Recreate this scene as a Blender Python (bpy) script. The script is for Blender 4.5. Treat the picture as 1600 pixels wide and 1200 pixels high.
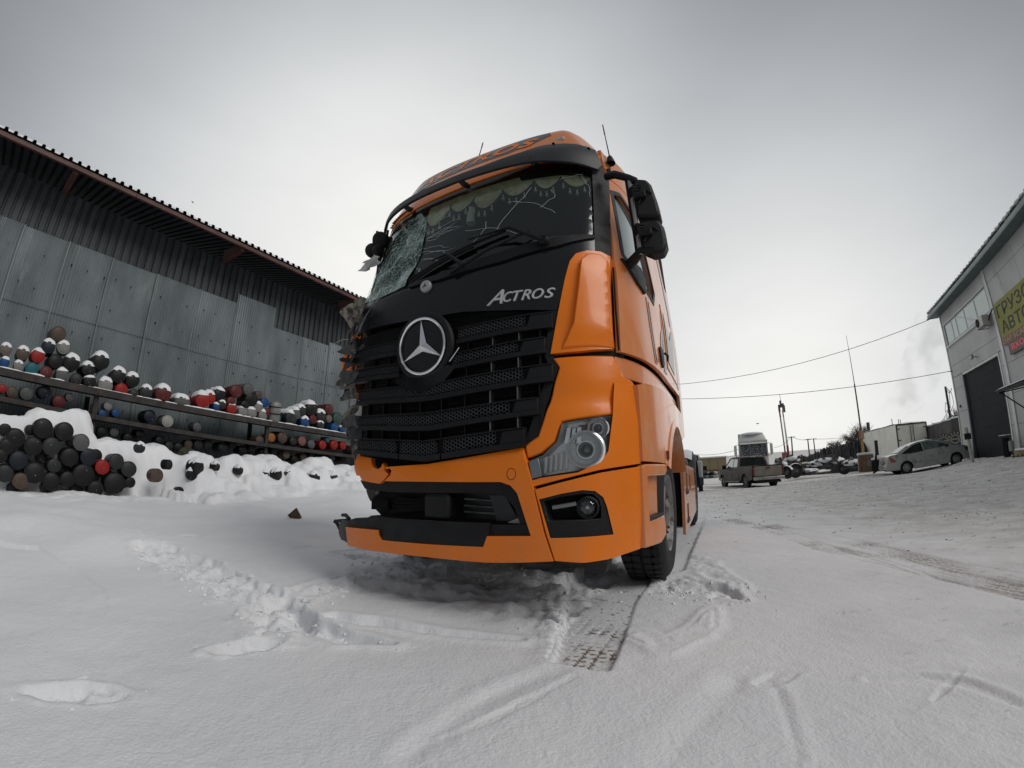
import bpy, bmesh, math, random
import numpy as np
from mathutils import Vector, Matrix, Euler
from mathutils.geometry import delaunay_2d_cdt

random.seed(7)
SC = bpy.context.scene
COL = SC.collection
for _o in list(bpy.data.objects):
    bpy.data.objects.remove(_o)

# ------------------------------------------------------------------ camera (ultra wide action-camera lens)
EYE = (0.0, 0.0, 0.831)
LENS_F, PITCH, ROLL = 676.0, 0.213, 0.003          # stereographic focal length in pixels of a 1600 px wide frame
cam = bpy.data.cameras.new('camera')
camo = bpy.data.objects.new('camera', cam)
COL.objects.link(camo)
SC.camera = camo
camo.location = EYE
camo.rotation_mode = 'QUATERNION'
camo.rotation_quaternion = (Matrix.Rotation(math.pi / 2 + PITCH, 4, 'X') @ Matrix.Rotation(-ROLL, 4, 'Z')).to_quaternion()
cam.type = 'PANO'
cam.sensor_width = 36.0
cam.sensor_height = 27.0
cam.clip_start = 0.05
cam.clip_end = 3000
_r = np.linspace(0, 24.0, 400)
_th = 2 * np.arctan(_r / (2 * LENS_F * 0.0225))
_A = np.stack([_r, _r**2, _r**3, _r**4], 1)
_k = np.linalg.lstsq(_A, _th, rcond=None)[0]
for holder in (cam, getattr(cam, 'cycles', None)):
    try:
        holder.panorama_type = 'FISHEYE_LENS_POLYNOMIAL'
        holder.fisheye_fov = math.radians(200)
        holder.fisheye_polynomial_k0 = 0.0
        for _i in range(4):
            setattr(holder, 'fisheye_polynomial_k%d' % (_i + 1), -float(_k[_i]))
    except (AttributeError, TypeError):
        pass

# ------------------------------------------------------------------ sky, sun, exposure
SUN_AZ, SUN_EL = math.radians(121), math.radians(38)
W = bpy.data.worlds.new('World'); SC.world = W; W.use_nodes = True
nt = W.node_tree; nt.nodes.clear()
def wn(t, **k):
    n = nt.nodes.new(t)
    for a, b in k.items(): setattr(n, a, b)
    return n
out = wn('ShaderNodeOutputWorld'); bg = wn('ShaderNodeBackground'); tc = wn('ShaderNodeTexCoord')
def vdot(vec):
    n = wn('ShaderNodeVectorMath', operation='DOT_PRODUCT'); nt.links.new(tc.outputs['Generated'], n.inputs[0]); n.inputs[1].default_value = vec
    return n.outputs['Value']
def dirv(az, el):
    az, el = math.radians(az), math.radians(el)
    return (math.sin(az) * math.cos(el), math.cos(az) * math.cos(el), math.sin(el))
def wmath(op, a, b=None, c=None):
    n = wn('ShaderNodeMath', operation=op)
    for i, v in enumerate((a, b, c)):
        if v is None: continue
        if isinstance(v, (int, float)): n.inputs[i].default_value = v
        else: nt.links.new(v, n.inputs[i])
    return n.outputs[0]
# the cloud deck is brightest low ahead, to the left of the truck, and thickens away from there
# keep the cosine, turn it into an angle, and ramp the cloud brightness with it
ang_a = wmath('ARCCOSINE', wmath('MINIMUM', vdot(dirv(-14, 19)), 0.9999))
ang_b = wmath('ADD', wmath('ARCCOSINE', wmath('MINIMUM', vdot(dirv(36, 8)), 0.9999)), 0.16)
ang_n = wn('ShaderNodeMath', operation='SMOOTH_MIN'); nt.links.new(ang_a, ang_n.inputs[0]); nt.links.new(ang_b, ang_n.inputs[1]); ang_n.inputs[2].default_value = 0.25
ang = wmath('MAXIMUM', ang_n.outputs[0], 0.0)
ramp = wn('ShaderNodeValToRGB'); ramp.color_ramp.interpolation = 'B_SPLINE'; nt.links.new(wmath('DIVIDE', ang, math.pi), ramp.inputs[0])
els = ramp.color_ramp.elements
stops = [(0.0, (1.0, 0.985, 0.95)), (0.08, (0.97, 0.96, 0.93)), (0.16, (0.80, 0.81, 0.81)), (0.235, (0.53, 0.55, 0.57)),
         (0.31, (0.30, 0.315, 0.335)), (0.39, (0.18, 0.19, 0.205)), (0.5, (0.20, 0.21, 0.225)), (1.0, (0.26, 0.27, 0.28))]
els[0].position = 0; els[0].color = (*stops[0][1], 1); els[1].position = 1; els[1].color = (*stops[-1][1], 1)
for p_, c_ in stops[1:-1]:
    e_ = els.new(p_); e_.color = (*c_, 1)
cn = wn('ShaderNodeTexNoise'); cn.inputs['Scale'].default_value = 1.8; cn.inputs['Detail'].default_value = 5; cn.inputs['Roughness'].default_value = 0.5
mp = wn('ShaderNodeMapping'); mp.inputs['Scale'].default_value = (1, 1, 3.2); nt.links.new(tc.outputs['Generated'], mp.inputs[0]); nt.links.new(mp.outputs[0], cn.inputs[0])
cl = wmath('MULTIPLY_ADD', cn.outputs['Fac'], 0.26, 0.87)
mul = wn('ShaderNodeVectorMath', operation='SCALE'); nt.links.new(ramp.outputs[0], mul.inputs[0]); nt.links.new(cl, mul.inputs['Scale'])
sky = wn('ShaderNodeTexSky', sky_type='NISHITA'); sky.sun_disc = False; sky.sun_elevation = SUN_EL; sky.sun_rotation = SUN_AZ
sks = wn('ShaderNodeVectorMath', operation='SCALE'); nt.links.new(sky.outputs[0], sks.inputs[0]); sks.inputs['Scale'].default_value = 0.05
mix = wn('ShaderNodeMix', data_type='RGBA'); mix.inputs[0].default_value = 0.06
nt.links.new(mul.outputs[0], mix.inputs[6]); nt.links.new(sks.outputs[0], mix.inputs[7])
nt.links.new(mix.outputs[2], bg.inputs[0]); bg.inputs[1].default_value = 1.0
nt.links.new(bg.outputs[0], out.inputs[0])
sun = bpy.data.lights.new('sun', 'SUN'); sun.energy = 1.45; sun.angle = math.radians(32); sun.color = (1, 0.97, 0.93)
suno = bpy.data.objects.new('sun', sun); COL.objects.link(suno)
suno.location = (-20, 30, 40)
suno.rotation_euler = Vector((math.sin(SUN_AZ) * math.cos(SUN_EL), math.cos(SUN_AZ) * math.cos(SUN_EL), math.sin(SUN_EL))).to_track_quat('Z', 'Y').to_euler()
SC.view_settings.view_transform = 'Standard'
SC.view_settings.look = 'None'
SC.view_settings.exposure = 0.0
SC.view_settings.gamma = 1.0
SC.view_settings.use_curve_mapping = False
SC.render.engine = 'CYCLES'
SC.cycles.use_denoising = True
SC.cycles.max_bounces = 6
SC.cycles.transparent_max_bounces = 12

# ------------------------------------------------------------------ measuring helpers: where a line of sight meets the place
def ray(px, py):
    x, y = px - 800.0, 600.0 - py
    r = math.hypot(x, y) or 1e-6
    t = 2 * math.atan(r / (2 * LENS_F))
    d = (math.sin(t) * x / r, math.cos(t), math.sin(t) * y / r)
    c, s = math.cos(ROLL), math.sin(ROLL)
    x, y, z = d; x, z = c * x + s * z, -s * x + c * z
    c, s = math.cos(PITCH), math.sin(PITCH)
    y, z = c * y - s * z, s * y + c * z
    return Vector((x, y, z))
def azd(az, D, z=0.0):
    a = math.radians(az); return Vector((D * math.sin(a), D * math.cos(a), z))
def ground_at(px, py, z=0.0):
    d = ray(px, py); t = (z - EYE[2]) / d.z
    return Vector(EYE) + d * t
class Wall:
    """a straight wall line at a bearing, n metres to one side of the eye; (u, n, z) -> world"""
    def __init__(s, bearing, side):
        b = math.radians(bearing); s.U = Vector((math.sin(b), math.cos(b), 0)); s.N = Vector((math.cos(b), -math.sin(b), 0)) * side
        s.b = b; s.side = side
    def P(s, u, n, z): return s.U * u + s.N * n + Vector((0, 0, z))
    def at(s, px, py, n):
        d = ray(px, py); t = n / d.dot(s.N); q = Vector(EYE) + d * t
        return q.dot(s.U), q.z, t
LW = Wall(26.0, -1)
RW = Wall(33.6, 1)

# ------------------------------------------------------------------ materials
MATS = {}
def mat(name, col, rough=0.6, metal=0.0, var=0.0, vscale=8.0, col2=None, thr=None, mscale=5.0, bump=0.0, bscale=60.0, coat=0.0, spec=0.5, alpha=None, emit=None, stretch=None, rvar=0.0):
    if name in MATS: return MATS[name]
    m = bpy.data.materials.new(name); m.use_nodes = True; t = m.node_tree; N = t.nodes; L = t.links
    p = N['Principled BSDF']
    p.inputs['Base Color'].default_value = (*col, 1); p.inputs['Roughness'].default_value = rough; p.inputs['Metallic'].default_value = metal
    p.inputs['Specular IOR Level'].default_value = spec
    if coat: p.inputs['Coat Weight'].default_value = coat; p.inputs['Coat Roughness'].default_value = 0.08
    tc = N.new('ShaderNodeTexCoord'); src = tc.outputs['Object']
    if stretch:
        mp = N.new('ShaderNodeMapping'); mp.inputs['Scale'].default_value = stretch; L.new(src, mp.inputs[0]); src = mp.outputs[0]
    last = None
    if var:
        n = N.new('ShaderNodeTexNoise'); n.inputs['Scale'].default_value = vscale; n.inputs['Detail'].default_value = 6; L.new(src, n.inputs[0])
        mr = N.new('ShaderNodeMapRange'); mr.inputs[1].default_value = 0.3; mr.inputs[2].default_value = 0.7; mr.inputs[3].default_value = 1 - var; mr.inputs[4].default_value = 1 + var
        L.new(n.outputs['Fac'], mr.inputs[0])
        s = N.new('ShaderNodeVectorMath'); s.operation = 'SCALE'; s.inputs[0].default_value = col; L.new(mr.outputs[0], s.inputs['Scale'])
        last = s.outputs[0]
    if col2 is not None:
        n2 = N.new('ShaderNodeTexNoise'); n2.inputs['Scale'].default_value = mscale; n2.inputs['Detail'].default_value = 8; n2.inputs['Roughness'].default_value = 0.65; L.new(src, n2.inputs[0])
        mr2 = N.new('ShaderNodeMapRange'); mr2.inputs[1].default_value = thr; mr2.inputs[2].default_value = thr + 0.1; L.new(n2.outputs['Fac'], mr2.inputs[0])
        mx = N.new('ShaderNodeMix'); mx.data_type = 'RGBA'; L.new(mr2.outputs[0], mx.inputs[0])
        if last: L.new(last, mx.inputs[6])
        else: mx.inputs[6].default_value = (*col, 1)
        mx.inputs[7].default_value = (*col2, 1); last = mx.outputs[2]
    if last: L.new(last, p.inputs['Base Color'])
    if rvar:
        n4 = N.new('ShaderNodeTexNoise'); n4.inputs['Scale'].default_value = vscale * 1.7; n4.inputs['Detail'].default_value = 5; L.new(src, n4.inputs[0])
        m4 = N.new('ShaderNodeMapRange'); m4.inputs[1].default_value = .3; m4.inputs[2].default_value = .7; m4.inputs[3].default_value = max(rough - rvar, 0.03); m4.inputs[4].default_value = rough + rvar
        L.new(n4.outputs['Fac'], m4.inputs[0]); L.new(m4.outputs[0], p.inputs['Roughness'])
    if bump:
        n3 = N.new('ShaderNodeTexNoise'); n3.inputs['Scale'].default_value = bscale; n3.inputs['Detail'].default_value = 4; L.new(src, n3.inputs[0])
        b = N.new('ShaderNodeBump'); b.inputs['Strength'].default_value = bump; b.inputs['Distance'].default_value = 0.02; L.new(n3.outputs['Fac'], b.inputs['Height']); L.new(b.outputs[0], p.inputs['Normal'])
    if emit: p.inputs['Emission Color'].default_value = (*emit[0], 1); p.inputs['Emission Strength'].default_value = emit[1]
    if alpha is not None: p.inputs['Alpha'].default_value = alpha
    MATS[name] = m
    return m
def glass(name, tint=(0.3, 0.4, 0.38), refl=0.08, rough=0.03):
    m = bpy.data.materials.new(name); m.use_nodes = True; t = m.node_tree; N = t.nodes; L = t.links; N.clear()
    o = N.new('ShaderNodeOutputMaterial'); tr = N.new('ShaderNodeBsdfTransparent'); tr.inputs[0].default_value = (*tint, 1)
    g = N.new('ShaderNodeBsdfGlossy'); g.inputs['Roughness'].default_value = rough; g.inputs[0].default_value = (0.9, 0.95, 0.95, 1)
    f = N.new('ShaderNodeFresnel'); f.inputs[0].default_value = 1.5
    a = N.new('ShaderNodeMath'); a.operation = 'ADD'; a.inputs[1].default_value = refl - 0.04; L.new(f.outputs[0], a.inputs[0])
    mx = N.new('ShaderNodeMixShader'); L.new(a.outputs[0], mx.inputs[0]); L.new(tr.outputs[0], mx.inputs[1]); L.new(g.outputs[0], mx.inputs[2]); L.new(mx.outputs[0], o.inputs[0])
    MATS[name] = m; return m

# ------------------------------------------------------------------ object helpers
def link(o, parent=None):
    COL.objects.link(o)
    if parent is not None: o.parent = parent
    return o
def tag(o, label=None, cat=None, group=None, kind=None):
    if label: o['label'] = label
    if cat: o['category'] = cat
    if group: o['group'] = group
    if kind: o['kind'] = kind
    return o
def thing(name, label, cat, loc=(0, 0, 0), rz=0.0, group=None):
    o = bpy.data.objects.new(name, None); o.empty_display_size = 0.2
    o.location = loc; o.rotation_euler = (0, 0, rz); link(o)
    return tag(o, label, cat, group)
def mesh_obj(name, verts, faces, m, parent=None, smooth=None, loc=None):
    me = bpy.data.meshes.new(name); me.from_pydata([tuple(v) for v in verts], [], faces); me.update()
    if m is not None: me.materials.append(m)
    if smooth is not None:
        for p in me.polygons: p.use_smooth = True
        me.set_sharp_from_angle(angle=math.radians(smooth))
    o = bpy.data.objects.new(name, me)
    if loc is not None: o.location = loc
    return link(o, parent)
def bm_obj(name, bm, m, parent=None, smooth=35, loc=None, bevel=0.0):
    me = bpy.data.meshes.new(name); bmesh.ops.recalc_face_normals(bm, faces=bm.faces); bm.to_mesh(me); bm.free()
    for mm in (m if isinstance(m, (list, tuple)) else [m]): me.materials.append(mm)
    if smooth is not None:
        for p in me.polygons: p.use_smooth = True
        me.set_sharp_from_angle(angle=math.radians(smooth))
    o = bpy.data.objects.new(name, me)
    if loc is not None: o.location = loc
    if bevel:
        b = o.modifiers.new('bevel', 'BEVEL'); b.width = bevel; b.segments = 2; b.limit_method = 'ANGLE'; b.angle_limit = math.radians(40)
    return link(o, parent)
def box(bm, a, b, M=None):
    vs = [bm.verts.new(Vector((x, y, z)) if M is None else M @ Vector((x, y, z))) for x in (a[0], b[0]) for y in (a[1], b[1]) for z in (a[2], b[2])]
    for f in ((0, 1, 3, 2), (4, 6, 7, 5), (0, 4, 5, 1), (2, 3, 7, 6), (0, 2, 6, 4), (1, 5, 7, 3)):
        bm.faces.new([vs[i] for i in f])
def box_obj(name, a, b, m, parent=None, bevel=0.0, M=None):
    bm = bmesh.new(); box(bm, a, b, M); return bm_obj(name, bm, m, parent, 35, bevel=bevel)
def frame_for(d):
    d = d.normalized(); a = Vector((0, 0, 1)) if abs(d.z) < 0.9 else Vector((1, 0, 0))
    x = d.cross(a).normalized(); return x, d.cross(x).normalized()
def tube(bm, pts, r, seg=8, cap=True):
    pts = [Vector(p) for p in pts]; rs = r if isinstance(r, (list, tuple)) else [r] * len(pts)
    rings = []
    for i, p in enumerate(pts):
        d = (pts[min(i + 1, len(pts) - 1)] - pts[max(i - 1, 0)])
        x, y = frame_for(d)
        if rings:
            # keep the frame from flipping
            if x.dot(px_) < 0: x, y = -x, -y
        px_ = x
        rings.append([bm.verts.new(p + (x * math.cos(2 * math.pi * k / seg) + y * math.sin(2 * math.pi * k / seg)) * rs[i]) for k in range(seg)])
    for a, b in zip(rings, rings[1:]):
        for k in range(seg): bm.faces.new((a[k], a[(k + 1) % seg], b[(k + 1) % seg], b[k]))
    if cap:
        bm.faces.new(rings[0]); bm.faces.new(rings[-1][::-1])
def tube_obj(name, pts, r, m, parent=None, seg=8):
    bm = bmesh.new(); tube(bm, pts, r, seg); return bm_obj(name, bm, m, parent, 40)
def lathe(bm, prof, seg=32, M=None, closed=False):
    """prof: (radius, height) pairs; axis local x"""
    M = M or Matrix()
    rings = []
    for r, h in prof:
        rings.append([bm.verts.new(M @ Vector((h, r * math.cos(2 * math.pi * k / seg), r * math.sin(2 * math.pi * k / seg)))) for k in range(seg)] if r > 1e-6 else [bm.verts.new(M @ Vector((h, 0, 0)))])
    pairs = list(zip(rings, rings[1:])) + ([(rings[-1], rings[0])] if closed else [])
    for a, b in pairs:
        for k in range(seg):
            q = [a[k % len(a)], a[(k + 1) % len(a)], b[(k + 1) % len(b)], b[k % len(b)]]
            u = []
            for v in q:
                if v not in u: u.append(v)
            if len(u) > 2: bm.faces.new(u)
def inside(p, poly):
    x, y = p; c = False; n = len(poly); j = n - 1
    for i in range(n):
        xi, yi = poly[i]; xj, yj = poly[j]
        if (yi > y) != (yj > y) and x < (xj - xi) * (y - yi) / (yj - yi) + xi: c = not c
        j = i
    return c
def densify(poly, step):
    r = []
    for i, a in enumerate(poly):
        b = poly[(i + 1) % len(poly)]; L = math.dist(a, b); n = max(1, int(L / step + 0.5))
        for k in range(n): r.append((a[0] + (b[0] - a[0]) * k / n, a[1] + (b[1] - a[1]) * k / n))
    return r
def edge_dist(p, poly):
    best = 9
    for i, a in enumerate(poly):
        b = poly[(i + 1) % len(poly)]
        dx, dy = b[0] - a[0], b[1] - a[1]; L = dx * dx + dy * dy or 1e-9
        t = max(0, min(1, ((p[0] - a[0]) * dx + (p[1] - a[1]) * dy) / L))
        best = min(best, math.hypot(p[0] - a[0] - t * dx, p[1] - a[1] - t * dy))
    return best
def patch(name, poly, mapf, m, parent=None, thick=0.02, off=0.0, holes=(), step=0.07, bevel=0.005, smooth=35, offf=None):
    """a curved sheet: a 2D outline (with holes) laid on a surface and given thickness"""
    loops = [densify(poly, step)] + [densify(h, step) for h in holes]
    vs = []; es = []
    for lp in loops:
        s = len(vs); vs += [Vector(p) for p in lp]; es += [(s + i, s + (i + 1) % len(lp)) for i in range(len(lp))]
    xs = [p[0] for p in poly]; ys = [p[1] for p in poly]
    nx = int((max(xs) - min(xs)) / step) + 1; ny = int((max(ys) - min(ys)) / step) + 1
    for i in range(nx + 1):
        for j in range(ny + 1):
            p = (min(xs) + (i + 0.5 * (j % 2)) * step, min(ys) + j * step)
            if inside(p, poly) and not any(inside(p, h) for h in holes) and edge_dist(p, poly) > step * 0.4 and all(edge_dist(p, h) > step * 0.4 for h in holes):
                vs.append(Vector(p))
    ov, oe, of, *_ = delaunay_2d_cdt(vs, es, [], 0, 1e-6)
    tris = []
    for f in of:
        c = (sum(ov[i][0] for i in f) / len(f), sum(ov[i][1] for i in f) / len(f))
        if inside(c, poly) and not any(inside(c, h) for h in holes): tris.append(tuple(f))
    o_ = lambda p: off + (offf(p[0], p[1]) if offf else 0.0)
    V = [mapf(p[0], p[1], o_(p)) for p in ov]
    n = len(V); F = list(tris)
    if thick:
        V += [mapf(p[0], p[1], o_(p) - thick) for p in ov]
        F += [tuple(i + n for i in f[::-1]) for f in tris]
        cnt = {}
        for f in tris:
            for k in range(len(f)):
                e = (f[k], f[(k + 1) % len(f)]); cnt[e] = 1
        for (a, b) in list(cnt):
            if (b, a) not in cnt: F.append((b, a, a + n, b + n))
    bm = bmesh.new(); bv = [bm.verts.new(v) for v in V]
    used = set(i for f in F for i in f)
    for f in F:
        try: bm.faces.new([bv[i] for i in f])
        except ValueError: pass
    for i, v in enumerate(bv):
        if i not in used: bm.verts.remove(v)
    o = bm_obj(name, bm, m, parent, smooth, bevel=bevel if thick else 0)
    return o
def text_mesh(txt, size=1.0, bold=0.0, extrude=0.0, shear=0.0, space=1.0, align='LEFT'):
    """lettering as flat polygons in the xy plane"""
    c = bpy.data.curves.new('lettering', 'FONT'); c.body = txt; c.size = size; c.offset = bold; c.extrude = extrude; c.shear = shear; c.space_character = space; c.align_x = align
    c.resolution_u = 4
    o = bpy.data.objects.new('lettering', c); COL.objects.link(o)
    dg = bpy.context.evaluated_depsgraph_get(); dg.update()
    me = bpy.data.meshes.new_from_object(o.evaluated_get(dg))
    bpy.data.objects.remove(o); bpy.data.curves.remove(c)
    return me
def fit_text(txt, w, h, bold=0.0, shear=0.0, space=1.0):
    """vertices (x 0..w, y 0..h) and faces of a line of text"""
    me = text_mesh(txt, 1.0, bold, 0.0, shear, space)
    V = [(v.co.x, v.co.y) for v in me.vertices]; F = [tuple(p.vertices) for p in me.polygons]
    bpy.data.meshes.remove(me)
    x0, x1 = min(v[0] for v in V), max(v[0] for v in V); y0, y1 = min(v[1] for v in V), max(v[1] for v in V)
    return [((v[0] - x0) / (x1 - x0) * w, (v[1] - y0) / (y1 - y0) * h) for v in V], F
def text_obj(name, txt, w, h, mapf, m, parent=None, bold=0.0, shear=0.0, space=1.0, thick=0.004):
    V, F = fit_text(txt, w, h, bold, shear, space)
    bm = bmesh.new(); a = [bm.verts.new(mapf(x, y, thick)) for x, y in V]; b = [bm.verts.new(mapf(x, y, 0)) for x, y in V]
    cnt = set()
    for f in F:
        try: bm.faces.new([a[i] for i in f])
        except ValueError: continue
        for k in range(len(f)): cnt.add((f[k], f[(k + 1) % len(f)]))
    for (i, j) in cnt:
        if (j, i) not in cnt:
            try: bm.faces.new((a[j], a[i], b[i], b[j]))
            except ValueError: pass
    me = bpy.data.meshes.new(name); bm.to_mesh(me); bm.free(); me.materials.append(m)
    return link(bpy.data.objects.new(name, me), parent)
def copy_tree(o, parent=None):
    c = o.copy(); COL.objects.link(c); c.parent = parent
    for ch in [x for x in bpy.data.objects if x.parent == o]: copy_tree(ch, c)
    return c
def smin(a, b, k):
    h = np.clip(0.5 + 0.5 * (b - a) / k, 0, 1); return b * (1 - h) + a * h - k * h * (1 - h)
# numpy noise
def _h(ix, iy, s):
    n = (ix.astype(np.int64) * 374761393 + iy.astype(np.int64) * 668265263 + s * 1442695041) & 0x7fffffff
    n = ((n ^ (n >> 13)) * 1274126177) & 0x7fffffff
    return ((n ^ (n >> 16)) & 0xffff) / 65535.0
def vnoise(x, y, s=0):
    ix, iy = np.floor(x), np.floor(y); fx, fy = x - ix, y - iy
    fx = fx * fx * fx * (fx * (fx * 6 - 15) + 10); fy = fy * fy * fy * (fy * (fy * 6 - 15) + 10)
    a, b, c, d = _h(ix, iy, s), _h(ix + 1, iy, s), _h(ix, iy + 1, s), _h(ix + 1, iy + 1, s)
    return (a * (1 - fx) + b * fx) * (1 - fy) + (c * (1 - fx) + d * fx) * fy - 0.5
def fbm(x, y, o=4, s=0, g=0.5):
    r = 0; a = 1.0; X, Y = x, y
    for i in range(o):
        r = r + a * vnoise(X, Y, s + i * 17); X, Y = X * 1.93 + Y * 0.61 + 7.1, Y * 1.93 - X * 0.61 + 3.3; a *= g
    return r
def sstep(a, b, x):
    t = np.clip((x - a) / (b - a), 0, 1); return t * t * (3 - 2 * t)
# ------------------------------------------------------------------ truck frame (used by the snow under it as well)
TL, TYAW, TROLL = Vector((-0.484, 2.544, 0.0)), -0.464, -0.016
TM = Euler((0, TROLL, TYAW)).to_matrix()
# ------------------------------------------------------------------ snow field: one heightfield to the horizon
def poly_dist(X, Y, pts):
    """distance to a polyline and the position along it (0..1)"""
    best = np.full(X.shape, 1e9); along = np.zeros(X.shape); side = np.zeros(X.shape)
    Ls = [math.dist(a, b) for a, b in zip(pts, pts[1:])]; tot = sum(Ls); acc = 0
    for (a, b), L in zip(zip(pts, pts[1:]), Ls):
        dx, dy = (b[0] - a[0]) / L, (b[1] - a[1]) / L
        t = np.clip((X - a[0]) * dx + (Y - a[1]) * dy, 0, L)
        qx, qy = X - a[0] - t * dx, Y - a[1] - t * dy
        d = np.hypot(qx, qy); m = d < best
        best = np.where(m, d, best); along = np.where(m, (acc + t) / tot, along); side = np.where(m, (X - a[0]) * -dy + (Y - a[1]) * dx, side); acc += L
    return best, along, side
def G(*pp): return [tuple(ground_at(*p)[:2]) for p in pp]
# snow crest of the buried heap along the left wall, read off as lines of sight onto the plane 9.25 m to the left
CREST = [(-40, 655), (0, 646), (22, 650), (45, 657), (60, 641), (90, 645), (110, 638), (132, 644), (139, 664), (150, 690), (170, 684), (200, 689), (222, 692), (250, 693), (268, 706), (292, 707), (317, 709), (340, 713), (362, 706), (377, 710), (396, 711), (410, 706), (424, 706), (447, 722), (464, 724), (487, 713), (508, 727), (524, 730), (545, 731), (565, 734), (590, 735)]
_c = [LW.at(px, py, 9.25)[:2] for px, py in CREST]
CU = np.array([c[0] for c in _c]); CZ = np.array([c[1] for c in _c])
BASE = [(-80, 775), (0, 768), (60, 775), (120, 772), (170, 776), (215, 776), (300, 782), (400, 774), (480, 768), (560, 762), (600, 758)]
_b = [LW.at(px, py, 8.35)[:2] for px, py in BASE]
BU = np.array([c[0] for c in _b]); BZ = np.array([c[1] for c in _b])
def far_terrain(X, Y):
    """broad levels of the yard: (x, y, z, radius weight)"""
    pts = [(0, 0, .04), (-1, 2, .04), (0, 4, .05), (1, 6, .04), (3, 7, .03), (1.5, 11, .0), (13.4, 24.6, -.26), (19.0, 16.8, -.04), (21.2, 15.6, .17), (24, 15.6, .36), (21, 12, .42), (17.5, 8, .36), (8, 14, -.05), (6, 5, 0), (9, 6, .05),
           (14, 3, .28), (15, 36, -.35), (24, 27, -.1), (30, 26, .1), (10, 45, -.4), (30, 52, -.2), (-3, 20, .1), (-10, 30, .2), (5, -8, 0), (-5, -5, 0), (12, -8, .1), (3, 20, -.2), (50, 30, .3)]
    num = np.zeros(X.shape); den = np.zeros(X.shape)
    for x, y, z in pts:
        w = 1.0 / (((X - x) ** 2 + (Y - y) ** 2) + 1.5) ** 1.6
        num += w * z; den += w
    return num / den
def loc2(X, Y):
    c, s = math.cos(TYAW), math.sin(TYAW)
    dx, dy = X - TL.x, Y - TL.y
    return c * dx + s * dy, -s * dx + c * dy
def ground_height(X, Y):
    R = np.hypot(X, Y)
    Z = far_terrain(X, Y)
    dirt = np.zeros(X.shape)
    # left bank
    u = X * LW.U.x + Y * LW.U.y; n = X * LW.N.x + Y * LW.N.y
    bz = np.interp(u, BU, BZ); cz = np.interp(u, CU, CZ)
    rise = sstep(3.6, 8.4, n + 0.5 * vnoise(u * .5, n * .5, 3))
    bank = Z * (1 - rise) + bz * rise
    heap = sstep(-1.5, 1.0, u) * (1 - sstep(3.0, 3.9, u))      # where the open stack of tanks has a steep face
    heap = np.where(u < 3.3, 1.0, 1 - sstep(3.3, 3.9, u))
    a = 8.86 * heap + 7.9 * (1 - heap); b = 9.02 * heap + 9.2 * (1 - heap)
    t = sstep(a, b, n)
    t = np.where(heap > .5, t, t ** 0.8)
    lump = 0.34 * (np.maximum(0, fbm(u * 1.7, n * 1.7, 3, 21) + .12)) * sstep(7.4, 8.3, n) * (1 - sstep(8.9, 9.4, n)) * (1 - heap)
    crest = cz - .08 * (1 - heap) + 0.05 * fbm(u * 2.2, n * 2.2, 3, 5)
    # rounded humps where tanks lie under the snow, with dark hollows between them
    hump = np.full(X.shape, -9.0); rb = random.Random(77); zone = np.nonzero((n > 7.2) & (n < 9.9) & (u > -2.2) & (u < 12.2))[0]; uz, nz_ = u[zone], n[zone]; lz = np.full(uz.shape, -9.0); nfb = .05 * fbm(uz * 5, nz_ * 5, 3, 99)
    for _ in range(170):
        hu = rb.uniform(-1.5, 11.5); hn = rb.uniform(7.7, 9.4)
        if hu < 3.6 and hn < 9.2: continue
        f_ = min(1, max(0, (hn - 7.6) / 1.6)); ru = rb.uniform(.16, .42); rn = rb.uniform(.18, .38)
        t0 = float(sstep(7.9, 9.2, np.array(hn))) ** .8; hz = float(np.interp(hu, BU, BZ)) * (1 - t0) + (float(np.interp(hu, CU, CZ)) - .08) * t0 + rb.uniform(.03, .15)
        ca = rb.uniform(0, 3.14); du, dn = uz - hu, nz_ - hn; e_ = np.sqrt(((du * math.cos(ca) + dn * math.sin(ca)) / ru) ** 2 + ((-du * math.sin(ca) + dn * math.cos(ca)) / rn) ** 2)
        lz = np.maximum(lz, np.where(e_ < 1, hz - .17 + .19 * np.sqrt(np.clip(1 - e_ ** 2.2, 0, 1)) + nfb, -9))
    if len(zone): hump[zone] = lz
    plateau = crest * (1 - sstep(9.5, 10.3, n)) + (np.minimum(crest, .3)) * sstep(9.5, 10.3, n)
    bank = bank * (1 - t) + plateau * t + lump * .4 + .045 * sstep(7.2, 8.2, n) * fbm(u * 4.5, n * 4.5, 4, 98, .6)
    bank = np.where(hump > bank - .04, np.minimum(smax_(bank, hump, .03), bank + .16), bank)
    inb = (n > 3.6) & (u > -14) & (u < 40)
    wall_fade = (sstep(-16, -12, u)) * (1 - sstep(30, 42, u))
    Z = np.where(n > 3.5, Z * (1 - wall_fade) + bank * wall_fade, Z)
    # gentle swells, stronger on the untouched left
    soft = 1 - sstep(1.2, 4.5, X - 0.35 * Y + .8)
    Z = Z + soft * (0.05 * fbm(X * .55, Y * .55, 3, 11) + 0.012 * fbm(X * 2.1, Y * 2.1, 3, 12)) * sstep(0.5, 3, R + .4)
    Z = Z + (1 - soft) * (0.018 * fbm(X * .7, Y * .7, 3, 13) + 0.010 * fbm(X * 3.5, Y * 3.5, 3, 14)) * (1 - sstep(40, 90, R))
    near = (R < 14)
    # wind ripples and crust
    Z = Z + near * (0.0024 * fbm(X * 18 + Y * 6, Y * 11, 3, 31) + 0.0011 * fbm(X * 60, Y * 60, 2, 33))
    # drift ridge curving in from the left
    d, al, sd = poly_dist(X, Y, G((-60, 850), (60, 868), (130, 905), (165, 935), (170, 965), (150, 985)))
    Z = Z - 0.035 * np.exp(-(d / .16) ** 2) * (sd < 0) * (1 - al) + 0.02 * np.exp(-(d / .3) ** 2)
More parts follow.
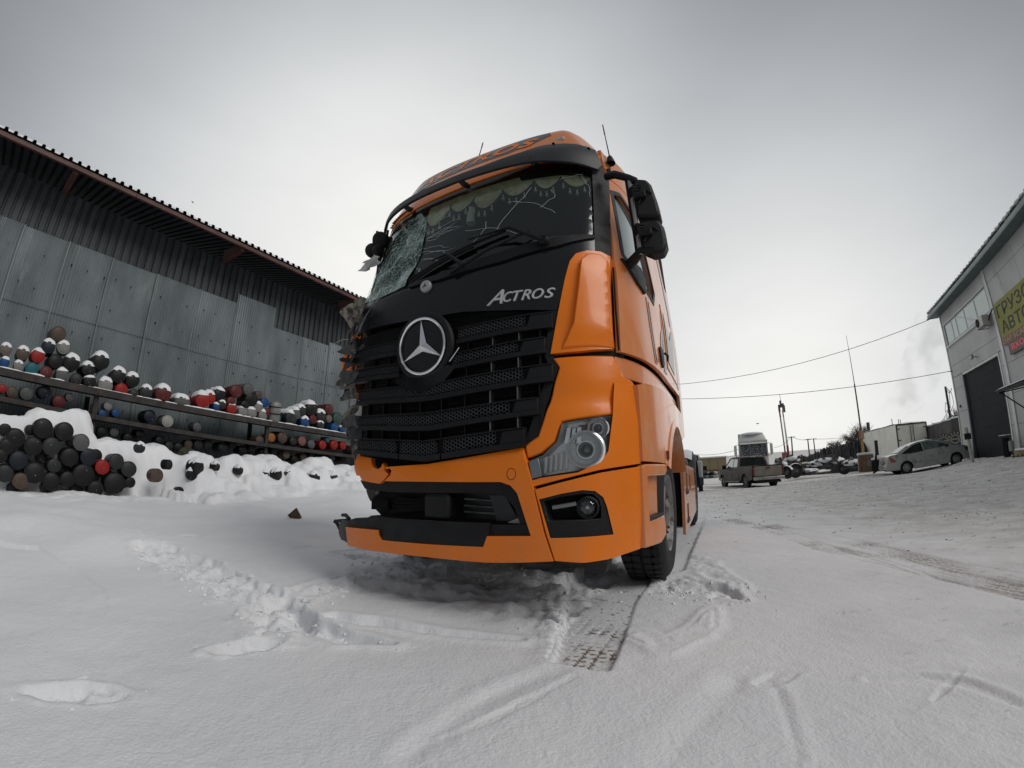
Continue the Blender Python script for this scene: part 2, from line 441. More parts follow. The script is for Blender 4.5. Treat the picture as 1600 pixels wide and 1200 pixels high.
    d, al, sd = poly_dist(X, Y, G((-40, 838), (60, 835), (150, 850), (175, 858)))
    Z = Z + 0.10 * np.exp(-(d / .5) ** 2)
    # churned trail towards the nose of the truck
    def churn(pts, wd, depth, amp, seed, taper=True, hard=.014):
        nonlocal Z, dirt
        d, al, sd = poly_dist(X, Y, G(*pts))
        wl = wd * (1 - (al ** 2 if taper else 0) * .85) * (1 + .7 * fbm(X * 5, Y * 5, 3, seed + 3))
        m = 1 - sstep(wl - hard, wl + hard, d)
        rough = np.maximum(fbm(X * 7, Y * 7, 3, seed), -.2) + .18 * fbm(X * 24, Y * 24, 3, seed + 1)
        Z = Z + m * (-depth + amp * .62 * rough)
        Z = Z + .012 * np.exp(-((d - wl - .03) / .035) ** 2)
    churn([(245, 872), (300, 893), (370, 925), (430, 962), (445, 985)], .19, .035, .12, 41, taper=False)
    churn([(430, 962), (480, 935), (540, 912), (600, 908)], .13, .015, .10, 45)
    churn([(435, 970), (480, 990), (540, 1006), (612, 1016)], .12, .05, .03, 51)
    churn([(520, 975), (600, 985), (700, 1000), (815, 1010)], .055, .035, .02, 55)
    churn([(815, 968), (845, 975), (870, 985)], .06, .03, .04, 57)
    churn([(560, 880), (640, 892), (700, 905), (830, 925)], .10, .02, .07, 61)
    churn([(520, 872), (560, 868), (600, 868)], .05, .02, .05, 63)
    churn([(150, 835), (215, 850), (250, 862)], .05, .02, .05, 65)
    churn([(1000, 925), (1060, 920), (1110, 930), (1155, 945)], .18, .015, .10, 71)
    churn([(330, 800), (420, 812), (520, 806)], .05, .01, .05, 66)
    churn([(1075, 880), (1120, 905), (1160, 930)], .12, .0, .05, 75)
    churn([(990, 1000), (1040, 1020), (1100, 985), (1110, 960)], .08, -.01, .03, 77)
    # boot prints
    for (p, ang, L, w_, dp) in [((388, 1022), 40, .17, .065, .07), ((118, 1102), 62, .17, .07, .045), ((1215, 1070), 75, .13, .05, .012), ((1130, 935), 60, .15, .06, .03), ((700, 1052), 0, .0, .0, 0), ((470, 862), 40, .12, .05, .03), ((300, 848), 45, .13, .05, .03), ((420, 858), 30, .1, .05, .03), ((1480, 1085), 70, .16, .02, .014), ((1330, 965), 110, .12, .012, .015), ((1420, 945), 110, .1, .012, .012)]:
        if L == 0: continue
        c = ground_at(*p); a = math.radians(ang)
        lx = (X - c.x) * math.sin(a) + (Y - c.y) * math.cos(a); ly = (X - c.x) * math.cos(a) - (Y - c.y) * math.sin(a)
        rr = np.sqrt((lx / L) ** 2 + (ly / w_) ** 2) + .22 * fbm(X * 14, Y * 14, 2, 91)
        m = 1 - sstep(.75, 1.05, rr)
        Z = Z - dp * m * np.clip(.75 + .55 * lx / L * -1, .2, 1.4) + dp * .9 * m * fbm(X * 11, Y * 11, 3, 92) + dp * .25 * np.exp(-((rr - 1.25) / .22) ** 2) * (.6 + fbm(X * 9, Y * 9, 2, 93))
    # long shallow grooves left by dragged boots
    for pts, wd, dp in [([(640, 1200), (730, 1120), (800, 1085), (870, 1062)], .035, .010), ([(1040, 1210), (1090, 1150), (1130, 1100), (1150, 1075)], .05, .012), ([(1212, 1090), (1235, 1160), (1245, 1200)], .02, .006), ([(700, 1165), (900, 1070)], .012, .006), ([(1180, 960), (1240, 1010)], .02, .0), ([(1360, 1075), (1440, 1070), (1500, 1080), (1590, 1120)], .02, .010)]:
        d, al, sd = poly_dist(X, Y, G(*pts)); d = np.abs(d + .02 * fbm(X * 4, Y * 4, 3, 66)); dp = dp * (.45 + np.clip(fbm(X * 2.2, Y * 2.2, 3, 67) + .3, 0, 1)); Z = Z - dp * np.exp(-(d / wd) ** 2) + dp * .5 * np.exp(-((d - 2.2 * wd) / wd) ** 2) * (sd > 0)
    # flattened lane the tyre rolled on
    lx, ly = loc2(X, Y)
    e1 = np.interp(ly, [-.36, .136, .874, 2, 4], [.893, .771, .50, .62, .80]) + (.016 * np.sign(np.sin(ly * 2 * math.pi / .060)) * (1 - sstep(.9, 1.2, ly)) + .014 * fbm(lx * 0, ly * 5, 2, 8))
    e2 = np.interp(ly, [-.34, .04, .7, 1.3, 1.6, 4], [1.15, 1.12, 1.05, 1.06, 1.27, 1.29]) + .006 * fbm(lx * 0, ly * 6, 2, 9)
    lane = sstep(e1 - .012, e1 + .012, lx) * (1 - sstep(e2 - .008, e2 + .008, lx)) * sstep(-.365, -.34, ly + .02 * fbm(lx * 12, ly * 0, 2, 10)) * (1 - sstep(7.5, 8, ly))
    zl = .016 - .004 * sstep(-.3, .2, ly) + .0015 * fbm(lx * 20, ly * 20, 2, 18)
    Z = Z * (1 - lane) + zl * lane
    edge = np.exp(-((lx - e1 + .05) / .05) ** 2) * sstep(-.45, -.1, ly) * (ly < 6)
    Z = Z + .022 * edge * (1 + 1.4 * fbm(lx * 9, ly * 9, 3, 15)) * (1 - lane)
    # tread blocks at the mouth of the lane
    tread = lane * (1 - sstep(.10, .55, ly))
    gx = np.abs(((lx - .80) / .062) % 1 - .5); gy = np.abs((ly / .046 + .5 * np.floor((lx - .80) / .124)) % 1 - .5)
    groove = np.maximum(sstep(.40, .46, gx), sstep(.38, .45, gy)) * np.clip(.6 + 1.5 * fbm(lx * 7, ly * 7, 3, 26), 0, 1)
    Z = Z - .006 * tread * groove
    dirt = np.maximum(dirt, tread * groove * (.45 + 1.4 * np.clip(fbm(lx * 6, ly * 6, 3, 16) + .25, 0, 1)) * .85)
    dirt = np.maximum(dirt, .17 * tread + .05 * lane * (1 - sstep(.2, 1.0, ly)))
    mid = lane * (1 - sstep(.9, 1.3, ly)) * sstep(.1, .3, ly); sp_ = (fbm(lx * 30, ly * 30, 2, 28) > .42); dirt = np.maximum(dirt, mid * sp_ * .6)
    toe = lane * (np.exp(-((lx - e1 - .03) / .03) ** 2)) * sstep(.35, .46, np.abs((ly / .05) % 1 - .5)) * (ly < 1.3); Z = Z - .008 * toe
    # messy snow in the shelter of the truck
    und = sstep(-.1, .3, ly) * (1 - sstep(5, 6, ly)) * sstep(-1.3, -1.0, lx) * (1 - sstep(.75, .8, lx))
    Z = Z + und * .07 * fbm(X * 5, Y * 5, 4, 17)
    # parallel tyre tracks across the yard: ribs, sipes and grit
    for pts, wd, ph in [([(1130, 812), (1200, 828), (1290, 862), (1400, 885), (1620, 935)], .13, 0), ([(1195, 820), (1260, 835), (1340, 852), (1450, 882), (1620, 918)], .12, .4), ([(1300, 858), (1420, 895), (1620, 950)], .03, .2)]:
        d, al, sd = poly_dist(X, Y, G(*pts)); s_ = al * 6.2
        on = (1 - sstep(wd - .015, wd, d)) * sstep(.0, .05, al) * np.clip(.55 + 1.6 * fbm(X * 1.5, Y * 1.5, 3, 81), 0, 1)
        rows = sstep(.28, .42, np.abs((sd / .052) % 1 - .5)); sipes = sstep(.22, .38, np.abs((s_ / .075 + np.floor(sd / .052) * .5) % 1 - .5))
        pat = np.clip(rows * .6 + sipes * rows, 0, 1)
        Z = Z - on * .014 * (1 - pat) - on * .004
        dirt = np.maximum(dirt, on * (1 - pat) * .62 * np.clip(.5 + 1.5 * fbm(X * 4, Y * 4, 2, 82), 0, 1))
        lip = np.exp(-((d - wd) / .015) ** 2) * (al > .02); Z = Z - .006 * lip; dirt = np.maximum(dirt, lip * .3)
    # how trodden the yard is (0 fresh, 1 driven on)
    pack = sstep(.5, 5, X - 0.25 * Y + 0.5 + 1.2 * fbm(X * .3, Y * .3, 3, 19)) * (1 - 0.3 * sstep(30, 80, R))
    pack = np.maximum(pack, .9 * sstep(13, 18, Y) * sstep(-2, 3, X))
    # snow kicked up beside the parked saloon
    c = (21.0, 14.4); Z = Z + .16 * np.exp(-(((X - c[0]) / 1.2) ** 2 + ((Y - c[1]) / .7) ** 2)) * (1 + fbm(X * 3, Y * 3, 3, 23))
    c = (10.5, 31.0); Z = Z + .5 * np.exp(-(((X - c[0]) / 1.6) ** 2 + ((Y - c[1]) / 1.2) ** 2)) * (1 + fbm(X * 2, Y * 2, 3, 24))
    # hills well beyond the yard
    hill = sstep(150, 900, R) * (14 + 22 * fbm(X * .0016, Y * .0016, 3, 27)) * (Y > -200)
    Z = Z + np.maximum(hill, 0)
    return Z, np.clip(dirt, 0, 1), pack
def smax_(a, b, k):
    return -smin(-a, -b, k)
def build_ground():
    r = [0.0]
    rr = 0.35
    radii = []
    while rr < 15: radii.append(rr); rr *= 1.0062
    while rr < 55: radii.append(rr); rr *= 1.0115
    while rr < 1600: radii.append(rr); rr *= 1.035
    radii = np.array(radii)
    az = list(np.radians(np.arange(-78, 78.01, 0.235))); az += list(np.radians(np.arange(81, 282, 3.0)))
    az = np.array(az)
    nA, nR = len(az), len(radii)
    Rg, Ag = np.meshgrid(radii, az, indexing='ij')
    X, Y = (Rg * np.sin(Ag)).ravel(), (Rg * np.cos(Ag)).ravel()
    Z, dirt, pack = ground_height(X, Y)
    co = np.stack([X, Y, Z], 1).astype(np.float32)
    zc = float(np.mean(Z[:nA]))
    co = np.vstack([co, [[0, 0, zc]]]).astype(np.float32)
    i = np.arange(nR - 1)[:, None] * nA; j = np.arange(nA)[None, :]; j2 = (j + 1) % nA
    q = np.stack([i + j, i + j2, i + nA + j2, i + nA + j], -1).reshape(-1, 4)[:, ::-1]
    c = np.full(nA, nR * nA); t = np.stack([c, np.arange(nA), (np.arange(nA) + 1) % nA], 1)[:, ::-1]
    me = bpy.data.meshes.new('snow_ground')
    me.vertices.add(len(co)); me.vertices.foreach_set('co', co.ravel())
    nl = q.size + t.size; me.loops.add(nl); me.loops.foreach_set('vertex_index', np.concatenate([q.ravel(), t.ravel()]).astype(np.int32))
    me.polygons.add(len(q) + len(t))
    me.polygons.foreach_set('loop_start', np.concatenate([np.arange(len(q)) * 4, q.size + np.arange(len(t)) * 3]).astype(np.int32))
    me.update(calc_edges=True)
    me.polygons.foreach_set('use_smooth', np.ones(len(me.polygons), dtype=bool))
    for nm, arr in (('dirt', dirt), ('pack', pack)):
        at = me.attributes.new(nm, 'FLOAT', 'POINT'); at.data.foreach_set('value', np.append(arr, 0).astype(np.float32))
    me.validate()
    o = bpy.data.objects.new('snow_ground', me); link(o); o['kind'] = 'structure'
    # material
    m = bpy.data.materials.new('snow'); m.use_nodes = True; t_ = m.node_tree; N = t_.nodes; L = t_.links; p = N['Principled BSDF']
    p.inputs['Roughness'].default_value = .75; p.inputs['Specular IOR Level'].default_value = .25
    tc = N.new('ShaderNodeTexCoord')
    def noise(sc, det=4, ro=.55, src=None, typ=None):
        n = N.new('ShaderNodeTexNoise'); n.inputs['Scale'].default_value = sc; n.inputs['Detail'].default_value = det; n.inputs['Roughness'].default_value = ro; L.new(src or tc.outputs['Object'], n.inputs[0]); return n.outputs['Fac']
    def rng(v, a, b, c=0, d=1):
        n = N.new('ShaderNodeMapRange'); n.inputs[1].default_value = a; n.inputs[2].default_value = b; n.inputs[3].default_value = c; n.inputs[4].default_value = d; L.new(v, n.inputs[0]); return n.outputs[0]
    def mth(op, a, b):
        n = N.new('ShaderNodeMath'); n.operation = op
        for k, v in enumerate((a, b)):
            if isinstance(v, (int, float)): n.inputs[k].default_value = v
            else: L.new(v, n.inputs[k])
        return n.outputs[0]
    def mixc(f, a, b):
        n = N.new('ShaderNodeMix'); n.data_type = 'RGBA'; L.new(f, n.inputs[0])
        for k, v in ((6, a), (7, b)):
            if isinstance(v, tuple): n.inputs[k].default_value = (*v, 1)
            else: L.new(v, n.inputs[k])
        return n.outputs[2]
    ad = N.new('ShaderNodeAttribute'); ad.attribute_name = 'dirt'; ap = N.new('ShaderNodeAttribute'); ap.attribute_name = 'pack'
    base = mixc(rng(noise(1.3, 5), .35, .65), (.77, .785, .81), (.83, .84, .855))
    packed = mixc(rng(noise(2.2, 6, .65), .36, .62), (.72, .71, .70), (.52, .50, .475))
    col = mixc(ap.outputs['Fac'], base, packed)
    # grit trodden into the yard: larger smears and small specks
    mp = N.new('ShaderNodeMapping'); mp.inputs['Rotation'].default_value = (0, 0, .5); mp.inputs['Scale'].default_value = (1, 2.2, 1); L.new(tc.outputs['Object'], mp.inputs[0])
    sm = mth('MULTIPLY', rng(noise(5, 8, .7, mp.outputs[0]), .60, .70), ap.outputs['Fac'])
    col = mixc(mth('MULTIPLY', sm, .6), col, (.20, .17, .14))
    v = N.new('ShaderNodeTexVoronoi'); v.inputs['Scale'].default_value = 13; L.new(mp.outputs[0], v.inputs[0])
    sp = mth('MULTIPLY', rng(v.outputs['Distance'], .20, .10), rng(noise(1.6, 4, .6), .50, .60)); sp = mth('MULTIPLY', sp, ap.outputs['Fac'])
    col = mixc(mth('MULTIPLY', sp, .8), col, (.07, .06, .05))
    v2 = N.new('ShaderNodeTexVoronoi'); v2.inputs['Scale'].default_value = 4.2; L.new(mp.outputs[0], v2.inputs[0])
    sp2 = mth('MULTIPLY', rng(mth('ADD', v2.outputs['Distance'], mth('MULTIPLY', noise(30, 4), .25)), .32, .24), rng(noise(.55, 4, .6), .46, .58)); sp2 = mth('MULTIPLY', sp2, ap.outputs['Fac'])
    col = mixc(mth('MULTIPLY', sp2, .65), col, (.09, .075, .06))
    streak = mth('MULTIPLY', rng(noise(1.1, 7, .75, mp.outputs[0]), .55, .68), ap.outputs['Fac']); col = mixc(mth('MULTIPLY', streak, .22), col, (.26, .23, .20))
    col = mixc(rng(mth('ADD', ad.outputs['Fac'], mth('MULTIPLY', rng(noise(40, 3), .3, .7, -1, 1), .12)), .12, .8), col, (.16, .12, .085))
    L.new(col, p.inputs['Base Color'])
    b = N.new('ShaderNodeBump'); b.inputs['Strength'].default_value = .5; b.inputs['Distance'].default_value = .012
    L.new(mth('ADD', noise(70, 5, .6), mth('MULTIPLY', noise(14, 5, .6), 1.2)), b.inputs['Height']); L.new(b.outputs[0], p.inputs['Normal'])
    me.materials.append(m); MATS['snow_ground'] = m
    return o
build_ground()
def gz(x, y):
    return float(ground_height(np.array([float(x)]), np.array([float(y)]))[0][0])
def clods(name, lab, cat, pts, m, seed, flat=.5):
    """many small loose lumps scattered on the snow, joined"""
    r_ = np.random.RandomState(seed); P = np.array([[p[0], p[1]] for p in pts]); S = np.array([p[2] for p in pts]); n = len(P)
    z = ground_height(P[:, 0].copy(), P[:, 1].copy())[0]
    base = np.array([(1, 0, 0), (0, 1, 0), (-1, 0, 0), (0, -1, 0), (0, 0, 1), (0, 0, -1)], float); fc = np.array([(0, 1, 4), (1, 2, 4), (2, 3, 4), (3, 0, 4), (1, 0, 5), (2, 1, 5), (3, 2, 5), (0, 3, 5)])
    V = base[None] * (1 + r_.uniform(-.45, .45, (n, 6, 1))); a = r_.uniform(0, 6.28, n); st = r_.uniform(.6, 1.5, n)
    x = V[:, :, 0] * st[:, None]; y = V[:, :, 1]; X_ = x * np.cos(a)[:, None] - y * np.sin(a)[:, None]; Y_ = x * np.sin(a)[:, None] + y * np.cos(a)[:, None]
    W_ = np.stack([X_ * S[:, None] + P[:, 0:1], Y_ * S[:, None] + P[:, 1:2], V[:, :, 2] * S[:, None] * flat + z[:, None]], -1).reshape(-1, 3)
    F_ = (fc[None] + (np.arange(n) * 6)[:, None, None]).reshape(-1, 3)
    me = bpy.data.meshes.new(name); me.from_pydata(W_.tolist(), [], F_.tolist()); me.materials.append(m); o = bpy.data.objects.new(name, me); link(o); return tag(o, lab, cat, kind='stuff')
_r = np.random.RandomState(9); _p = []
while len(_p) < 11000:
    x, y = _r.uniform(1.5, 27), _r.uniform(1.2, 24)
    if 2.0 * y < x * .2: continue
    if float(_h(np.array([x * 1.3 // 1]), np.array([y * 1.3 // 1]), 5)[0]) < .35 and _r.rand() < .8: continue
    d = math.hypot(x, y)
    if x < 4.5 - .3 * y and _r.rand() < .93: continue
    if d < 4 and _r.rand() < .75: continue
    _p.append((x, y, (.003 + .013 * _r.rand() ** 3) * (1 + d * .045)))
clods('grit', 'dark grit and frozen dirt crumbs strewn over the driven snow of the yard', 'grit', _p, mat('grit', (.06, .05, .042), .9), 3, .45)
_p = []
for (a, b, w_, n_, s_) in (((245, 872), (445, 975), .22, 260, .018), ((430, 960), (600, 910), .16, 120, .018), ((440, 975), (610, 1016), .10, 60, .012), ((1000, 930), (1160, 940), .25, 150, .016), ((830, 930), (880, 1000), .10, 60, .014), ((560, 880), (860, 915), .3, 200, .02), ((60, 1095), (170, 1110), .1, 30, .01), ((345, 1030), (430, 1015), .1, 40, .01)):
    A_, B_ = ground_at(*a), ground_at(*b)
    for _ in range(n_):
        q = A_.lerp(B_, _r.rand()); _p.append((q.x + _r.normal() * w_ * .6, q.y + _r.normal() * w_ * .6, s_ * (.3 + _r.rand() ** 2)))
SNOW = mat('snow_cap', (.78, .79, .81), .8, bump=.4, bscale=25, spec=.2)
clods('snow_clod', 'small snow clods scattered along the trodden trail', 'snow', _p, SNOW, 4, .7)
# ------------------------------------------------------------------ the wrecked tractor unit
ORANGE = mat('orange_paint', (.80, .185, .002), .32, var=.07, vscale=2.5, col2=(.45, .15, .045), thr=.68, mscale=3.0, coat=.2, spec=.35, bump=.04, bscale=9, rvar=.10)
def grime(m, z0, z1, amt, col):
    """road film thickening towards the bottom of the body"""
    t = m.node_tree; N = t.nodes; L = t.links; p = N['Principled BSDF']; src = p.inputs['Base Color'].links[0].from_socket
    tc = N.new('ShaderNodeTexCoord'); sp = N.new('ShaderNodeSeparateXYZ'); L.new(tc.outputs['Object'], sp.inputs[0])
    mr = N.new('ShaderNodeMapRange'); mr.inputs[1].default_value = z1; mr.inputs[2].default_value = z0; mr.inputs[3].default_value = .12; mr.inputs[4].default_value = 1; L.new(sp.outputs['Z'], mr.inputs[0])
    n = N.new('ShaderNodeTexNoise'); n.inputs['Scale'].default_value = 6; n.inputs['Detail'].default_value = 9; n.inputs['Roughness'].default_value = .7; mp = N.new('ShaderNodeMapping'); mp.inputs['Scale'].default_value = (1, 1, .45); L.new(tc.outputs['Object'], mp.inputs[0]); L.new(mp.outputs[0], n.inputs[0])
    nr = N.new('ShaderNodeMapRange'); nr.inputs[1].default_value = .42; nr.inputs[2].default_value = .66; L.new(n.outputs['Fac'], nr.inputs[0])
    k = N.new('ShaderNodeMath'); k.operation = 'MULTIPLY'; L.new(mr.outputs[0], k.inputs[0]); L.new(nr.outputs[0], k.inputs[1]); k2 = N.new('ShaderNodeMath'); k2.operation = 'MULTIPLY'; L.new(k.outputs[0], k2.inputs[0]); k2.inputs[1].default_value = amt
    mx = N.new('ShaderNodeMix'); mx.data_type = 'RGBA'; L.new(k2.outputs[0], mx.inputs[0]); L.new(src, mx.inputs[6]); mx.inputs[7].default_value = (*col, 1)
    v = N.new('ShaderNodeTexVoronoi'); v.inputs['Scale'].default_value = 24; L.new(tc.outputs['Object'], v.inputs[0]); vr = N.new('ShaderNodeMapRange'); vr.inputs[1].default_value = .075; vr.inputs[2].default_value = .05; L.new(v.outputs['Distance'], vr.inputs[0])
    m2 = N.new('ShaderNodeMix'); m2.data_type = 'RGBA'; k3 = N.new('ShaderNodeMath'); k3.operation = 'MULTIPLY'; L.new(vr.outputs[0], k3.inputs[0]); k3.inputs[1].default_value = .35; L.new(k3.outputs[0], m2.inputs[0]); L.new(mx.outputs[2], m2.inputs[6]); m2.inputs[7].default_value = (.30, .20, .14, 1)
    L.new(m2.outputs[2], p.inputs['Base Color'])
grime(ORANGE, .35, 1.0, .28, (.50, .22, .10))
SIDEOR = mat('sky_paled_orange_paint', (.66, .20, .045), .32, var=.10, vscale=3.0, col2=(.60, .30, .16), thr=.50, mscale=2.0, coat=.6, stretch=(1, 1, .35), rvar=.12)  # paler than the front: sky reflection on the side put into the colour
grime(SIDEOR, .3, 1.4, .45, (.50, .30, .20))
BLACKP = mat('black_plastic', (.007, .0075, .0085), .48, var=.3, vscale=6, bump=.25, bscale=220, rvar=.1, spec=.28)
GLOSSB = mat('black_hood_paint', (.006, .0065, .008), .22, var=.2, vscale=5, col2=(.10, .10, .11), thr=.735, mscale=70, spec=.4, coat=.12, rvar=.08)
DGREY = mat('dark_grey_plastic', (.018, .0195, .022), .5, var=.25, vscale=7, col2=(.12, .12, .12), thr=.68, mscale=60, bump=.15, bscale=120)
VOID = mat('black_void', (.003, .003, .003), .95)
CHROME = mat('chrome', (.80, .81, .82), .18, 1.0, var=.12, vscale=14)
STEEL = mat('worn_steel', (.24, .245, .25), .45, .85, var=.3, vscale=12, col2=(.09, .06, .04), thr=.6, mscale=9)
TORN = mat('torn_filler', (.22, .19, .155), .8, var=.4, vscale=11, col2=(.04, .04, .04), thr=.48, mscale=13, bump=.5, bscale=18)
TORNB = mat('torn_black_plastic', (.045, .045, .045), .6, var=.5, vscale=15, col2=(.25, .24, .22), thr=.56, mscale=12, bump=.5, bscale=22)
RUBBER = mat('tyre_rubber', (.010, .010, .011), .8, var=.35, vscale=10, col2=(.30, .31, .33), thr=.70, mscale=7, bump=.3, bscale=60)
CLEARG = glass('clear_lens', (.95, .96, .97), .06, .02)
WSG = glass('windscreen_glass', (.66, .76, .73), .06, .10)
SIDEG = mat('side_glass', (.10, .14, .145), .06, var=.15, vscale=3, spec=.9, coat=.8)
DECAL = mat('grey_decal', (.07, .072, .078), .35, coat=.4)

truck = thing('semi_truck', 'wrecked orange tractor unit with crushed left corner, cracked windscreen and black grille, parked on snow', 'truck')
truck.location = TL; truck.rotation_euler = (0, TROLL, TYAW)

def S_(x, z, L2=.28):
    b = .1 * x * x + .13 * abs(x) ** 6
    L = 0 if z < 1.2 else (.1 * (z - 1.2) if z < 2.1 else (.09 + .28 * (z - 2.1) if z < 3.15 else .384 + .45 * (z - 3.15)))
    return b + L
def front(x, z, o): return Vector((x, S_(x, z) - o, z))
def Lz(z): return S_(0, z)
def Xu(y, z):
    v = 1.25 - .17 * math.exp(-max(y - .32 - Lz(min(z, 3.3)), 0) / .28)
    if z > 2: v -= .034 * (z - 2)
    return v
def sideU(y, z, o): return Vector((Xu(y, z) + o, y, z))
def Xl(y, z): return 1.25 - .11 * math.exp(-max(y - .415, 0) / .22)
def sideL(y, z, o): return Vector((Xl(y, z) + o, y, z))
def mirror(mapf): return lambda a, b, o: (lambda v: Vector((-v.x, v.y, v.z)))(mapf(a, b, o))
T = truck
# --- cab body behind the panels
def cab_core():
    bm = bmesh.new()
    box(bm, (-1.10, .50, .95), (1.08, 2.28, 1.5)); box(bm, (-1.13, 2.0, 1.5), (1.13, 2.29, 3.3)); box(bm, (-.62, .16, .60), (.62, .6, .97))
    box(bm, (-.5, .45, .45), (.5, 2.6, .95)); box(bm, (.9, 1.0, 1.3), (1.19, 2.36, 1.6)); box(bm, (.9, .62, 1.3), (1.13, 1.0, 1.6)); box(bm, (1.0, 2.3, 1.2), (1.235, 2.5, 3.15)); box(bm, (.9, 1.9, 1.1), (1.22, 2.36, 1.3))
    return bm_obj('cab_floor', bm, VOID, T)
cab_core()
box_obj('headliner', (-1.13, .72, 3.10), (1.10, 2.0, 3.14), mat('headliner_grey', (.05, .052, .055), .9), T); box_obj('inner_door', (-1.17, .62, 1.5), (-1.08, 2.0, 3.12), VOID, T)
# --- upper side and door (driver's side is the one that shows)
door_win = [(.56, 2.26), (.68, 2.86), (.78, 2.90), (1.02, 2.74), (1.16, 2.20), (1.02, 2.06), (.78, 2.10), (.64, 2.17)]
door_poly = [(.36, 1.52), (1.34, 1.52), (1.34, 2.3), (1.30, 2.95), (.70, 3.02), (.62, 2.9), (.50, 2.35), (.44, 2.15)]
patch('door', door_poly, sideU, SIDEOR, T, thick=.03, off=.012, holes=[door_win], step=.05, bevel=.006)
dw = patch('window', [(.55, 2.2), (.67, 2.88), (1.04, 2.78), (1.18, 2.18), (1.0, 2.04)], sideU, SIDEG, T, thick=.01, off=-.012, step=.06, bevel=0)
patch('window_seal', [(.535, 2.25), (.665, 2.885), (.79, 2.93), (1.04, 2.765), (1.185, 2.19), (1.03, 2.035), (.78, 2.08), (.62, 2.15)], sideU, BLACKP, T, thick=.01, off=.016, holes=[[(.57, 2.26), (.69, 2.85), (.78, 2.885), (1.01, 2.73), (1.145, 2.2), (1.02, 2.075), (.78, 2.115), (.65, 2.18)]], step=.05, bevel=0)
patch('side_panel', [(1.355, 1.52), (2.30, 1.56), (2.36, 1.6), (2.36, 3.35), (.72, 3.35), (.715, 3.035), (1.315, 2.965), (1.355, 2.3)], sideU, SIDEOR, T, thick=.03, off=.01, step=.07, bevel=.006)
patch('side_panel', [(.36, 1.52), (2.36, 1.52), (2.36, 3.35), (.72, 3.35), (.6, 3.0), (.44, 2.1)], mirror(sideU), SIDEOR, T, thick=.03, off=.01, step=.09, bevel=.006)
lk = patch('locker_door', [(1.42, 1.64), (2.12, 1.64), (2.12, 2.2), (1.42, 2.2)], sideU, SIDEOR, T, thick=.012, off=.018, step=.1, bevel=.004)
# rear wing of the cab
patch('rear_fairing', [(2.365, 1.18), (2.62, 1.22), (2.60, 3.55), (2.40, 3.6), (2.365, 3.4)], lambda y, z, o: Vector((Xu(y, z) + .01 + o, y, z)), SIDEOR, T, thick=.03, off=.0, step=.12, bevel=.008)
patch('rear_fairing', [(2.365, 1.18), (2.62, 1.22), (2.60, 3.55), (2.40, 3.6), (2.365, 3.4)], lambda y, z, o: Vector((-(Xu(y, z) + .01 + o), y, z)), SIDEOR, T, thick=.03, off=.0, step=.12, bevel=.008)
# striping on the side
def stripe(pts, w, name='decal'):
    poly = [(a, b) for a, b in pts] + [(a + w, b) for a, b in pts[::-1]]
    patch(name, poly, sideU, DECAL, T, thick=.002, off=.0155, step=.08, bevel=0)
stripe([(.84, 1.55), (.80, 1.8), (.79, 2.02)], .022); stripe([(.89, 1.55), (.85, 1.8), (.84, 2.0)], .012)
patch('decal', [(1.02, 1.55), (1.16, 1.66), (1.30, 1.95), (1.17, 1.85)], sideU, DECAL, T, thick=.002, off=.0155, step=.08, bevel=0)
patch('decal', [(1.17, 1.56), (1.31, 1.56), (1.32, 2.1), (1.25, 1.80)], sideU, DECAL, T, thick=.002, off=.0155, step=.08, bevel=0)
patch('decal', [(1.46, 1.70), (1.9, 1.68), (2.06, 2.16), (1.7, 1.95), (1.5, 2.15)], sideU, DECAL, T, thick=.002, off=.0225, step=.08, bevel=0)
patch('decal', [(2.15, 1.62), (2.33, 1.62), (2.33, 2.4), (1.9, 3.1), (1.75, 3.2), (2.15, 2.4)], sideU, DECAL, T, thick=.002, off=.0135, step=.08, bevel=0)
# door handle
hd = patch('door_handle', [(1.02, 1.60), (1.10, 1.57), (1.15, 1.60), (1.15, 1.70), (1.07, 1.73), (1.01, 1.70)], sideU, BLACKP, T, thick=.02, off=.026, step=.04, bevel=.006)
tube_obj('handle_grip', [sideU(1.03, 1.66, .05), sideU(1.085, 1.655, .062), sideU(1.14, 1.635, .05)], .009, BLACKP, hd)
tube_obj('grab_strip', [sideU(.362, 1.53, .0), sideU(.38, 1.8, .004), sideU(.42, 2.1, .004)], .006, VOID, T)

# --- roof shell: height over (x, y)
def roof_h(x, y):
    fr = 3.15 + (y - .384 - .1 * x * x - .13 * abs(x) ** 6) / .45
    top = 3.66 + .085 * min((x / .82) ** 2, 1.1) + .20 * min(max((y - .8) / 1.2, 0), 1)
    sd = 3.30 + (Xu(y, 3.2) - .055 - abs(x)) * 2.1 + .12 * min(max((y - .8) / 1.2, 0), 1)
    a = np.array
    return float(smin(smin(a(fr), a(top), .10), a(sd), .14))
def roof():
    bm = bmesh.new(); nx, ny = 56, 60
    g = []
    for j in range(ny + 1):
        y = .42 + (2.36 - .42) * (j / ny) ** 1.5; row = []
        for i in range(nx + 1):
            xm = Xu(y, 3.2) - .055 if y > .6 else min(Xu(.6, 3.2) - .055, 1.06)
            x = xm * math.sin((i / nx - .5) * math.pi) ** 1 if False else xm * (i / nx * 2 - 1)
            row.append(bm.verts.new((x, y, max(roof_h(x, y), 3.13))))
        g.append(row)
    for j in range(ny):
        for i in range(nx):
            q = (g[j][i], g[j][i + 1], g[j + 1][i + 1], g[j + 1][i])
            if all(v.co.z <= 3.131 for v in q): continue
            bm.faces.new(q)
    for i in range(nx):
        a, b = g[ny][i], g[ny][i + 1]; bm.faces.new((a, b, bm.verts.new((b.co.x, 2.36, 3.2)), bm.verts.new((a.co.x, 2.36, 3.2))))
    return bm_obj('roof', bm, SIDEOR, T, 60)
roof()
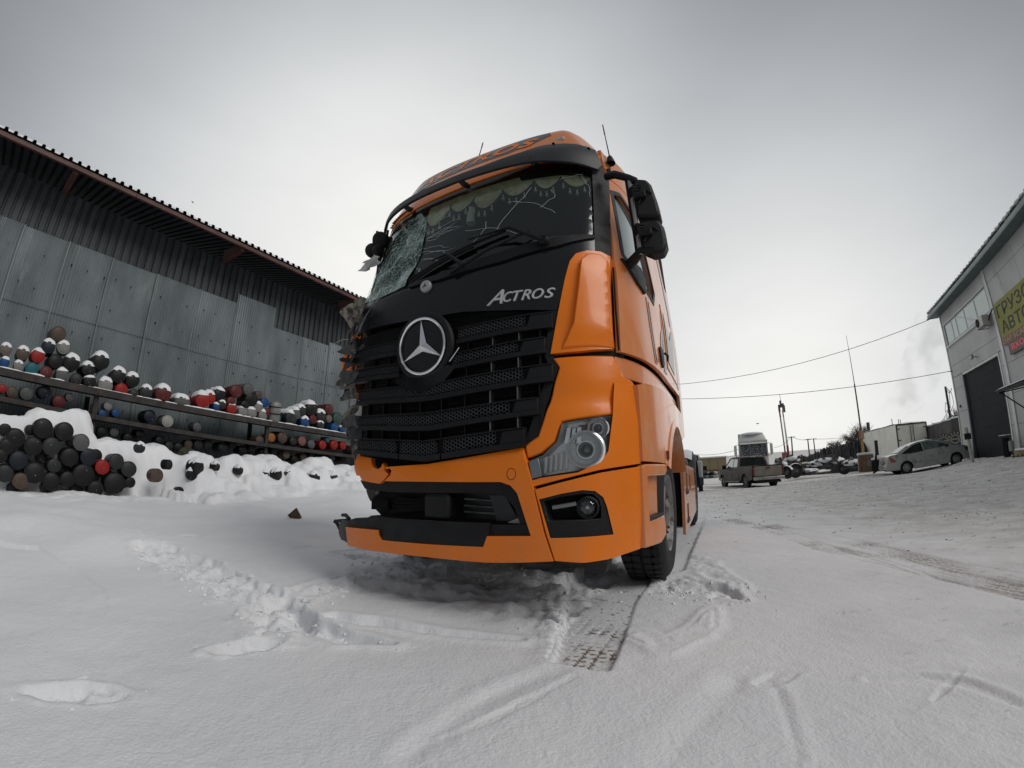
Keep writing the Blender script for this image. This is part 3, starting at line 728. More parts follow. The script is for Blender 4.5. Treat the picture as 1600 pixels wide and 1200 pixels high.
def roofY(x, z):
    lo, hi = .4, 1.6
    for _ in range(22):
        m = (lo + hi) / 2
        if roof_h(x, m) < z: lo = m
        else: hi = m
    return (lo + hi) / 2
def roofF(x, z, o): return Vector((x, roofY(x, z) - o, z + o * .4))
patch('roof_stripe', [(-.84, 3.43), (.30, 3.44), (.52, 3.50), (.66, 3.60), (.64, 3.655), (-.80, 3.62)], roofF, DECAL, T, thick=.003, off=.004, step=.06, bevel=0)
V_, F_ = fit_text('ACTROS', 1.28, .125, .035, .35, 1.12)
def roof_text():
    bm = bmesh.new()
    vs = [bm.verts.new(roofF(-.72 + x, 3.465 + y, .0065)) for x, y in V_]
    for f in F_:
        try: bm.faces.new([vs[i] for i in f])
        except ValueError: pass
    bmesh.ops.triangulate(bm, faces=bm.faces)
    return bm_obj('roof_lettering', bm, ORANGE, T, None)
roof_text()
# strip above the windscreen, sun visor and its brackets
patch('roof_edge', [(-1.0, 3.05), (-.5, 3.09), (.5, 3.13), (1.0, 3.14), (1.04, 3.28), (-1.04, 3.28)], front, ORANGE, T, thick=.03, off=.004, step=.08, bevel=.005)
def visor_map(x, z, o):
    k = (z - 3.15) / .3
    return Vector((x, S_(x, 3.15) - .10 + .16 * k * k - .02 - o, z - .095))
patch('sun_visor', [(-1.14, 3.10), (-1.0, 3.17), (-.5, 3.19), (0, 3.185), (.45, 3.17), (.62, 3.16), (.80, 3.13), (1.04, 3.10), (1.07, 3.16), (1.03, 3.34), (.90, 3.40), (.66, 3.415), (.5, 3.32), (.2, 3.275), (-.5, 3.28), (-1.0, 3.27), (-1.16, 3.18)], visor_map, DGREY, T, thick=.03, off=0, step=.07, bevel=.008)
for x in (-.62, -.02, .58):
    b_ = bmesh.new(); tube(b_, [(x, S_(x, 3.15) - .10, 3.12), (x + .02, S_(x, 3.1) - .05, 3.09), (x + .02, S_(x, 3.13) + .02, 3.12)], [.022, .026, .02], 6)
    bm_obj('visor_bracket', b_, BLACKP, T)
for x, z in ((.74, 3.39), (.99, 3.32)):
    bm = bmesh.new(); lathe(bm, [(0, -.012), (.012, -.01), (.012, .01)], 10, Matrix.Translation(visor_map(x, z, .0)) @ Matrix.Rotation(-math.pi / 2, 4, 'Z')); bm_obj('bolt', bm, VOID, T)
bm = bmesh.new(); box(bm, (.60, .0, -.02), (.78, .08, .02), Matrix.Translation((0, S_(.7, 3.5) + .0, 3.50))); bm_obj('marker_light', bm, mat('milky_lens', (.40, .42, .40), .3), T, bevel=.012)
# torn left end of the visor and lamp pods that hang off it
# --- windscreen
SHAT = [(-1.00, 2.23), (-.62, 2.15), (-.34, 2.17), (-.27, 2.45), (-.32, 2.82), (-.44, 2.98), (-.60, 2.95), (-.78, 2.80), (-.93, 2.62), (-1.01, 2.46)]
patch('windscreen', [(-1.03, 2.20), (-.6, 2.13), (0, 2.13), (.45, 2.15), (.75, 2.22), (1.005, 2.30), (1.0, 3.15), (.5, 3.14), (-.5, 3.10), (-1.0, 3.06)], lambda x, z, o: front(x, z, o), WSG, T, thick=0, off=-.006, step=.045, holes=[SHAT], smooth=80)
# crazed area: hundreds of small leaning shards inside a real crater
def shatter():
    rnd = random.Random(3); bm = bmesh.new()
    cx, cz = -.68, 2.60
    P = []
    outline = SHAT
    pts = []
    for ring in range(1, 22):
        rr = .026 * ring ** 1.05
        for k in range(int(7 + ring * 2.4)):
            a = (k + rnd.random() * .6) / int(7 + ring * 2.4) * 2 * math.pi
            p = (cx + rr * math.cos(a) * 1.05 + rnd.uniform(-.008, .008), cz + rr * math.sin(a) + rnd.uniform(-.008, .008))
            if inside(p, outline): pts.append(Vector(p))
    o_ = densify(outline, .06); n = len(o_)
    ov, oe, of, *_ = delaunay_2d_cdt([Vector(p) for p in o_] + pts, [(i, (i + 1) % n) for i in range(n)], [], 0, 1e-6)
    for f in of:
        c = (sum(ov[i][0] for i in f) / len(f), sum(ov[i][1] for i in f) / len(f))
        if not inside(c, outline): continue
        d = math.hypot(c[0] - cx, c[1] - cz); sink = (-.075 * math.exp(-(d / .17) ** 2) - .02 * math.exp(-((d - .3) / .1) ** 2)) * min(1, edge_dist(c, outline) / .08)
        tlt = rnd.uniform(-.05, .05), rnd.uniform(-.05, .05)
        vs = [bm.verts.new(front(ov[i][0] * .99 + c[0] * .01, ov[i][1] * .99 + c[1] * .01, .006 + sink + tlt[0] * (ov[i][0] - c[0]) + tlt[1] * (ov[i][1] - c[1]) + .015 * math.sin(ov[i][0] * 23) * math.sin(ov[i][1] * 19))) for i in f]
        bm.faces.new(vs)
    return bm
m_sh = bpy.data.materials.new('crazed_glass'); m_sh.use_nodes = True; t_ = m_sh.node_tree; N_ = t_.nodes; L_ = t_.links; N_.clear()
o_ = N_.new('ShaderNodeOutputMaterial'); tr_ = N_.new('ShaderNodeBsdfTransparent'); tr_.inputs[0].default_value = (.42, .58, .53, 1)
df = N_.new('ShaderNodeBsdfPrincipled'); df.inputs['Base Color'].default_value = (.20, .33, .30, 1); df.inputs['Roughness'].default_value = .25
vr = N_.new('ShaderNodeTexVoronoi'); vr.feature = 'DISTANCE_TO_EDGE'; vr.inputs['Scale'].default_value = 30; tc_ = N_.new('ShaderNodeTexCoord'); L_.new(tc_.outputs['Object'], vr.inputs[0])
v2 = N_.new('ShaderNodeTexVoronoi'); v2.feature = 'DISTANCE_TO_EDGE'; v2.inputs['Scale'].default_value = 9; L_.new(tc_.outputs['Object'], v2.inputs[0])
ns_ = N_.new('ShaderNodeTexNoise'); ns_.inputs['Scale'].default_value = 3.2; ns_.inputs['Detail'].default_value = 6; L_.new(tc_.outputs['Object'], ns_.inputs[0])
r1 = N_.new('ShaderNodeMapRange'); r1.inputs[1].default_value = .0; r1.inputs[2].default_value = .045; r1.inputs[3].default_value = .75; r1.inputs[4].default_value = .0; L_.new(vr.outputs[0], r1.inputs[0])
r2 = N_.new('ShaderNodeMapRange'); r2.inputs[1].default_value = .0; r2.inputs[2].default_value = .03; r2.inputs[3].default_value = .6; r2.inputs[4].default_value = .0; L_.new(v2.outputs[0], r2.inputs[0])
r3 = N_.new('ShaderNodeMapRange'); r3.inputs[1].default_value = .42; r3.inputs[2].default_value = .62; r3.inputs[3].default_value = .18; r3.inputs[4].default_value = .80; L_.new(ns_.outputs['Fac'], r3.inputs[0])
ad_ = N_.new('ShaderNodeMath'); ad_.operation = 'ADD'; L_.new(r1.outputs[0], ad_.inputs[0]); L_.new(r2.outputs[0], ad_.inputs[1])
ml_ = N_.new('ShaderNodeMath'); ml_.operation = 'MULTIPLY_ADD'; ml_.use_clamp = True; L_.new(ad_.outputs[0], ml_.inputs[0]); ml_.inputs[1].default_value = .55; L_.new(r3.outputs[0], ml_.inputs[2])
cr_ = N_.new('ShaderNodeMix'); cr_.data_type = 'RGBA'; L_.new(ad_.outputs[0], cr_.inputs[0]); cr_.inputs[6].default_value = (.26, .38, .35, 1); cr_.inputs[7].default_value = (.72, .80, .77, 1); L_.new(cr_.outputs[2], df.inputs['Base Color'])
mx_ = N_.new('ShaderNodeMixShader'); L_.new(ml_.outputs[0], mx_.inputs[0]); L_.new(tr_.outputs[0], mx_.inputs[1]); L_.new(df.outputs[0], mx_.inputs[2]); L_.new(mx_.outputs[0], o_.inputs[0])
so = bm_obj('crazed_glass', shatter(), m_sh, T, None); so['kind'] = 'stuff'; so['label'] = 'crazed greenish area of the windscreen around the impact'
# hairline cracks running to the right
WH = mat('crack_edge', (.45, .5, .5), .4)
for k, pts in enumerate([[(.33, 2.42), (.43, 2.60), (.53, 2.76), (.60, 2.86)], [(.10, 2.55), (.33, 2.50), (.56, 2.36)], [(.42, 2.74), (.62, 2.66), (.80, 2.50)], [(.20, 2.40), (.28, 2.52), (.26, 2.6)], [(.66, 2.60), (.76, 2.72), (.72, 2.80)], [(-.28, 2.6), (-.1, 2.66), (.06, 2.62)], [(-.28, 2.48), (-.1, 2.42), (.02, 2.36)], [(.78, 2.9), (.92, 2.96), (.96, 2.84), (.98, 2.7)]]):
    q = []
    for a, b in zip(pts, pts[1:]):
        for i in range(5): q.append((a[0] + (b[0] - a[0]) * i / 5 + random.uniform(-.008, .008), a[1] + (b[1] - a[1]) * i / 5 + random.uniform(-.008, .008)))
    tube_obj('crack', [front(x, z, .0) for x, z in q], .0013, WH, T, 4)
_rc = random.Random(21)
for k in range(22):
    a = _rc.uniform(-1.1, 1.25); r0 = .40; q = []
    for i in range(6):
        r_ = r0 + i * _rc.uniform(.03, .07); a += _rc.uniform(-.05, .05); x_, z_ = -.66 + r_ * math.cos(a), 2.58 + r_ * math.sin(a) * .8
        if x_ > -.28 and 2.2 < z_ < 3.0: q.append(front(x_, z_, .0))
    if len(q) > 1: tube_obj('crack', q, [.0012] * (len(q) - 1) + [.0004], WH, T, 4)
# interior
bm = bmesh.new(); box(bm, (-1.0, .75, 1.5), (1.0, 1.95, 1.9)); box(bm, (-1.02, .62, 1.5), (1.02, .95, 2.08)); bm_obj('dashboard', bm, mat('dash', (.02, .021, .022), .7), T, bevel=.05)
for sx in (-.55, .62):
    st = box_obj('seat', (sx - .24, 1.25, 1.9), (sx + .24, 1.42, 2.72), mat('seat_cloth', (.022, .024, .028), .9, bump=.3), T, bevel=.07)
    box_obj('headrest', (sx - .13, 1.27, 2.74), (sx + .13, 1.38, 2.90), mat('seat_cloth', (0, 0, 0)), st, bevel=.04)
box_obj('bunk', (-1.0, 1.6, 1.9), (1.0, 1.98, 3.05), mat('bunk_cloth', (.03, .033, .036), .9, var=.4, vscale=3), T, bevel=.05)
tube_obj('steering_wheel', [(.55 + .2 * math.cos(a), .98 - .06 * math.sin(a), 2.14 + .17 * math.sin(a)) for a in np.linspace(0, 2 * math.pi, 25)], .014, VOID, T)
box_obj('phone_holder', (-.30, .66, 2.15), (-.12, .68, 2.42), VOID, T)
patch('dash_paper', [(.22, 2.205), (.95, 2.30), (.95, 2.40), (.6, 2.37)], front, mat('paper', (.30, .33, .28), .8), T, thick=.002, off=-.10, step=.1, bevel=0)
# scalloped pelmet with fringe
CURT = mat('cream_brocade', (.80, .66, .42), .85, var=.35, vscale=14, col2=(.30, .28, .17), thr=.60, mscale=14)
FRNG = mat('dark_fringe', (.012, .014, .010), .95); TASS = mat('cream_tassel', (.82, .80, .68), .9)
sc = [(-.42, -.18, 2.80), (-.18, .06, 2.86), (.06, .30, 2.80), (.30, .56, 2.85), (.56, .76, 2.86), (.76, .97, 2.86)]
for a, b, zl in sc:
    n = 9
    low = [(a + (b - a) * i / n, zl + .13 * abs(2 * i / n - 1) ** 2) for i in range(n + 1)]
    c = patch('pelmet_scallop', low + [(b, 3.08), (a, 3.08)], front, CURT, T, thick=.01, off=-.07, step=.05, bevel=0)
    patch('fringe', [(x, z + .012) for x, z in low] + [(x, z - .038 - .004 * (i % 2)) for i, (x, z) in list(enumerate(low))[::-1]], front, FRNG, c, thick=.008, off=-.068, step=.05, bevel=0)
    for i in range(1, n, 2):
        x, z = low[i]; bm = bmesh.new(); lathe(bm, [(0, .0), (.006, -.004), (.005, -.02), (.014, -.05), (.0, -.05)], 8, Matrix.Translation(front(x, z - .035, -.055)) @ Matrix.Rotation(-math.pi / 2, 4, 'Y')); 
        bm_obj('tassel', bm, TASS, c)
bm = bmesh.new(); lathe(bm, [(0, 0), (.02, -.01), (.016, -.03), (.03, -.06), (.036, -.16), (0, -.16)], 12, Matrix.Translation(front(.06, 2.86, -.05)) @ Matrix.Rotation(-math.pi / 2, 4, 'Y')); bm_obj('tassel', bm, TASS, T)
patch('pelmet_scallop', [(.46, 3.02), (.98, 3.0), (1.0, 3.08), (.44, 3.08)], front, FRNG, T, thick=.01, off=-.05, step=.06, bevel=0)
# A pillars
patch('pillar', [(1.0, 2.16), (1.078, 2.17), (1.085, 3.02), (1.02, 3.12), (.99, 3.0)], front, BLACKP, T, thick=.03, off=.012, step=.07, bevel=.008)
patch('pillar', [(-1.03, 2.2), (-1.08, 2.2), (-1.07, 3.02), (-1.02, 3.10), (-.99, 3.0)], front, BLACKP, T, thick=.03, off=.0, step=.07, bevel=.006)
# --- hood
hood = patch('hood', [(-.93, 1.93), (-.60, 1.90), (-.24, 1.865), (-.05, 1.845), (.2, 1.835), (.5, 1.79), (.790, 1.755), (.828, 1.90), (.862, 2.06), (.905, 2.16), (1.0, 2.20), (1.0, 2.315), (.78, 2.225), (.45, 2.155), (0, 2.12), (-.5, 2.12), (-.85, 2.17), (-1.03, 2.215), (-1.0, 2.08)], front, GLOSSB, T, thick=.03, off=.012, step=.06, bevel=.006)
tube_obj('hood_crease', [front(-.62, 2.15, .016), front(-.80, 2.02, .017), front(-.92, 1.92, .016)], .005, CHROME, T, 5)
patch('cowl', [(-.28, 2.13), (0, 2.115), (.45, 2.14), (.80, 2.21), (1.0, 2.30), (1.0, 2.33), (.7, 2.27), (.4, 2.22), (0, 2.17), (-.28, 2.16)], front, BLACKP, T, thick=.05, off=.03, step=.06, bevel=.01)
bm = bmesh.new(); lathe(bm, [(0, .016), (.040, .016), (.044, .008), (.044, -.01)], 24, Matrix.Translation(front(-.11, 2.09, .02)) @ Matrix.Rotation(-math.pi / 2, 4, 'Z'))
cap = bm_obj('badge', bm, mat('silver_badge', (.45, .45, .44), .4, .3), T)
patch('badge_star', [(-.11, 2.115), (-.116, 2.093), (-.13, 2.078), (-.11, 2.087), (-.09, 2.078), (-.104, 2.093)], front, DGREY, cap, thick=.003, off=.041, step=.05, bevel=0)
SILVERP = mat('silver_letters', (.62, .63, .63), .35, .35)
text_obj('lettering', 'A', .108, .094, lambda x, y, o: front(.372 + x, 1.838 + y, .013 + o), SILVERP, T, bold=.0, shear=.5, thick=.012)
for i_, (ch_, cw_, cx_) in enumerate((('C', .062, .478), ('T', .060, .540), ('R', .058, .592), ('O', .068, .655), ('S', .060, .727))): text_obj('lettering', ch_, cw_, .066, lambda x, y, o: front(cx_ + x, 1.843 - .0015 * i_ + y, .013 + o), SILVERP, T, bold=.0, shear=.35, thick=.012)
# wipers
def wiper(p0, p1, p2, p3):
    a = tube_obj('wiper_arm', [front(*p0, .06), front(*p1, .075), front(*p2, .05)], [.016, .012, .006], BLACKP, T)
    tube_obj('wiper_blade', [front(p3[0][0] + (p3[1][0] - p3[0][0]) * i / 8, p3[0][1] + (p3[1][1] - p3[0][1]) * i / 8 + .02 * math.sin(i / 8 * math.pi), .022) for i in range(9)], .011, VOID, a)
wiper((.72, 2.25), (.50, 2.40), (.18, 2.40), ((-.30, 2.20), (.45, 2.42)))
wiper((.20, 2.16), (.05, 2.30), (-.1, 2.30), ((-.28, 2.17), (.22, 2.34)))
tube_obj('wiper_arm', [front(.1, 2.13, .05), front(.36, 2.24, .07), front(.62, 2.36, .04)], [.014, .014, .007], BLACKP, T)
bm = bmesh.new(); lathe(bm, [(0, .05), (.03, .05), (.04, .02), (.04, -.03)], 16, Matrix.Translation(front(.72, 2.25, .02)) @ Matrix.Rotation(-math.pi / 2, 4, 'Z')); bm_obj('wiper_pivot', bm, BLACKP, T)
# --- radiator opening and grille
patch('grille_backing', [(-.90, 1.92), (-.60, 1.03), (0, .93), (.62, .99), (.72, 1.06), (.80, 1.44), (.80, 1.75), (.2, 1.83)], lambda x, z, o: front(x, z, o), VOID, T, thick=.01, off=-.075, step=.1, bevel=0)
patch('grille_frame', [(.70, 1.04), (.725, 1.175), (.795, 1.41), (.765, 1.49), (.80, 1.755), (.76, 1.755), (.72, 1.49), (.75, 1.41), (.67, 1.15), (.62, 1.02), (.60, .99), (.64, .985)], front, BLACKP, T, thick=.07, off=.008, step=.05, bevel=.006)
# each bar is a V: (right end z top, z bottom), (centre top, bottom), reach left and right
bars = [(1.733, 1.640, 1.700, 1.600, -.80, .775), (1.580, 1.490, 1.535, 1.440, -.74, .735), (1.418, 1.322, 1.372, 1.270, -.66, .775), (1.235, 1.150, 1.195, 1.090, -.62, .700), (1.085, .990, 1.030, .912, -.62, .625)]
HEX = mat('grille_mesh', (.030, .031, .034), .5, var=.2, vscale=9)
def hexbar(zl, zr_t, zc_t, zc_b, zr_b, x0, x1, parent, skip=None):
    """perforated strip made of real hexagonal rings"""
    bm = bmesh.new(); a = .0122; h = a * math.sqrt(3)
    def top(x): return zc_t + (zr_t - zc_t) * min(abs(x) / .75, 1.2)
    def bot(x): return zc_b + (zr_b - zc_b) * min(abs(x) / .75, 1.2)
    zmax = max(top(x0), top(x1)); zmin = zc_b
    for i in range(int((x1 - x0) / (1.5 * a)) + 1):
        x = x0 + i * 1.5 * a
        for j in range(int((zmax - zmin) / h) + 3):
            z = zmin + (j + (i % 2) * .5) * h + .0 
            z = z + ((top(x) - zc_t))          # rows follow the V
            if z - h / 2 < bot(x) - .006 or z + h / 2 > top(x) + .007: continue
            if skip and math.hypot(x - skip[0], z - skip[1]) < skip[2]: continue
            O, I, B = [], [], []
            for k in range(6):
                an = k * math.pi / 3
                O.append(bm.verts.new(front(x + a * math.cos(an), z + a * math.sin(an), .040)))
                I.append(bm.verts.new(front(x + a * .78 * math.cos(an), z + a * .78 * math.sin(an), .040)))
                B.append(bm.verts.new(front(x + a * .78 * math.cos(an), z + a * .78 * math.sin(an), .022)))
            for k in range(6):
                l = (k + 1) % 6; bm.faces.new((O[k], O[l], I[l], I[k])); bm.faces.new((I[k], I[l], B[l], B[k]))
    o = bm_obj('honeycomb', bm, HEX, parent, None); o['kind'] = 'stuff'
for bi, (rt, rb, ct, cb, xl, xr) in enumerate(bars):
    lip = .30
    def zt(x, f=0): return ct + (rt - ct) * min(abs(x) / .75, 1.2)
    def zb(x): return cb + (rb - cb) * min(abs(x) / .75, 1.2)
    def zm(x): return zb(x) + (zt(x) - zb(x)) * lip
    spans = [(xl, xr)] if bi > 1 else [(xl, -.26), (.19, xr)] if bi == 0 else [(xl, -.24), (.15, xr)]
    if bi == 4: spans = [(xl, -.205), (-.195, .115), (.125, xr)]
    for s0, s1 in spans:
        n = 8; xs = [s0 + (s1 - s0) * i / n for i in range(n + 1)]
        b = patch('grille_bar', [(x, zb(x)) for x in xs] + [(x, zm(x)) for x in xs[::-1]], front, BLACKP, T, thick=.05, off=.042, step=.06, bevel=.006)
        patch('bar_backing', [(x, zm(x) + .001) for x in xs] + [(x, zt(x)) for x in xs[::-1]], front, VOID, b, thick=.02, off=.018, step=.08, bevel=0)
        patch('bar_edge', [(x, zt(x)) for x in xs] + [(x, zt(x) + .007) for x in xs[::-1]], front, BLACKP, b, thick=.05, off=.044, step=.08, bevel=0)
        # end cap of the perforated area
        e0, e1 = s0 + .02, s1 - (.16 if s1 == xr else .02)
        if s1 == xr:
            patch('bar_end', [(e1 + .02, zm(e1 + .02)), (s1, zm(s1)), (s1, zt(s1)), (e1 - .02 + .06, zt(e1))], front, BLACKP, b, thick=.03, off=.039, step=.06, bevel=.003)
        hexbar(0, zt(.75), ct, zm(0), zm(.75), e0, e1, b, skip=(-.03, 1.62, .235))
# slats and dividers in the gaps
for (bt, bb) in zip(bars[1:], bars[:-1]):
    for f, r_ in ((.30, .004), (.62, .004)):
        for s0, s1 in ((-.60, .66),):
            pts = []
            for i in range(9):
                x = s0 + (s1 - s0) * i / 8; v = min(abs(x) / .75, 1.2)
                zt2 = bt[2] + (bt[0] - bt[2]) * v; zb2 = bb[3] + (bb[1] - bb[3]) * v
                pts.append(front(x, zt2 + (zb2 - zt2) * f, -.02))
            tube_obj('grille_slat', pts, r_, BLACKP, T, 5)
    for x in (-.54, -.38, -.22, -.06, .10, .26, .42, .58, .70):
        v = min(abs(x) / .75, 1.2); z0 = bt[2] + (bt[0] - bt[2]) * v; z1 = bb[3] + (bb[1] - bb[3]) * v
        box_obj('grille_divider', (x - .004, S_(x, z0) - .012, z0), (x + .004, S_(x, z0) + .03, z1), STEEL if x in (.42, .58) else BLACKP, T)
# --- star emblem
EM = Matrix.Translation((-.035, S_(0, 1.62) - .055, 1.625)) @ Matrix.Rotation(math.radians(5.5), 4, 'X') @ Matrix.Rotation(-math.pi / 2, 4, 'Z')
bm = bmesh.new(); lathe(bm, [(0, -.02), (.212, -.02), (.222, .0), (.214, .022), (.19, .03), (.182, .016), (0, .016)], 48, EM); emb = bm_obj('emblem', bm, BLACKP, T)
bm = bmesh.new(); lathe(bm, [(.163, .020), (.166, .036), (.174, .040), (.182, .036), (.185, .020)], 56, EM, closed=True); bm_obj('ring', bm, CHROME, emb)
bm = bmesh.new()
def E_(a, r, h): return EM @ Vector((h, r * math.sin(a), r * math.cos(a)))
c0 = bm.verts.new(E_(0, 0, .052))
for k in range(3):
    a = k * 2 * math.pi / 3; tip = bm.verts.new(E_(a, .168, .034)); l = bm.verts.new(E_(a - math.pi / 3, .034, .024)); r = bm.verts.new(E_(a + math.pi / 3, .034, .024))
    bm.faces.new((c0, l, tip)); bm.faces.new((c0, tip, r))
bm_obj('star', bm, CHROME, emb, None)
bm = bmesh.new()
for i in range(-22, 23):
    r_ = .158; d = i * .0072
    if abs(d) < r_:
        w = math.sqrt(r_ * r_ - d * d); box(bm, (.016, d - .0012, -w), (.021, d + .0012, w), EM); box(bm, (.016, -w, d - .0012), (.020, w, d + .0012), EM)
o = bm_obj('emblem_mesh', bm, HEX, emb, None); o['kind'] = 'stuff'
patch('emblem_housing', [(-.27, 1.44), (-.2, 1.37), (-.04, 1.33), (.12, 1.38), (.20, 1.46), (.1, 1.50), (-.16, 1.50)], front, GLOSSB, T, thick=.05, off=.045, step=.05, bevel=.008)
tube_obj('emblem_trim', [front(.16, 1.50, .05), front(.22, 1.58, .05)], .004, CHROME, T)
# --- corner deflector on the viewer's right
patch('corner_panel', [(.757, 1.487), (.80, 1.75), (.84, 1.97), (.868, 2.09), (.90, 2.155), (.96, 2.19), (1.03, 2.20), (1.078, 2.18), (1.062, 1.95), (1.055, 1.53), (.90, 1.50)], front, ORANGE, T, thick=.05, off=.016, step=.045, bevel=.012)
def deff(x, z): return .026 * float(sstep(1.52, 1.66, z)) * (1 - float(sstep(2.0, 2.19, z)) * .6)
patch('corner_fairing', [(.815, 1.515), (.885, 1.66), (.915, 1.90), (.935, 2.10), (.965, 2.16), (1.03, 2.17), (1.068, 2.13), (1.066, 1.9), (1.064, 1.535), (.95, 1.53)], front, ORANGE, T, thick=.05, off=.028, step=.04, bevel=.010, offf=deff)
patch('corner_gap', [(.76, 1.455), (1.10, 1.50), (1.10, 1.54), (.76, 1.50)], front, VOID, T, thick=.02, off=-.03, step=.08, bevel=0)
# mirrored deflector is torn away on the far side; its bracketry shows
# --- lower corner: cheek above the headlamp
HL = [(.640, .905), (.652, .808), (.707, .822), (.878, .845), (.967, .886), (1.010, .944), (1.037, 1.137), (.811, 1.097), (.782, 1.0), (.709, .930)]
cheek = [(.765, 1.462), (.93, 1.475), (1.06, 1.488), (1.10, 1.37), (1.135, 1.352), (1.145, 1.325), (1.055, 1.318), (1.045, 1.145), (.805, 1.105), (.770, 1.0), (.70, .942), (.628, .915), (.615, .985), (.69, 1.035), (.735, 1.175), (.80, 1.41)]
def chf(x, z): return .03 * float(sstep(1.25, 1.40, z)) * 0 - .018 * float(sstep(1.16, 1.22, z) * (1 - sstep(1.24, 1.33, z))) + .014
patch('cheek_panel', cheek, front, ORANGE, T, thick=.05, off=.0, step=.04, bevel=.009, offf=chf)
flap = [(1.062, 1.325), (1.140, 1.332), (1.156, 1.1), (1.152, .872), (.98, .845), (.80, .802), (.662, .768), (.658, .800), (.707, .812), (.880, .834), (.975, .876), (1.020, .940), (1.048, 1.14)]
patch('headlamp_flap', flap, front, ORANGE, T, thick=.05, off=.030, step=.04, bevel=.010)
patch('trim_plate', [(.638, .900), (.652, .806), (.705, .820), (.690, .915)], front, mat('grey_plate', (.16, .18, .20), .35, .4), T, thick=.02, off=.026, step=.05, bevel=.004)
# headlamp: chrome bowl, two lens barrels, ribbed indicator, amber reflector, clear cover
HBOWL = mat('lamp_bowl', (.88, .89, .89), .22, .25)
hl = patch('headlight', HL, front, HBOWL, T, thick=.01, off=-.085, step=.05, bevel=0)
hs = [(x, z) for x, z in HL]
bm = bmesh.new(); lp = densify(hs, .05); A = [bm.verts.new(front(x, z, .012)) for x, z in lp]; B = [bm.verts.new(front(x, z, -.09)) for x, z in lp]
for i in range(len(lp)): bm.faces.new((A[i], A[(i + 1) % len(lp)], B[(i + 1) % len(lp)], B[i]))
bm_obj('headlight_bezel', bm, mat('satin_bezel', (.55, .56, .57), .3, .3), hl, 40)
patch('headlight_cover', HL, front, CLEARG, hl, thick=0, off=.02, step=.05)
def barrel(x, z, r, y_in, y_out, parent, lens_r):
    y0 = S_(x, z); M_ = Matrix.Translation((x, y0, z)) @ Matrix.Rotation(math.radians(20), 4, 'Z') @ Matrix.Rotation(-math.pi / 2, 4, 'Z')
    bm = bmesh.new(); lathe(bm, [(r * 1.12, y_in), (r * 1.12, y_out), (r, y_out + .006), (r * .94, y_out), (r * .80, y_in + .03), (lens_r * 1.25, y_in + .018), (lens_r * 1.2, y_in + .05), (lens_r, y_in + .05)], 36, M_); o = bm_obj('lamp_barrel', bm, HBOWL, parent, 50)
    bm = bmesh.new(); lathe(bm, [(lens_r, y_in + .045), (lens_r * .85, y_in + .066), (lens_r * .5, y_in + .08), (0, y_in + .085)], 28, M_); bm_obj('projector_lens', bm, mat('dark_lens', (.04, .045, .05), .05, coat=1, spec=.9), o, 60)
    bm = bmesh.new(); lathe(bm, [(r * .92, y_in + .004), (lens_r * 1.2, y_in + .02)], 28, M_); bm_obj('reflector', bm, mat('dark_reflector', (.13, .13, .135), .2, .9), o, 60)
barrel(.915, .955, .092, -.08, .0, hl, .042)
barrel(.975, 1.070, .054, -.08, -.008, hl, .026)
AMB = mat('amber_reflector', (.10, .018, .012), .35, coat=.5)
patch('amber_reflector', [(.86, 1.03), (.93, 1.05), (.94, 1.10), (.87, 1.09)], front, AMB, hl, thick=.01, off=-.06, step=.05, bevel=0)
patch('amber_reflector', [(1.00, .95), (1.02, 1.0), (1.03, 1.13), (1.0, 1.12)], front, AMB, hl, thick=.01, off=-.05, step=.05, bevel=0)
for i in range(5):
    patch('light_rib', [(.70 + i * .026, .835 + i * .004), (.713 + i * .026, .837 + i * .004), (.722 + i * .026, .925 + i * .008), (.708 + i * .026, .920 + i * .008)], front, mat('frosted_rib', (.80, .80, .78), .35), hl, thick=.02, off=-.02, step=.04, bevel=.004)
for i in range(3):
    patch('facet', [(.80 + i * .03, .99), (.822 + i * .03, .995), (.835 + i * .025, 1.08), (.815 + i * .025, 1.075)], front, CHROME, hl, thick=.02, off=-.045, step=.04, bevel=.004)
# --- bumper
def bf(x, z): return .035 * (1 - float(sstep(.86 - .06 * (abs(x) < 0), .96, z - .05 * min(abs(x) / .6, 1)))) + .004
bump = [(.02, .900), (.30, .934), (.607, .975), (.630, .900), (.664, .765), (.712, .533), (.757, .381), (.40, .362), (.0, .362), (-.40, .352), (-.72, .352), (-.755, .475), (-.60, .482), (-.385, .488), (-.375, .455), (-.34, .430), (0, .437), (.385, .446), (.408, .505), (.648, .512), (.580, .735), (.545, .775), (.490, .794), (0, .797), (-.325, .797), (-.30, .815), (-.27, .835), (-.262, .862), (-.275, .878), (-.31, .872), (-.32, .885)]
patch('bumper', bump, front, ORANGE, T, thick=.04, off=0, step=.045, bevel=.008, offf=bf)
patch('bumper_piece', [(-.635, .968), (-.47, .945), (-.452, .905), (-.425, .880), (-.385, .872), (-.355, .885), (-.345, .910), (-.330, .888), (-.322, .860), (-.30, .845), (-.29, .838), (-.335, .80), (-.37, .780), (-.545, .797), (-.575, .83), (-.61, .83), (-.64, .88)], front, ORANGE, T, thick=.04, off=0, step=.04, bevel=.006, offf=bf)
patch('tow_cover', [(.551 + .022 * math.cos(a), .835 + .028 * math.sin(a)) for a in np.linspace(0, 2 * math.pi, 19)[:-1]], front, ORANGE, T, thick=.004, off=.0405, step=.05, bevel=.0015)
tube_obj('tow_cover_gap', [front(.551 + .024 * math.cos(a), .835 + .030 * math.sin(a), .038) for a in np.linspace(0, 2 * math.pi, 25)], .0025, VOID, T, 4)
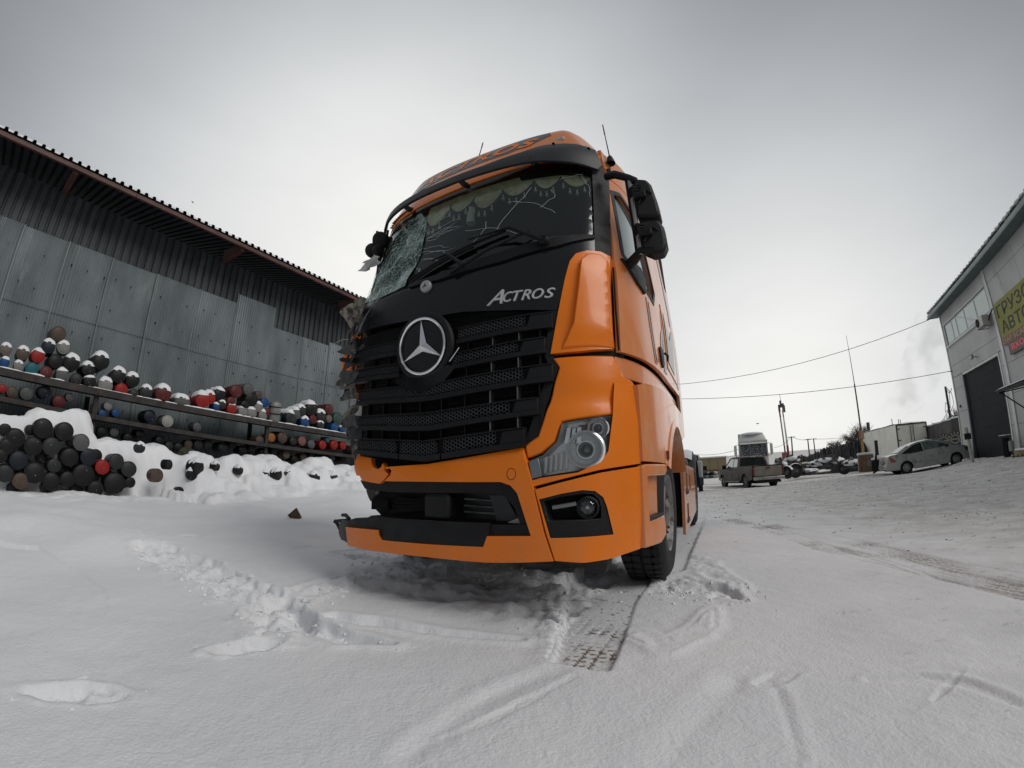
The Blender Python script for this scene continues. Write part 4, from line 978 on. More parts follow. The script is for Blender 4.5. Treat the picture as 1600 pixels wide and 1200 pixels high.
# mouth of the bumper
patch('mouth_liner', [(-.62, .80), (.50, .81), (.60, .74), (.66, .50), (.40, .50), (.40, .44), (-.40, .44), (-.60, .50)], front, VOID, T, thick=.01, off=-.20, step=.12, bevel=0)
patch('mouth_lip', [(-.60, .80), (-.545, .745), (-.3, .73), (.44, .735), (.50, .715), (.552, .66), (.60, .52), (.645, .515), (.582, .738), (.545, .778), (.49, .797), (-.5, .80)], front, BLACKP, T, thick=.10, off=.012, step=.05, bevel=.012)
patch('lower_shelf', [(-.74, .520), (-.64, .545), (-.50, .558), (-.46, .575), (.42, .565), (.62, .570), (.652, .512), (.41, .505), (.395, .445), (.36, .438), (-.32, .425), (-.37, .445), (-.40, .46), (-.73, .455), (-.76, .50)], front, BLACKP, T, thick=.07, off=.022, step=.05, bevel=.010)
patch('plate_holder', [(.00, .575), (.42, .575), (.42, .515), (.395, .446), (0, .44), (-.34, .435), (-.30, .57)], front, BLACKP, T, thick=.03, off=.038, step=.06, bevel=.012)
radar = box_obj('radar_unit', (-.02, -.02, .575), (.16, .08, .735), BLACKP, T, bevel=.025)
for z in (.615, .650, .690):
    tube_obj('chrome_bar', [(.19, .10, z + .008), (.47, .12, z - .004)], .006, STEEL, T, 6)
box_obj('intake_core', (.18, .13, .58), (.50, .16, .74), mat('radiator_fins', (.02, .021, .022), .5, .5), T)
for i in range(4): tube_obj('hose', [(-.40 + i * .02, .12, .60 + i * .03), (-.2, .06 + .02 * i, .62 + i * .02), (-.03, .10, .64 + .02 * i)], .012, VOID, T)
patch('trim_piece', [(.50, .575), (.62, .570), (.615, .60), (.56, .60)], front, mat('pale_plastic', (.28, .26, .22), .5), T, thick=.01, off=-.01, step=.05, bevel=0)
patch('side_vane', [(.42, .58), (.55, .58), (.47, .72), (.38, .72)], front, DGREY, T, thick=.02, off=-.05, step=.05, bevel=.004)
# corner of the bumper with the fog lamp
FOG = [(.690, .700), (.80, .727), (.90, .742), (.955, .735), (.990, .700), (1.005, .65), (1.030, .500), (.742, .500)]
cb_ = [(.672, .752), (.80, .785), (.98, .828), (1.155, .856), (1.150, .6), (1.140, .40), (1.0, .372), (.90, .366), (.765, .383), (.722, .535), (.69, .68)]
patch('bumper_corner', cb_, front, ORANGE, T, thick=.05, off=.036, holes=[FOG], step=.045, bevel=.010)
fogb = patch('fog_recess', [(.69, .70), (.80, .727), (.90, .742), (.955, .735), (.990, .700), (1.005, .65), (1.030, .500), (.742, .500)], front, VOID, T, thick=.01, off=-.07, step=.06, bevel=0)
patch('fog_frame', [(.686, .704), (.80, .731), (.90, .747), (.958, .739), (.995, .703), (1.010, .65), (1.034, .496), (.738, .496)], front, BLACKP, T, thick=.08, off=.028, holes=[[(.712, .690), (.80, .710), (.90, .722), (.945, .715), (.968, .685), (.975, .645), (.975, .59), (.735, .59)]], step=.045, bevel=.006)
M_ = Matrix.Translation((.915, S_(.915, .65) - .01, .65)) @ Matrix.Rotation(math.radians(24), 4, 'Z') @ Matrix.Rotation(-math.pi / 2, 4, 'Z')
bm = bmesh.new(); lathe(bm, [(.058, -.06), (.060, .012), (.050, .018), (.044, .008), (.044, -.02)], 32, M_); fl = bm_obj('fog_light', bm, BLACKP, T, 50)
bm = bmesh.new(); lathe(bm, [(.044, .002), (.036, .010), (.02, .016), (0, .018)], 28, M_); bm_obj('lens', bm, CLEARG, fl, 60)
bm = bmesh.new(); lathe(bm, [(.043, -.004), (.030, -.022), (.010, -.035), (.010, -.01), (0, -.008)], 28, M_); bm_obj('reflector', bm, mat('fog_reflector', (.35, .36, .37), .22, 1, var=.4, vscale=45), fl, 40)
tube_obj('daylight_bar', [front(.745, .655, .0), front(.86, .672, .0)], .012, mat('drl', (.20, .21, .21), .25, .6), T)
# bumper flank behind the crease, with the step well
flank = [(.40, .40), (.40, .856), (.44, .868), (.78, .868), (.79, .82), (.74, .80), (.455, .80), (.46, .545), (.67, .56), (.70, .50), (.70, .44), (.60, .40)]
well = [(.455, .80), (.62, .80), (.66, .70), (.665, .565), (.46, .545)]
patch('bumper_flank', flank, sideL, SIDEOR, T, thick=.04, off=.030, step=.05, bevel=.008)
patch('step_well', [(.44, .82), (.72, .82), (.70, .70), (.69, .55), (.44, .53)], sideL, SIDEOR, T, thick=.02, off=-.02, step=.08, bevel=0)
patch('step_tread', [(.46, .535), (.66, .552), (.66, .575), (.46, .560)], sideL, DGREY, T, thick=.10, off=.028, step=.06, bevel=.004)
box_obj('step_tread', (.98, .45, .40), (1.14, .70, .54), VOID, T)
# lower cab side with the wheel arch
arch = [(1.43 + .66 * math.cos(a), .50 + .66 * math.sin(a)) for a in np.linspace(math.radians(146), math.radians(52), 16)]
low = [(.42, .885), (.42, 1.325), (.50, 1.345), (.80, 1.36), (2.36, 1.36), (2.36, 1.16), (1.98, 1.10)] + arch[::-1]
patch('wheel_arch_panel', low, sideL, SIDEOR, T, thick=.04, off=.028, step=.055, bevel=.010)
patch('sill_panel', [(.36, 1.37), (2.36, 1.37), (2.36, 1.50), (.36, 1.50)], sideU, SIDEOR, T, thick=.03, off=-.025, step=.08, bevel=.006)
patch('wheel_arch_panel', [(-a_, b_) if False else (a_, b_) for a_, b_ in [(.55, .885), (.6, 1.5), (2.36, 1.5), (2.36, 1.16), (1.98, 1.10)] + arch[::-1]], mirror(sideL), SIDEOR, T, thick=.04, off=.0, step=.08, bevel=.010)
bm = bmesh.new()
for (ra, xx) in ((.665, 0),):
    pr = []
    for a in np.linspace(math.radians(150), math.radians(28), 20):
        c = Vector((0, 1.43 + ra * math.cos(a), .50 + ra * math.sin(a))); pr.append(c)
    rows = []
    for c in pr:
        x0 = Xl(c.y, c.z) + .045; rows.append([bm.verts.new((x0, c.y, c.z)), bm.verts.new((x0 - .01, c.y + (1.43 - c.y) * -.07, c.z + (c.z - .5) * .07)), bm.verts.new((x0 - .05, c.y + (1.43 - c.y) * -.09, c.z + (c.z - .5) * .09)), bm.verts.new((.78, c.y, c.z))])
    for a_, b_ in zip(rows, rows[1:]):
        for k in (0, 1): bm.faces.new((a_[k], b_[k], b_[k + 1], a_[k + 1]))
        bm.faces.new((a_[0], a_[3], b_[3], b_[0]))
bm_obj('wheel_arch_lip', bm, SIDEOR, T, 50)
box_obj('wheel_well', (.55, .80, .55), (.80, 2.25, 1.15), VOID, T)
tube_obj('side_marker', [sideL(.83, .90, .03), sideL(.83, .955, .03)], .014, mat('marker_red', (.16, .02, .01), .4), T)
# --- side skirt between the axles
SK = lambda y, z, o: Vector((1.235 + o, y, z))
hole = lambda y0, y1, z0, z1: [(y0, z0), (y1, z0), (y1, z1), (y0, z1)]
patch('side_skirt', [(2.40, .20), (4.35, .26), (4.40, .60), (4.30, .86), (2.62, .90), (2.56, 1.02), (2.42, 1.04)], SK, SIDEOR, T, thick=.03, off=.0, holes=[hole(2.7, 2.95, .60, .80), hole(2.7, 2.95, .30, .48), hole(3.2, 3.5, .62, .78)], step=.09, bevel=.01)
box_obj('side_skirt_inner', (.95, 2.45, .28), (1.19, 4.3, .84), VOID, T)
patch('skirt_step', hole(2.68, 2.97, .58, .62), SK, BLACKP, T, thick=.08, off=.01, step=.1, bevel=.004)
patch('skirt_step', hole(2.68, 2.97, .28, .32), SK, BLACKP, T, thick=.08, off=.01, step=.1, bevel=.004)
box_obj('toolbox', (1.0, 2.7, .9), (1.2, 3.7, .98), mat('black_cover', (.02, .021, .023), .6, col2=(.6, .6, .62), thr=.6, mscale=4), T, bevel=.02)
# --- chassis
bm = bmesh.new()
for sx in (-.42, .42): box(bm, (sx - .05, .5, .68), (sx + .05, 6.0, .95))
for y in (2.6, 3.8, 5.9): box(bm, (-.42, y, .72), (.42, y + .12, .9))
bm_obj('chassis', bm, mat('chassis_grime', (.025, .024, .023), .8, var=.4), T)
bm = bmesh.new(); tube(bm, [(-.9, 1.43, .47), (.9, 1.43, .47)], .06, 8); bm_obj('axle', bm, mat('chassis_grime', (0, 0, 0)), T); box_obj('engine_sump', (-.45, .9, .36), (.45, 2.3, .62), mat('chassis_grime', (0, 0, 0)), T, .03); tube_obj('axle', [(-.8, 5.0, .5), (.8, 5.0, .5)], .09, mat('chassis_grime', (0, 0, 0)), T); box_obj('cross_member', (-.7, .35, .40), (.8, .55, .50), mat('chassis_grime', (0, 0, 0)), T)
box_obj('fifth_wheel', (-.45, 4.6, 1.02), (.45, 5.5, 1.12), mat('chassis_grime', (0, 0, 0)), T, bevel=.04)
patch('tow_hook', [(.895, .372), (1.0, .372), (1.0, .345), (.99, .30), (.895, .30)], front, BLACKP, T, thick=.10, off=.03, step=.05, bevel=.006)
# rear mudguards
for sx in (-1, 1):
    bm = bmesh.new(); rows = []
    for a in np.linspace(math.radians(165), math.radians(5), 18):
        y, z = 5.05 + .62 * math.cos(a), .50 + .60 * math.sin(a); rows.append([bm.verts.new((sx * x_, y, z - dz)) for x_, dz in ((.70, 0), (1.20, 0), (1.245, .03), (1.25, .10))])
    for a_, b_ in zip(rows, rows[1:]):
        for k in range(3): bm.faces.new((a_[k], b_[k], b_[k + 1], a_[k + 1]))
    mg = bm_obj('mudguard', bm, mat('black_cover', (0, 0, 0)), T, 50)
    bm = bmesh.new(); rows = []
    for a in np.linspace(math.radians(130), math.radians(55), 12):
        y, z = 5.05 + .63 * math.cos(a), .52 + .615 * math.sin(a); rows.append([bm.verts.new((sx * x_, y, z + dz)) for x_, dz in ((.74, 0), (.85, .03), (1.12, .035), (1.20, 0))])
    for a_, b_ in zip(rows, rows[1:]):
        for k in range(3): bm.faces.new((a_[k], b_[k], b_[k + 1], a_[k + 1]))
    bm_obj('snow', bm, SNOW, mg, 60)
# --- wheels
def wheel(name, x, y, R, w, dual, side, parent=T, rim_m=None):
    o = bpy.data.objects.new(name, None); o.empty_display_size = .1; link(o, parent); o.location = (x, y, R)
    bm = bmesh.new()
    def tyre(cx):
        prof = [(.30, -w / 2 + .02), (.36, -w / 2 + .0), (.44, -w / 2 - .008), (.475, -w / 2 + .012), (.497, -w / 2 + .035), (.505, -w / 2 + .06)]
        grooves = []
        for g in (-.075, 0, .075):
            grooves += [(.505, g - .012), (.490, g - .009), (.490, g + .009), (.505, g + .012)]
        full = prof + grooves + [(r, -h) for r, h in prof[::-1]]
        lathe(bm, [(r * R / .505, h + cx) for r, h in full], 56)
    tyre(0)
    if dual: tyre(-.34)
    # tread blocks on the shoulders
    for k in range(44):
        a = k / 44 * 2 * math.pi
        for h in (-w / 2 + .055, -.04, .04, w / 2 - .055):
            M_ = Matrix.Rotation(a + (.03 if h > 0 else 0), 4, 'X') @ Matrix.Translation((h, 0, R))
            box(bm, (-.028, -.022, -.012), (.028, .022, .006), M_)
    bm_obj('tyre', bm, RUBBER, o, 40)
    bm = bmesh.new(); q = w / 2
    RM = rim_m or STEEL
    if not dual:
        lathe(bm, [(.30, -q + .02), (.30, q - .015), (.292, q), (.28, q - .01), (.272, q - .05), (.235, q - .085), (.215, q - .05), (.165, q - .035), (.135, q - .033), (.13, q - .06), (.115, q - .06), (.105, q - .02), (.07, q - .005), (0, q - .003)], 40)
    else:
        lathe(bm, [(.30, -q + .02), (.30, q - .015), (.292, q), (.28, q - .01), (.27, q - .12), (.20, q - .16), (.14, q - .13), (.12, q - .05), (.07, q - .03), (0, q - .03)], 40)
    rm = bm_obj('rim', bm, RM, o, 40)
    if not dual:
        for k in range(10):
            a = (k + .5) / 10 * 2 * math.pi; M_ = Matrix.Rotation(a, 4, 'X') @ Matrix.Translation((q - .072, 0, .240)); bm = bmesh.new(); lathe(bm, [(0, .012), (.024, .012), (.024, 0)], 12, M_); bm_obj('hand_hole', bm, VOID, rm)
        for k in range(10):
            a = k / 10 * 2 * math.pi; bm = bmesh.new(); lathe(bm, [(0, .02), (.010, .018), (.014, 0)], 8, Matrix.Rotation(a, 4, 'X') @ Matrix.Translation((q - .034, 0, .15))); bm_obj('wheel_nut', bm, mat('rusty_nut', (.10, .05, .03), .7, .3), rm)
    if side < 0: o.rotation_euler = (0, 0, math.pi)
    return o
RIM = mat('grimy_rim', (.20, .195, .185), .5, .5, var=.3, vscale=12, col2=(.07, .05, .04), thr=.55, mscale=10)
wheel('wheel', 1.035, 1.43, .505, .315, False, 1, rim_m=RIM); wheel('wheel', -1.035, 1.43, .505, .315, False, -1, rim_m=RIM)
wheel('wheel', 1.06, 5.05, .505, .29, True, 1, rim_m=RIM); wheel('wheel', -1.06, 5.05, .505, .29, True, -1, rim_m=RIM)
# --- mirror cluster
def P3(*p): return Vector(p)
tube_obj('mirror_arm', [P3(1.09, .56, 2.93), P3(1.16, .52, 2.90), P3(1.26, .50, 2.82), P3(1.30, .50, 2.78)], [.028, .032, .028, .03], BLACKP, T)
mh = patch('mirror_housing', [(1.275, 2.47), (1.28, 2.765), (1.31, 2.79), (1.38, 2.775), (1.405, 2.73), (1.425, 2.58), (1.43, 2.46), (1.40, 2.455)], lambda x, z, o: Vector((x, .50 + (x - 1.3) * .25 - o, z)), BLACKP, T, thick=.13, off=.02, step=.05, bevel=.022)
mg = patch('mirror_housing', [(1.275, 2.22), (1.28, 2.44), (1.41, 2.44), (1.438, 2.38), (1.44, 2.25), (1.41, 2.19), (1.34, 2.18)], lambda x, z, o: Vector((x, .50 + (x - 1.3) * .25 - o, z)), BLACKP, T, thick=.12, off=.02, step=.05, bevel=.022)
for p_, z0 in ((mh, 2.62), (mg, 2.32)):
    for i in range(4): tube_obj('clamp_rib', [P3(1.245, .46, z0 + i * .022), P3(1.275, .44, z0 + .004 + i * .022), P3(1.315, .46, z0 + i * .022)], .009, BLACKP, p_, 6)
    tube_obj('housing_rib', [P3(1.30, .47, z0 - .05), P3(1.36, .49, z0 + .06), P3(1.40, .50, z0 + .03)], .006, DGREY, p_, 5)
    box_obj('bracket', (1.28, .44, z0 - .02), (1.36, .49, z0 + .02), BLACKP, p_, bevel=.006)
tube_obj('mirror_pole', [P3(1.262, .50, 2.80), P3(1.262, .50, 2.19)], .017, mat('aluminium_tube', (.38, .37, .35), .4, .7), T)
tube_obj('mirror_pole', [P3(1.235, .52, 2.82), P3(1.235, .52, 2.2)], .010, BLACKP, T)
patch('mirror_foot', [(.50, 2.20), (.60, 2.24), (.78, 2.24), (.84, 2.16), (.76, 2.02), (.64, 2.06), (.55, 2.14)], sideU, BLACKP, T, thick=.03, off=.03, step=.05, bevel=.01)
tube_obj('mirror_arm', [P3(1.14, .60, 2.17), P3(1.20, .54, 2.18), P3(1.27, .50, 2.22), P3(1.36, .50, 2.21)], [.035, .035, .03, .022], BLACKP, T)
# --- aerials
def aerial(p, tip, r):
    bm = bmesh.new(); lathe(bm, [(0, .06), (.018, .055), (.03, .02), (.04, -.02)], 12, Matrix.Translation(p) @ Matrix.Rotation(-math.pi / 2, 4, 'Y')); a = bm_obj('aerial_base', bm, BLACKP, T)
    d = Vector(tip) - Vector(p); tube_obj('aerial_whip', [Vector(p) + Vector((0, 0, .03)), Vector(p) + d * .7, Vector(p) + d * .72, tip], [.006, .004, .006, .005], BLACKP, a, 6)
aerial((-.10, .70, roof_h(-.10, .70) - .01), (-.06, .72, roof_h(-.10, .70) + .24), 1)
aerial((1.10, .78, 3.25), (1.08, .80, 3.70), 1)
# --- wreckage on the far corner
def crump(name, poly, m, y0=.40, amp=.06, seed=0, thick=.012, tilt=(0, 0)):
    rnd = random.Random(seed); jag = []
    for i, a in enumerate(poly):
        b = poly[(i + 1) % len(poly)]; jag.append(a); n_ = max(1, int(math.dist(a, b) / .07))
        for k in range(1, n_): 
            t = k / n_; jag.append((a[0] + (b[0] - a[0]) * t + rnd.uniform(-.016, .016), a[1] + (b[1] - a[1]) * t + rnd.uniform(-.016, .016)))
    def f(x, z, o):
        nx = float(fbm(np.array([x * 7.0 + seed]), np.array([z * 7.0]), 3, seed)[0])
        return Vector((x + .3 * amp * nx, y0 + amp * 2.2 * nx + tilt[0] * (x + 1.1) + tilt[1] * (z - 1.6) - o, z))
    return patch(name, jag, f, m, T, thick=thick, off=0, step=.035, bevel=.002, smooth=20)
crump('torn_filler', [(-1.30, 2.25), (-1.22, 2.32), (-1.0, 2.33), (-.90, 2.26), (-.97, 2.17), (-1.10, 2.12), (-1.16, 2.02), (-1.24, 2.12)], TORN, .38, .05, 3)
crump('torn_door_skin', [(-1.17, 2.08), (-1.02, 2.16), (-1.04, 1.95), (-1.18, 1.76), (-1.30, 1.66), (-1.36, 1.78), (-1.28, 1.92)], ORANGE, .42, .05, 5)
crump('torn_liner', [(-1.05, 2.12), (-.88, 2.08), (-.80, 1.85), (-.86, 1.62), (-1.12, 1.60), (-1.2, 1.74)], VOID, .50, .06, 7)
crump('torn_liner', [(-1.0, 2.02), (-.90, 2.1), (-.86, 1.92), (-.92, 1.85), (-1.02, 1.84)], TORNB, .33, .05, 9)
RSTO = mat('rusty_orange', (.22, .06, .012), .8, var=.4, vscale=9)
rw = random.Random(12)
def sliver(name, x, z, L, w, ang, m, y0, seed, tilt=(-.4, 0)):
    ca, sa = math.cos(ang), math.sin(ang); pts = []
    for t, ww in ((0, .9), (.25, 1.0), (.5, .7), (.8, .6), (1.0, .15)): pts.append((t * L, ww * w * rw.uniform(.35, .6)))
    for t, ww in ((1.0, .1), (.75, .7), (.45, .8), (.2, 1.1), (0, .7)): pts.append((t * L, -ww * w * rw.uniform(.3, .6)))
    crump(name, [(x + a * ca - b * sa, z + a * sa + b * ca) for a, b in pts], m, y0, .035, seed, .008, tilt)
for k, (x, z, L, w, ang, m, y0) in enumerate([
  (-.72, 1.77, .34, .11, 3.05, TORNB, .20), (-.80, 1.72, .40, .07, 3.35, DGREY, .26), (-.85, 1.66, .50, .06, 3.30, TORNB, .34), (-1.12, 1.80, .26, .05, 3.9, BLACKP, .42), (-1.22, 1.70, .20, .06, 4.3, RSTO, .44), (-1.30, 1.68, .16, .05, 2.4, BLACKP, .44),
  (-.70, 1.56, .38, .12, 3.20, TORNB, .20), (-.78, 1.50, .34, .06, 3.05, TORN, .24), (-1.04, 1.60, .30, .05, 3.6, BLACKP, .36), (-1.10, 1.56, .22, .05, 4.4, RSTO, .42), (-.66, 1.40, .30, .09, 3.1, TORNB, .2), (-.72, 1.34, .26, .07, 3.4, TORN, .22), (-.66, 1.22, .30, .10, 3.2, TORNB, .2), (-.64, 1.12, .30, .12, 3.05, DGREY, .24), (-.68, 1.05, .24, .08, 3.0, TORN, .26),
  (-.95, 1.30, .34, .10, 4.6, DGREY, .34), (-.86, 1.28, .30, .07, 4.8, TORN, .28), (-1.0, 2.0, .3, .05, 4.2, BLACKP, .36), (-1.16, 2.02, .36, .06, 4.5, ORANGE, .44), (-.95, 2.10, .32, .07, 4.0, TORNB, .34), (-.74, 1.66, .3, .05, 2.9, BLACKP, .2), (-.9, 1.9, .28, .08, 3.7, VOID, .3)]):
    sliver('torn_strip', x, z, L, w, ang, m, y0, 60 + k)
for i, (a, b) in enumerate([((-1.22, .40, 2.0), (-1.40, .36, 1.97)), ((-.95, .3, 1.9), (-.80, .2, 1.66)), ((-1.15, .4, 1.5), (-1.2, .42, 1.32)), ((-.9, .26, 1.55), (-.72, .2, 1.62))]):
    tube_obj('loose_wire', [a, ((a[0] + b[0]) / 2 + .02, a[1], (a[2] + b[2]) / 2 + .03), b], .004, mat('pale_wire', (.35, .3, .25), .7), T, 5)
tube_obj('wing_edge', [(-.86, .12, 1.13), (-.92, .2, 1.10), (-.96, .3, 1.02), (-.90, .26, .93)], .006, STEEL, T)
# broken lamps and mirror stump by the far end of the visor
for k, (x, y, z, r, tl) in enumerate([(-1.03, .50, 2.98, .085, .6), (-1.10, .48, 2.88, .075, .4), (-1.0, .46, 2.84, .06, .9)]):
    bm = bmesh.new(); lathe(bm, [(0, .02), (r * .8, .018), (r, .0), (r * .8, -.05), (0, -.06)], 18, Matrix.Translation((x, y, z)) @ Matrix.Rotation(tl, 4, 'X') @ Matrix.Rotation(-1.1 + tl, 4, 'Z')); bm_obj('broken_lamp_pod', bm, BLACKP, T)
tube_obj('visor_stay', [(-1.1, .5, 3.10), (-1.0, .55, 3.02), (-.95, .5, 3.06)], .012, BLACKP, T); tube_obj('visor_stay', [(-1.12, .5, 3.02), (-.98, .52, 2.92)], .014, BLACKP, T)
for k in range(3):
    crump('mirror_shard', [(-1.16, 2.74 - k * .05), (-1.04, 2.80 - k * .04), (-.98, 2.77 - k * .05), (-1.08, 2.72 - k * .05)], mat('pale_shard', (.5, .5, .5), .35, .5), .45 - .02 * k, .06, 40 + k, .004)
# far end of the bumper, its black end piece and bent bracket
crump('bumper_end', [(-.735, .50), (-.90, .505), (-.965, .47), (-.975, .40), (-.93, .36), (-.745, .345)], DGREY, .25, .012, 51, .03, tilt=(-.5, 0))
BR = mat('chassis_grime', (0, 0, 0))
for a, b in [((-.93, .3, .47), (-1.28, .40, .455)), ((-.95, .3, .43), (-1.25, .42, .40)), ((-1.27, .38, .46), (-1.24, .42, .39)), ((-1.0, .3, .50), (-1.3, .5, .50))]:
    tube_obj('bent_bracket', [a, ((a[0] + b[0]) / 2, (a[1] + b[1]) / 2, (a[2] + b[2]) / 2 + .015), b], .016, BR, T, 6)
crump('liner_shred', [(-.63, .80), (-.52, .82), (-.50, .72), (-.56, .66), (-.60, .74)], TORNB, .10, .03, 53)
crump('liner_shred', [(-.55, .66), (-.44, .68), (-.40, .60), (-.46, .56), (-.52, .60)], VOID, .10, .03, 55)
# ------------------------------------------------------------------ corrugated shed along the left
SHEET = mat('galvanised_sheet', (.19, .217, .228), .45, .3, var=.30, vscale=1.6, col2=(.27, .29, .295), thr=.60, mscale=1.4, stretch=(1, 1, .35), rvar=.1)
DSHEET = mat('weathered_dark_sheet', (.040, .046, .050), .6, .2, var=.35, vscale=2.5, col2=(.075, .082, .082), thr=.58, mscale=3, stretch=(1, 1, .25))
BSHEET = mat('pale_new_sheet', (.20, .22, .235), .4, .4, var=.2, vscale=2, col2=(.5, .5, .5), thr=.55, mscale=3, stretch=(1.5, 1.5, .2))
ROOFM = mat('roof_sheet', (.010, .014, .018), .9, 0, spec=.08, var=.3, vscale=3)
FASC = mat('brown_fascia', (.085, .035, .028), .6, var=.3, vscale=4)
RUSTB = mat('rack_steel', (.040, .036, .034), .8, .2, var=.4, vscale=5, col2=(.09, .05, .03), thr=.58, mscale=6)
shed = thing('metal_shed', 'long grey shed clad in corrugated steel sheets behind the racks of tanks on the left', 'shed')
def corr(name, u0, u1, z0, z1, n, pitch, depth, m, parent, kind='sine', tiltn=0.0):
    """one profiled sheet: rows of vertical corrugations"""
    prof = []
    if kind == 'sine':
        k = int((u1 - u0) / (pitch / 6))
        for i in range(k + 1): prof.append((u0 + (u1 - u0) * i / k, depth * .5 * math.sin(2 * math.pi * (u0 + (u1 - u0) * i / k) / pitch)))
    else:
        u = u0
        while u < u1 - 1e-6:
            for du, d in ((0, 0), (.12, 0), (.20, depth), (.80, depth), (.88, 0)):
                if u + du * pitch <= u1 + 1e-6: prof.append((u + du * pitch, d))
            u += pitch
        prof.append((u1, 0))
    V = []; F = []
    for (u, d) in prof:
        for z in (z0, (z0 + z1) / 2, z1): V.append(LW.P(u, n - d + tiltn * (z - z0), z))
    for i in range(len(prof) - 1):
        for j in range(2): a = i * 3 + j; F.append((a, a + 3, a + 4, a + 1))
    o = mesh_obj(name, V, F, m, parent, 50 if kind == 'sine' else 20)
    return o
WALLN = 11.3
rs = random.Random(5)
us = [-25.3, -23.0, -20.7, -18.4, -16.1, -13.8, -11.45, -10.3, -9.15, -8.0, -6.85, -5.7, -4.55, -3.4, -2.25, -1.1, .07, 1.1, 2.15, 3.3, 4.5, 5.65, 6.95, 8.1, 9.2, 10.35, 11.5, 12.6, 13.75, 14.9, 16.0, 17.2, 18.4, 19.6, 20.8, 22.0, 23.2, 24.4]
for i, (a, b) in enumerate(zip(us, us[1:])):
    top = 5.33 if a < 5.6 else 5.62 if a < 6.9 else 5.02 if a < 9.1 else 5.16 if a < 10.3 else 5.0
    top += rs.uniform(-.015, .015)
    m_ = BSHEET if 10.3 <= a < 11.4 else SHEET
    corr('wall_sheet', a + .002, b + .03, 3.68 + rs.uniform(-.01, .01), top, WALLN - (i % 2) * .012, .072, .036, m_, shed)
    corr('wall_sheet', a + .002, b + .03, .1, 3.72, WALLN + .018 - (i % 2) * .012, .072, .036, m_, shed)
    tube_obj('sheet_seam', [LW.P(a, WALLN - .03, .4), LW.P(a, WALLN - .03, top)], .013, mat('seam_steel', (.24, .265, .275), .4, .4, var=.2, vscale=2), shed, 5)
for k in range(-11, 30):
    a = -11.5 + k * 1.2
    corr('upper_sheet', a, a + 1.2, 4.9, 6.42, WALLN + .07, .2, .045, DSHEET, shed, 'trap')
bm = bmesh.new()
for i, a in enumerate(us):
    if a > 14: break
    if a < -3: continue
    for z in (1.9, 2.6, 3.4, 4.1, 4.8):
        for k in range(3):
            if rs.random() < .7:
                p = LW.P(a + .2 + k * .38 + rs.uniform(-.03, .03), WALLN - .026, z + rs.uniform(-.04, .04)); lathe(bm, [(0, -.012), (.016, -.01), (.018, .008)], 6, Matrix.Translation(p) @ Matrix.Rotation(LW.b * -1 + math.pi * 0, 4, 'Z'))
o = bm_obj('screw', bm, VOID, shed); o['kind'] = 'stuff'
# roof: sheets that run out over the eave, ribs on top and the brown edge beam
for k in range(-11, 30):
    a = -11.5 + k * 1.2
    V = []; F = []; prof = []
    u = a
    for r_ in range(6):
        for du, d in ((0, 0), (.28, 0), (.36, .07), (.64, .07), (.72, 0)): prof.append((u + du * .2, d))
        u += .2
    prof.append((u, 0))
    for uu, d in prof:
        for nn, zz in ((10.16, 6.56), (13.0, 7.35), (16.0, 8.2)): V.append(LW.P(uu, nn, zz + d))
    for i in range(len(prof) - 1):
        for j in range(2): b_ = i * 3 + j; F.append((b_, b_ + 3, b_ + 4, b_ + 1))
    rf = mesh_obj('roof_sheet', V, F, ROOFM, shed, 20)
    if a < 16:
        bm = bmesh.new()
        for r_ in range(6):
            u0, u1 = a + r_ * .2 - .055, a + r_ * .2 + .055
            vs = [bm.verts.new(LW.P(uu, nn, zz)) for uu in (u0, u1) for nn, zz in ((10.17, 6.565), (10.19, 6.62), (16.0, 8.27))]
            bm.faces.new((vs[0], vs[3], vs[4], vs[1])); bm.faces.new((vs[1], vs[4], vs[5], vs[2]))
        s_ = bm_obj('snow', bm, SNOW, rf, None); s_['kind'] = 'stuff'
        box_m = None
for k in range(-3, 8):
    a = -11.5 + k * 4.5
    bm = bmesh.new()
    box(bm, (0, 10.2, 6.44), (4.49, 10.28, 6.535)); 
    for v in bm.verts: v.co = LW.P(a + v.co.x, v.co.y, v.co.z)
    bm_obj('eave_beam', bm, FASC, shed)
for a in (-8.4, -3.9, .55, 4.95, 9.4, 13.9, 18.4, 22.9):
    bm = bmesh.new(); box(bm, (0, 10.29, 6.36), (.12, 11.3, 6.50))
    for v in bm.verts: v.co = LW.P(a + v.co.x, v.co.y, v.co.z + (v.co.y - 10.2) * .20 - (.25 if v.co.y > 11 and v.co.z < 6.4 else 0))
    bm_obj('rafter', bm, FASC, shed)
bm = bmesh.new()
vs = [LW.P(*p) for p in ((-11.5, 11.34, 6.30), (24.5, 11.34, 6.30), (24.5, 16, 0), (-11.5, 16, 0), (-11.5, 11.45, 0), (24.5, 11.45, 0), (24.5, 16, 8), (-11.5, 16, 8))]
box(bm, (-24.4, 11.5, 0), (24.4, 15.9, 6.3))
for v in bm.verts: v.co = LW.P(v.co.x, v.co.y, v.co.z)
bm_obj('inner_wall', bm, VOID, shed)
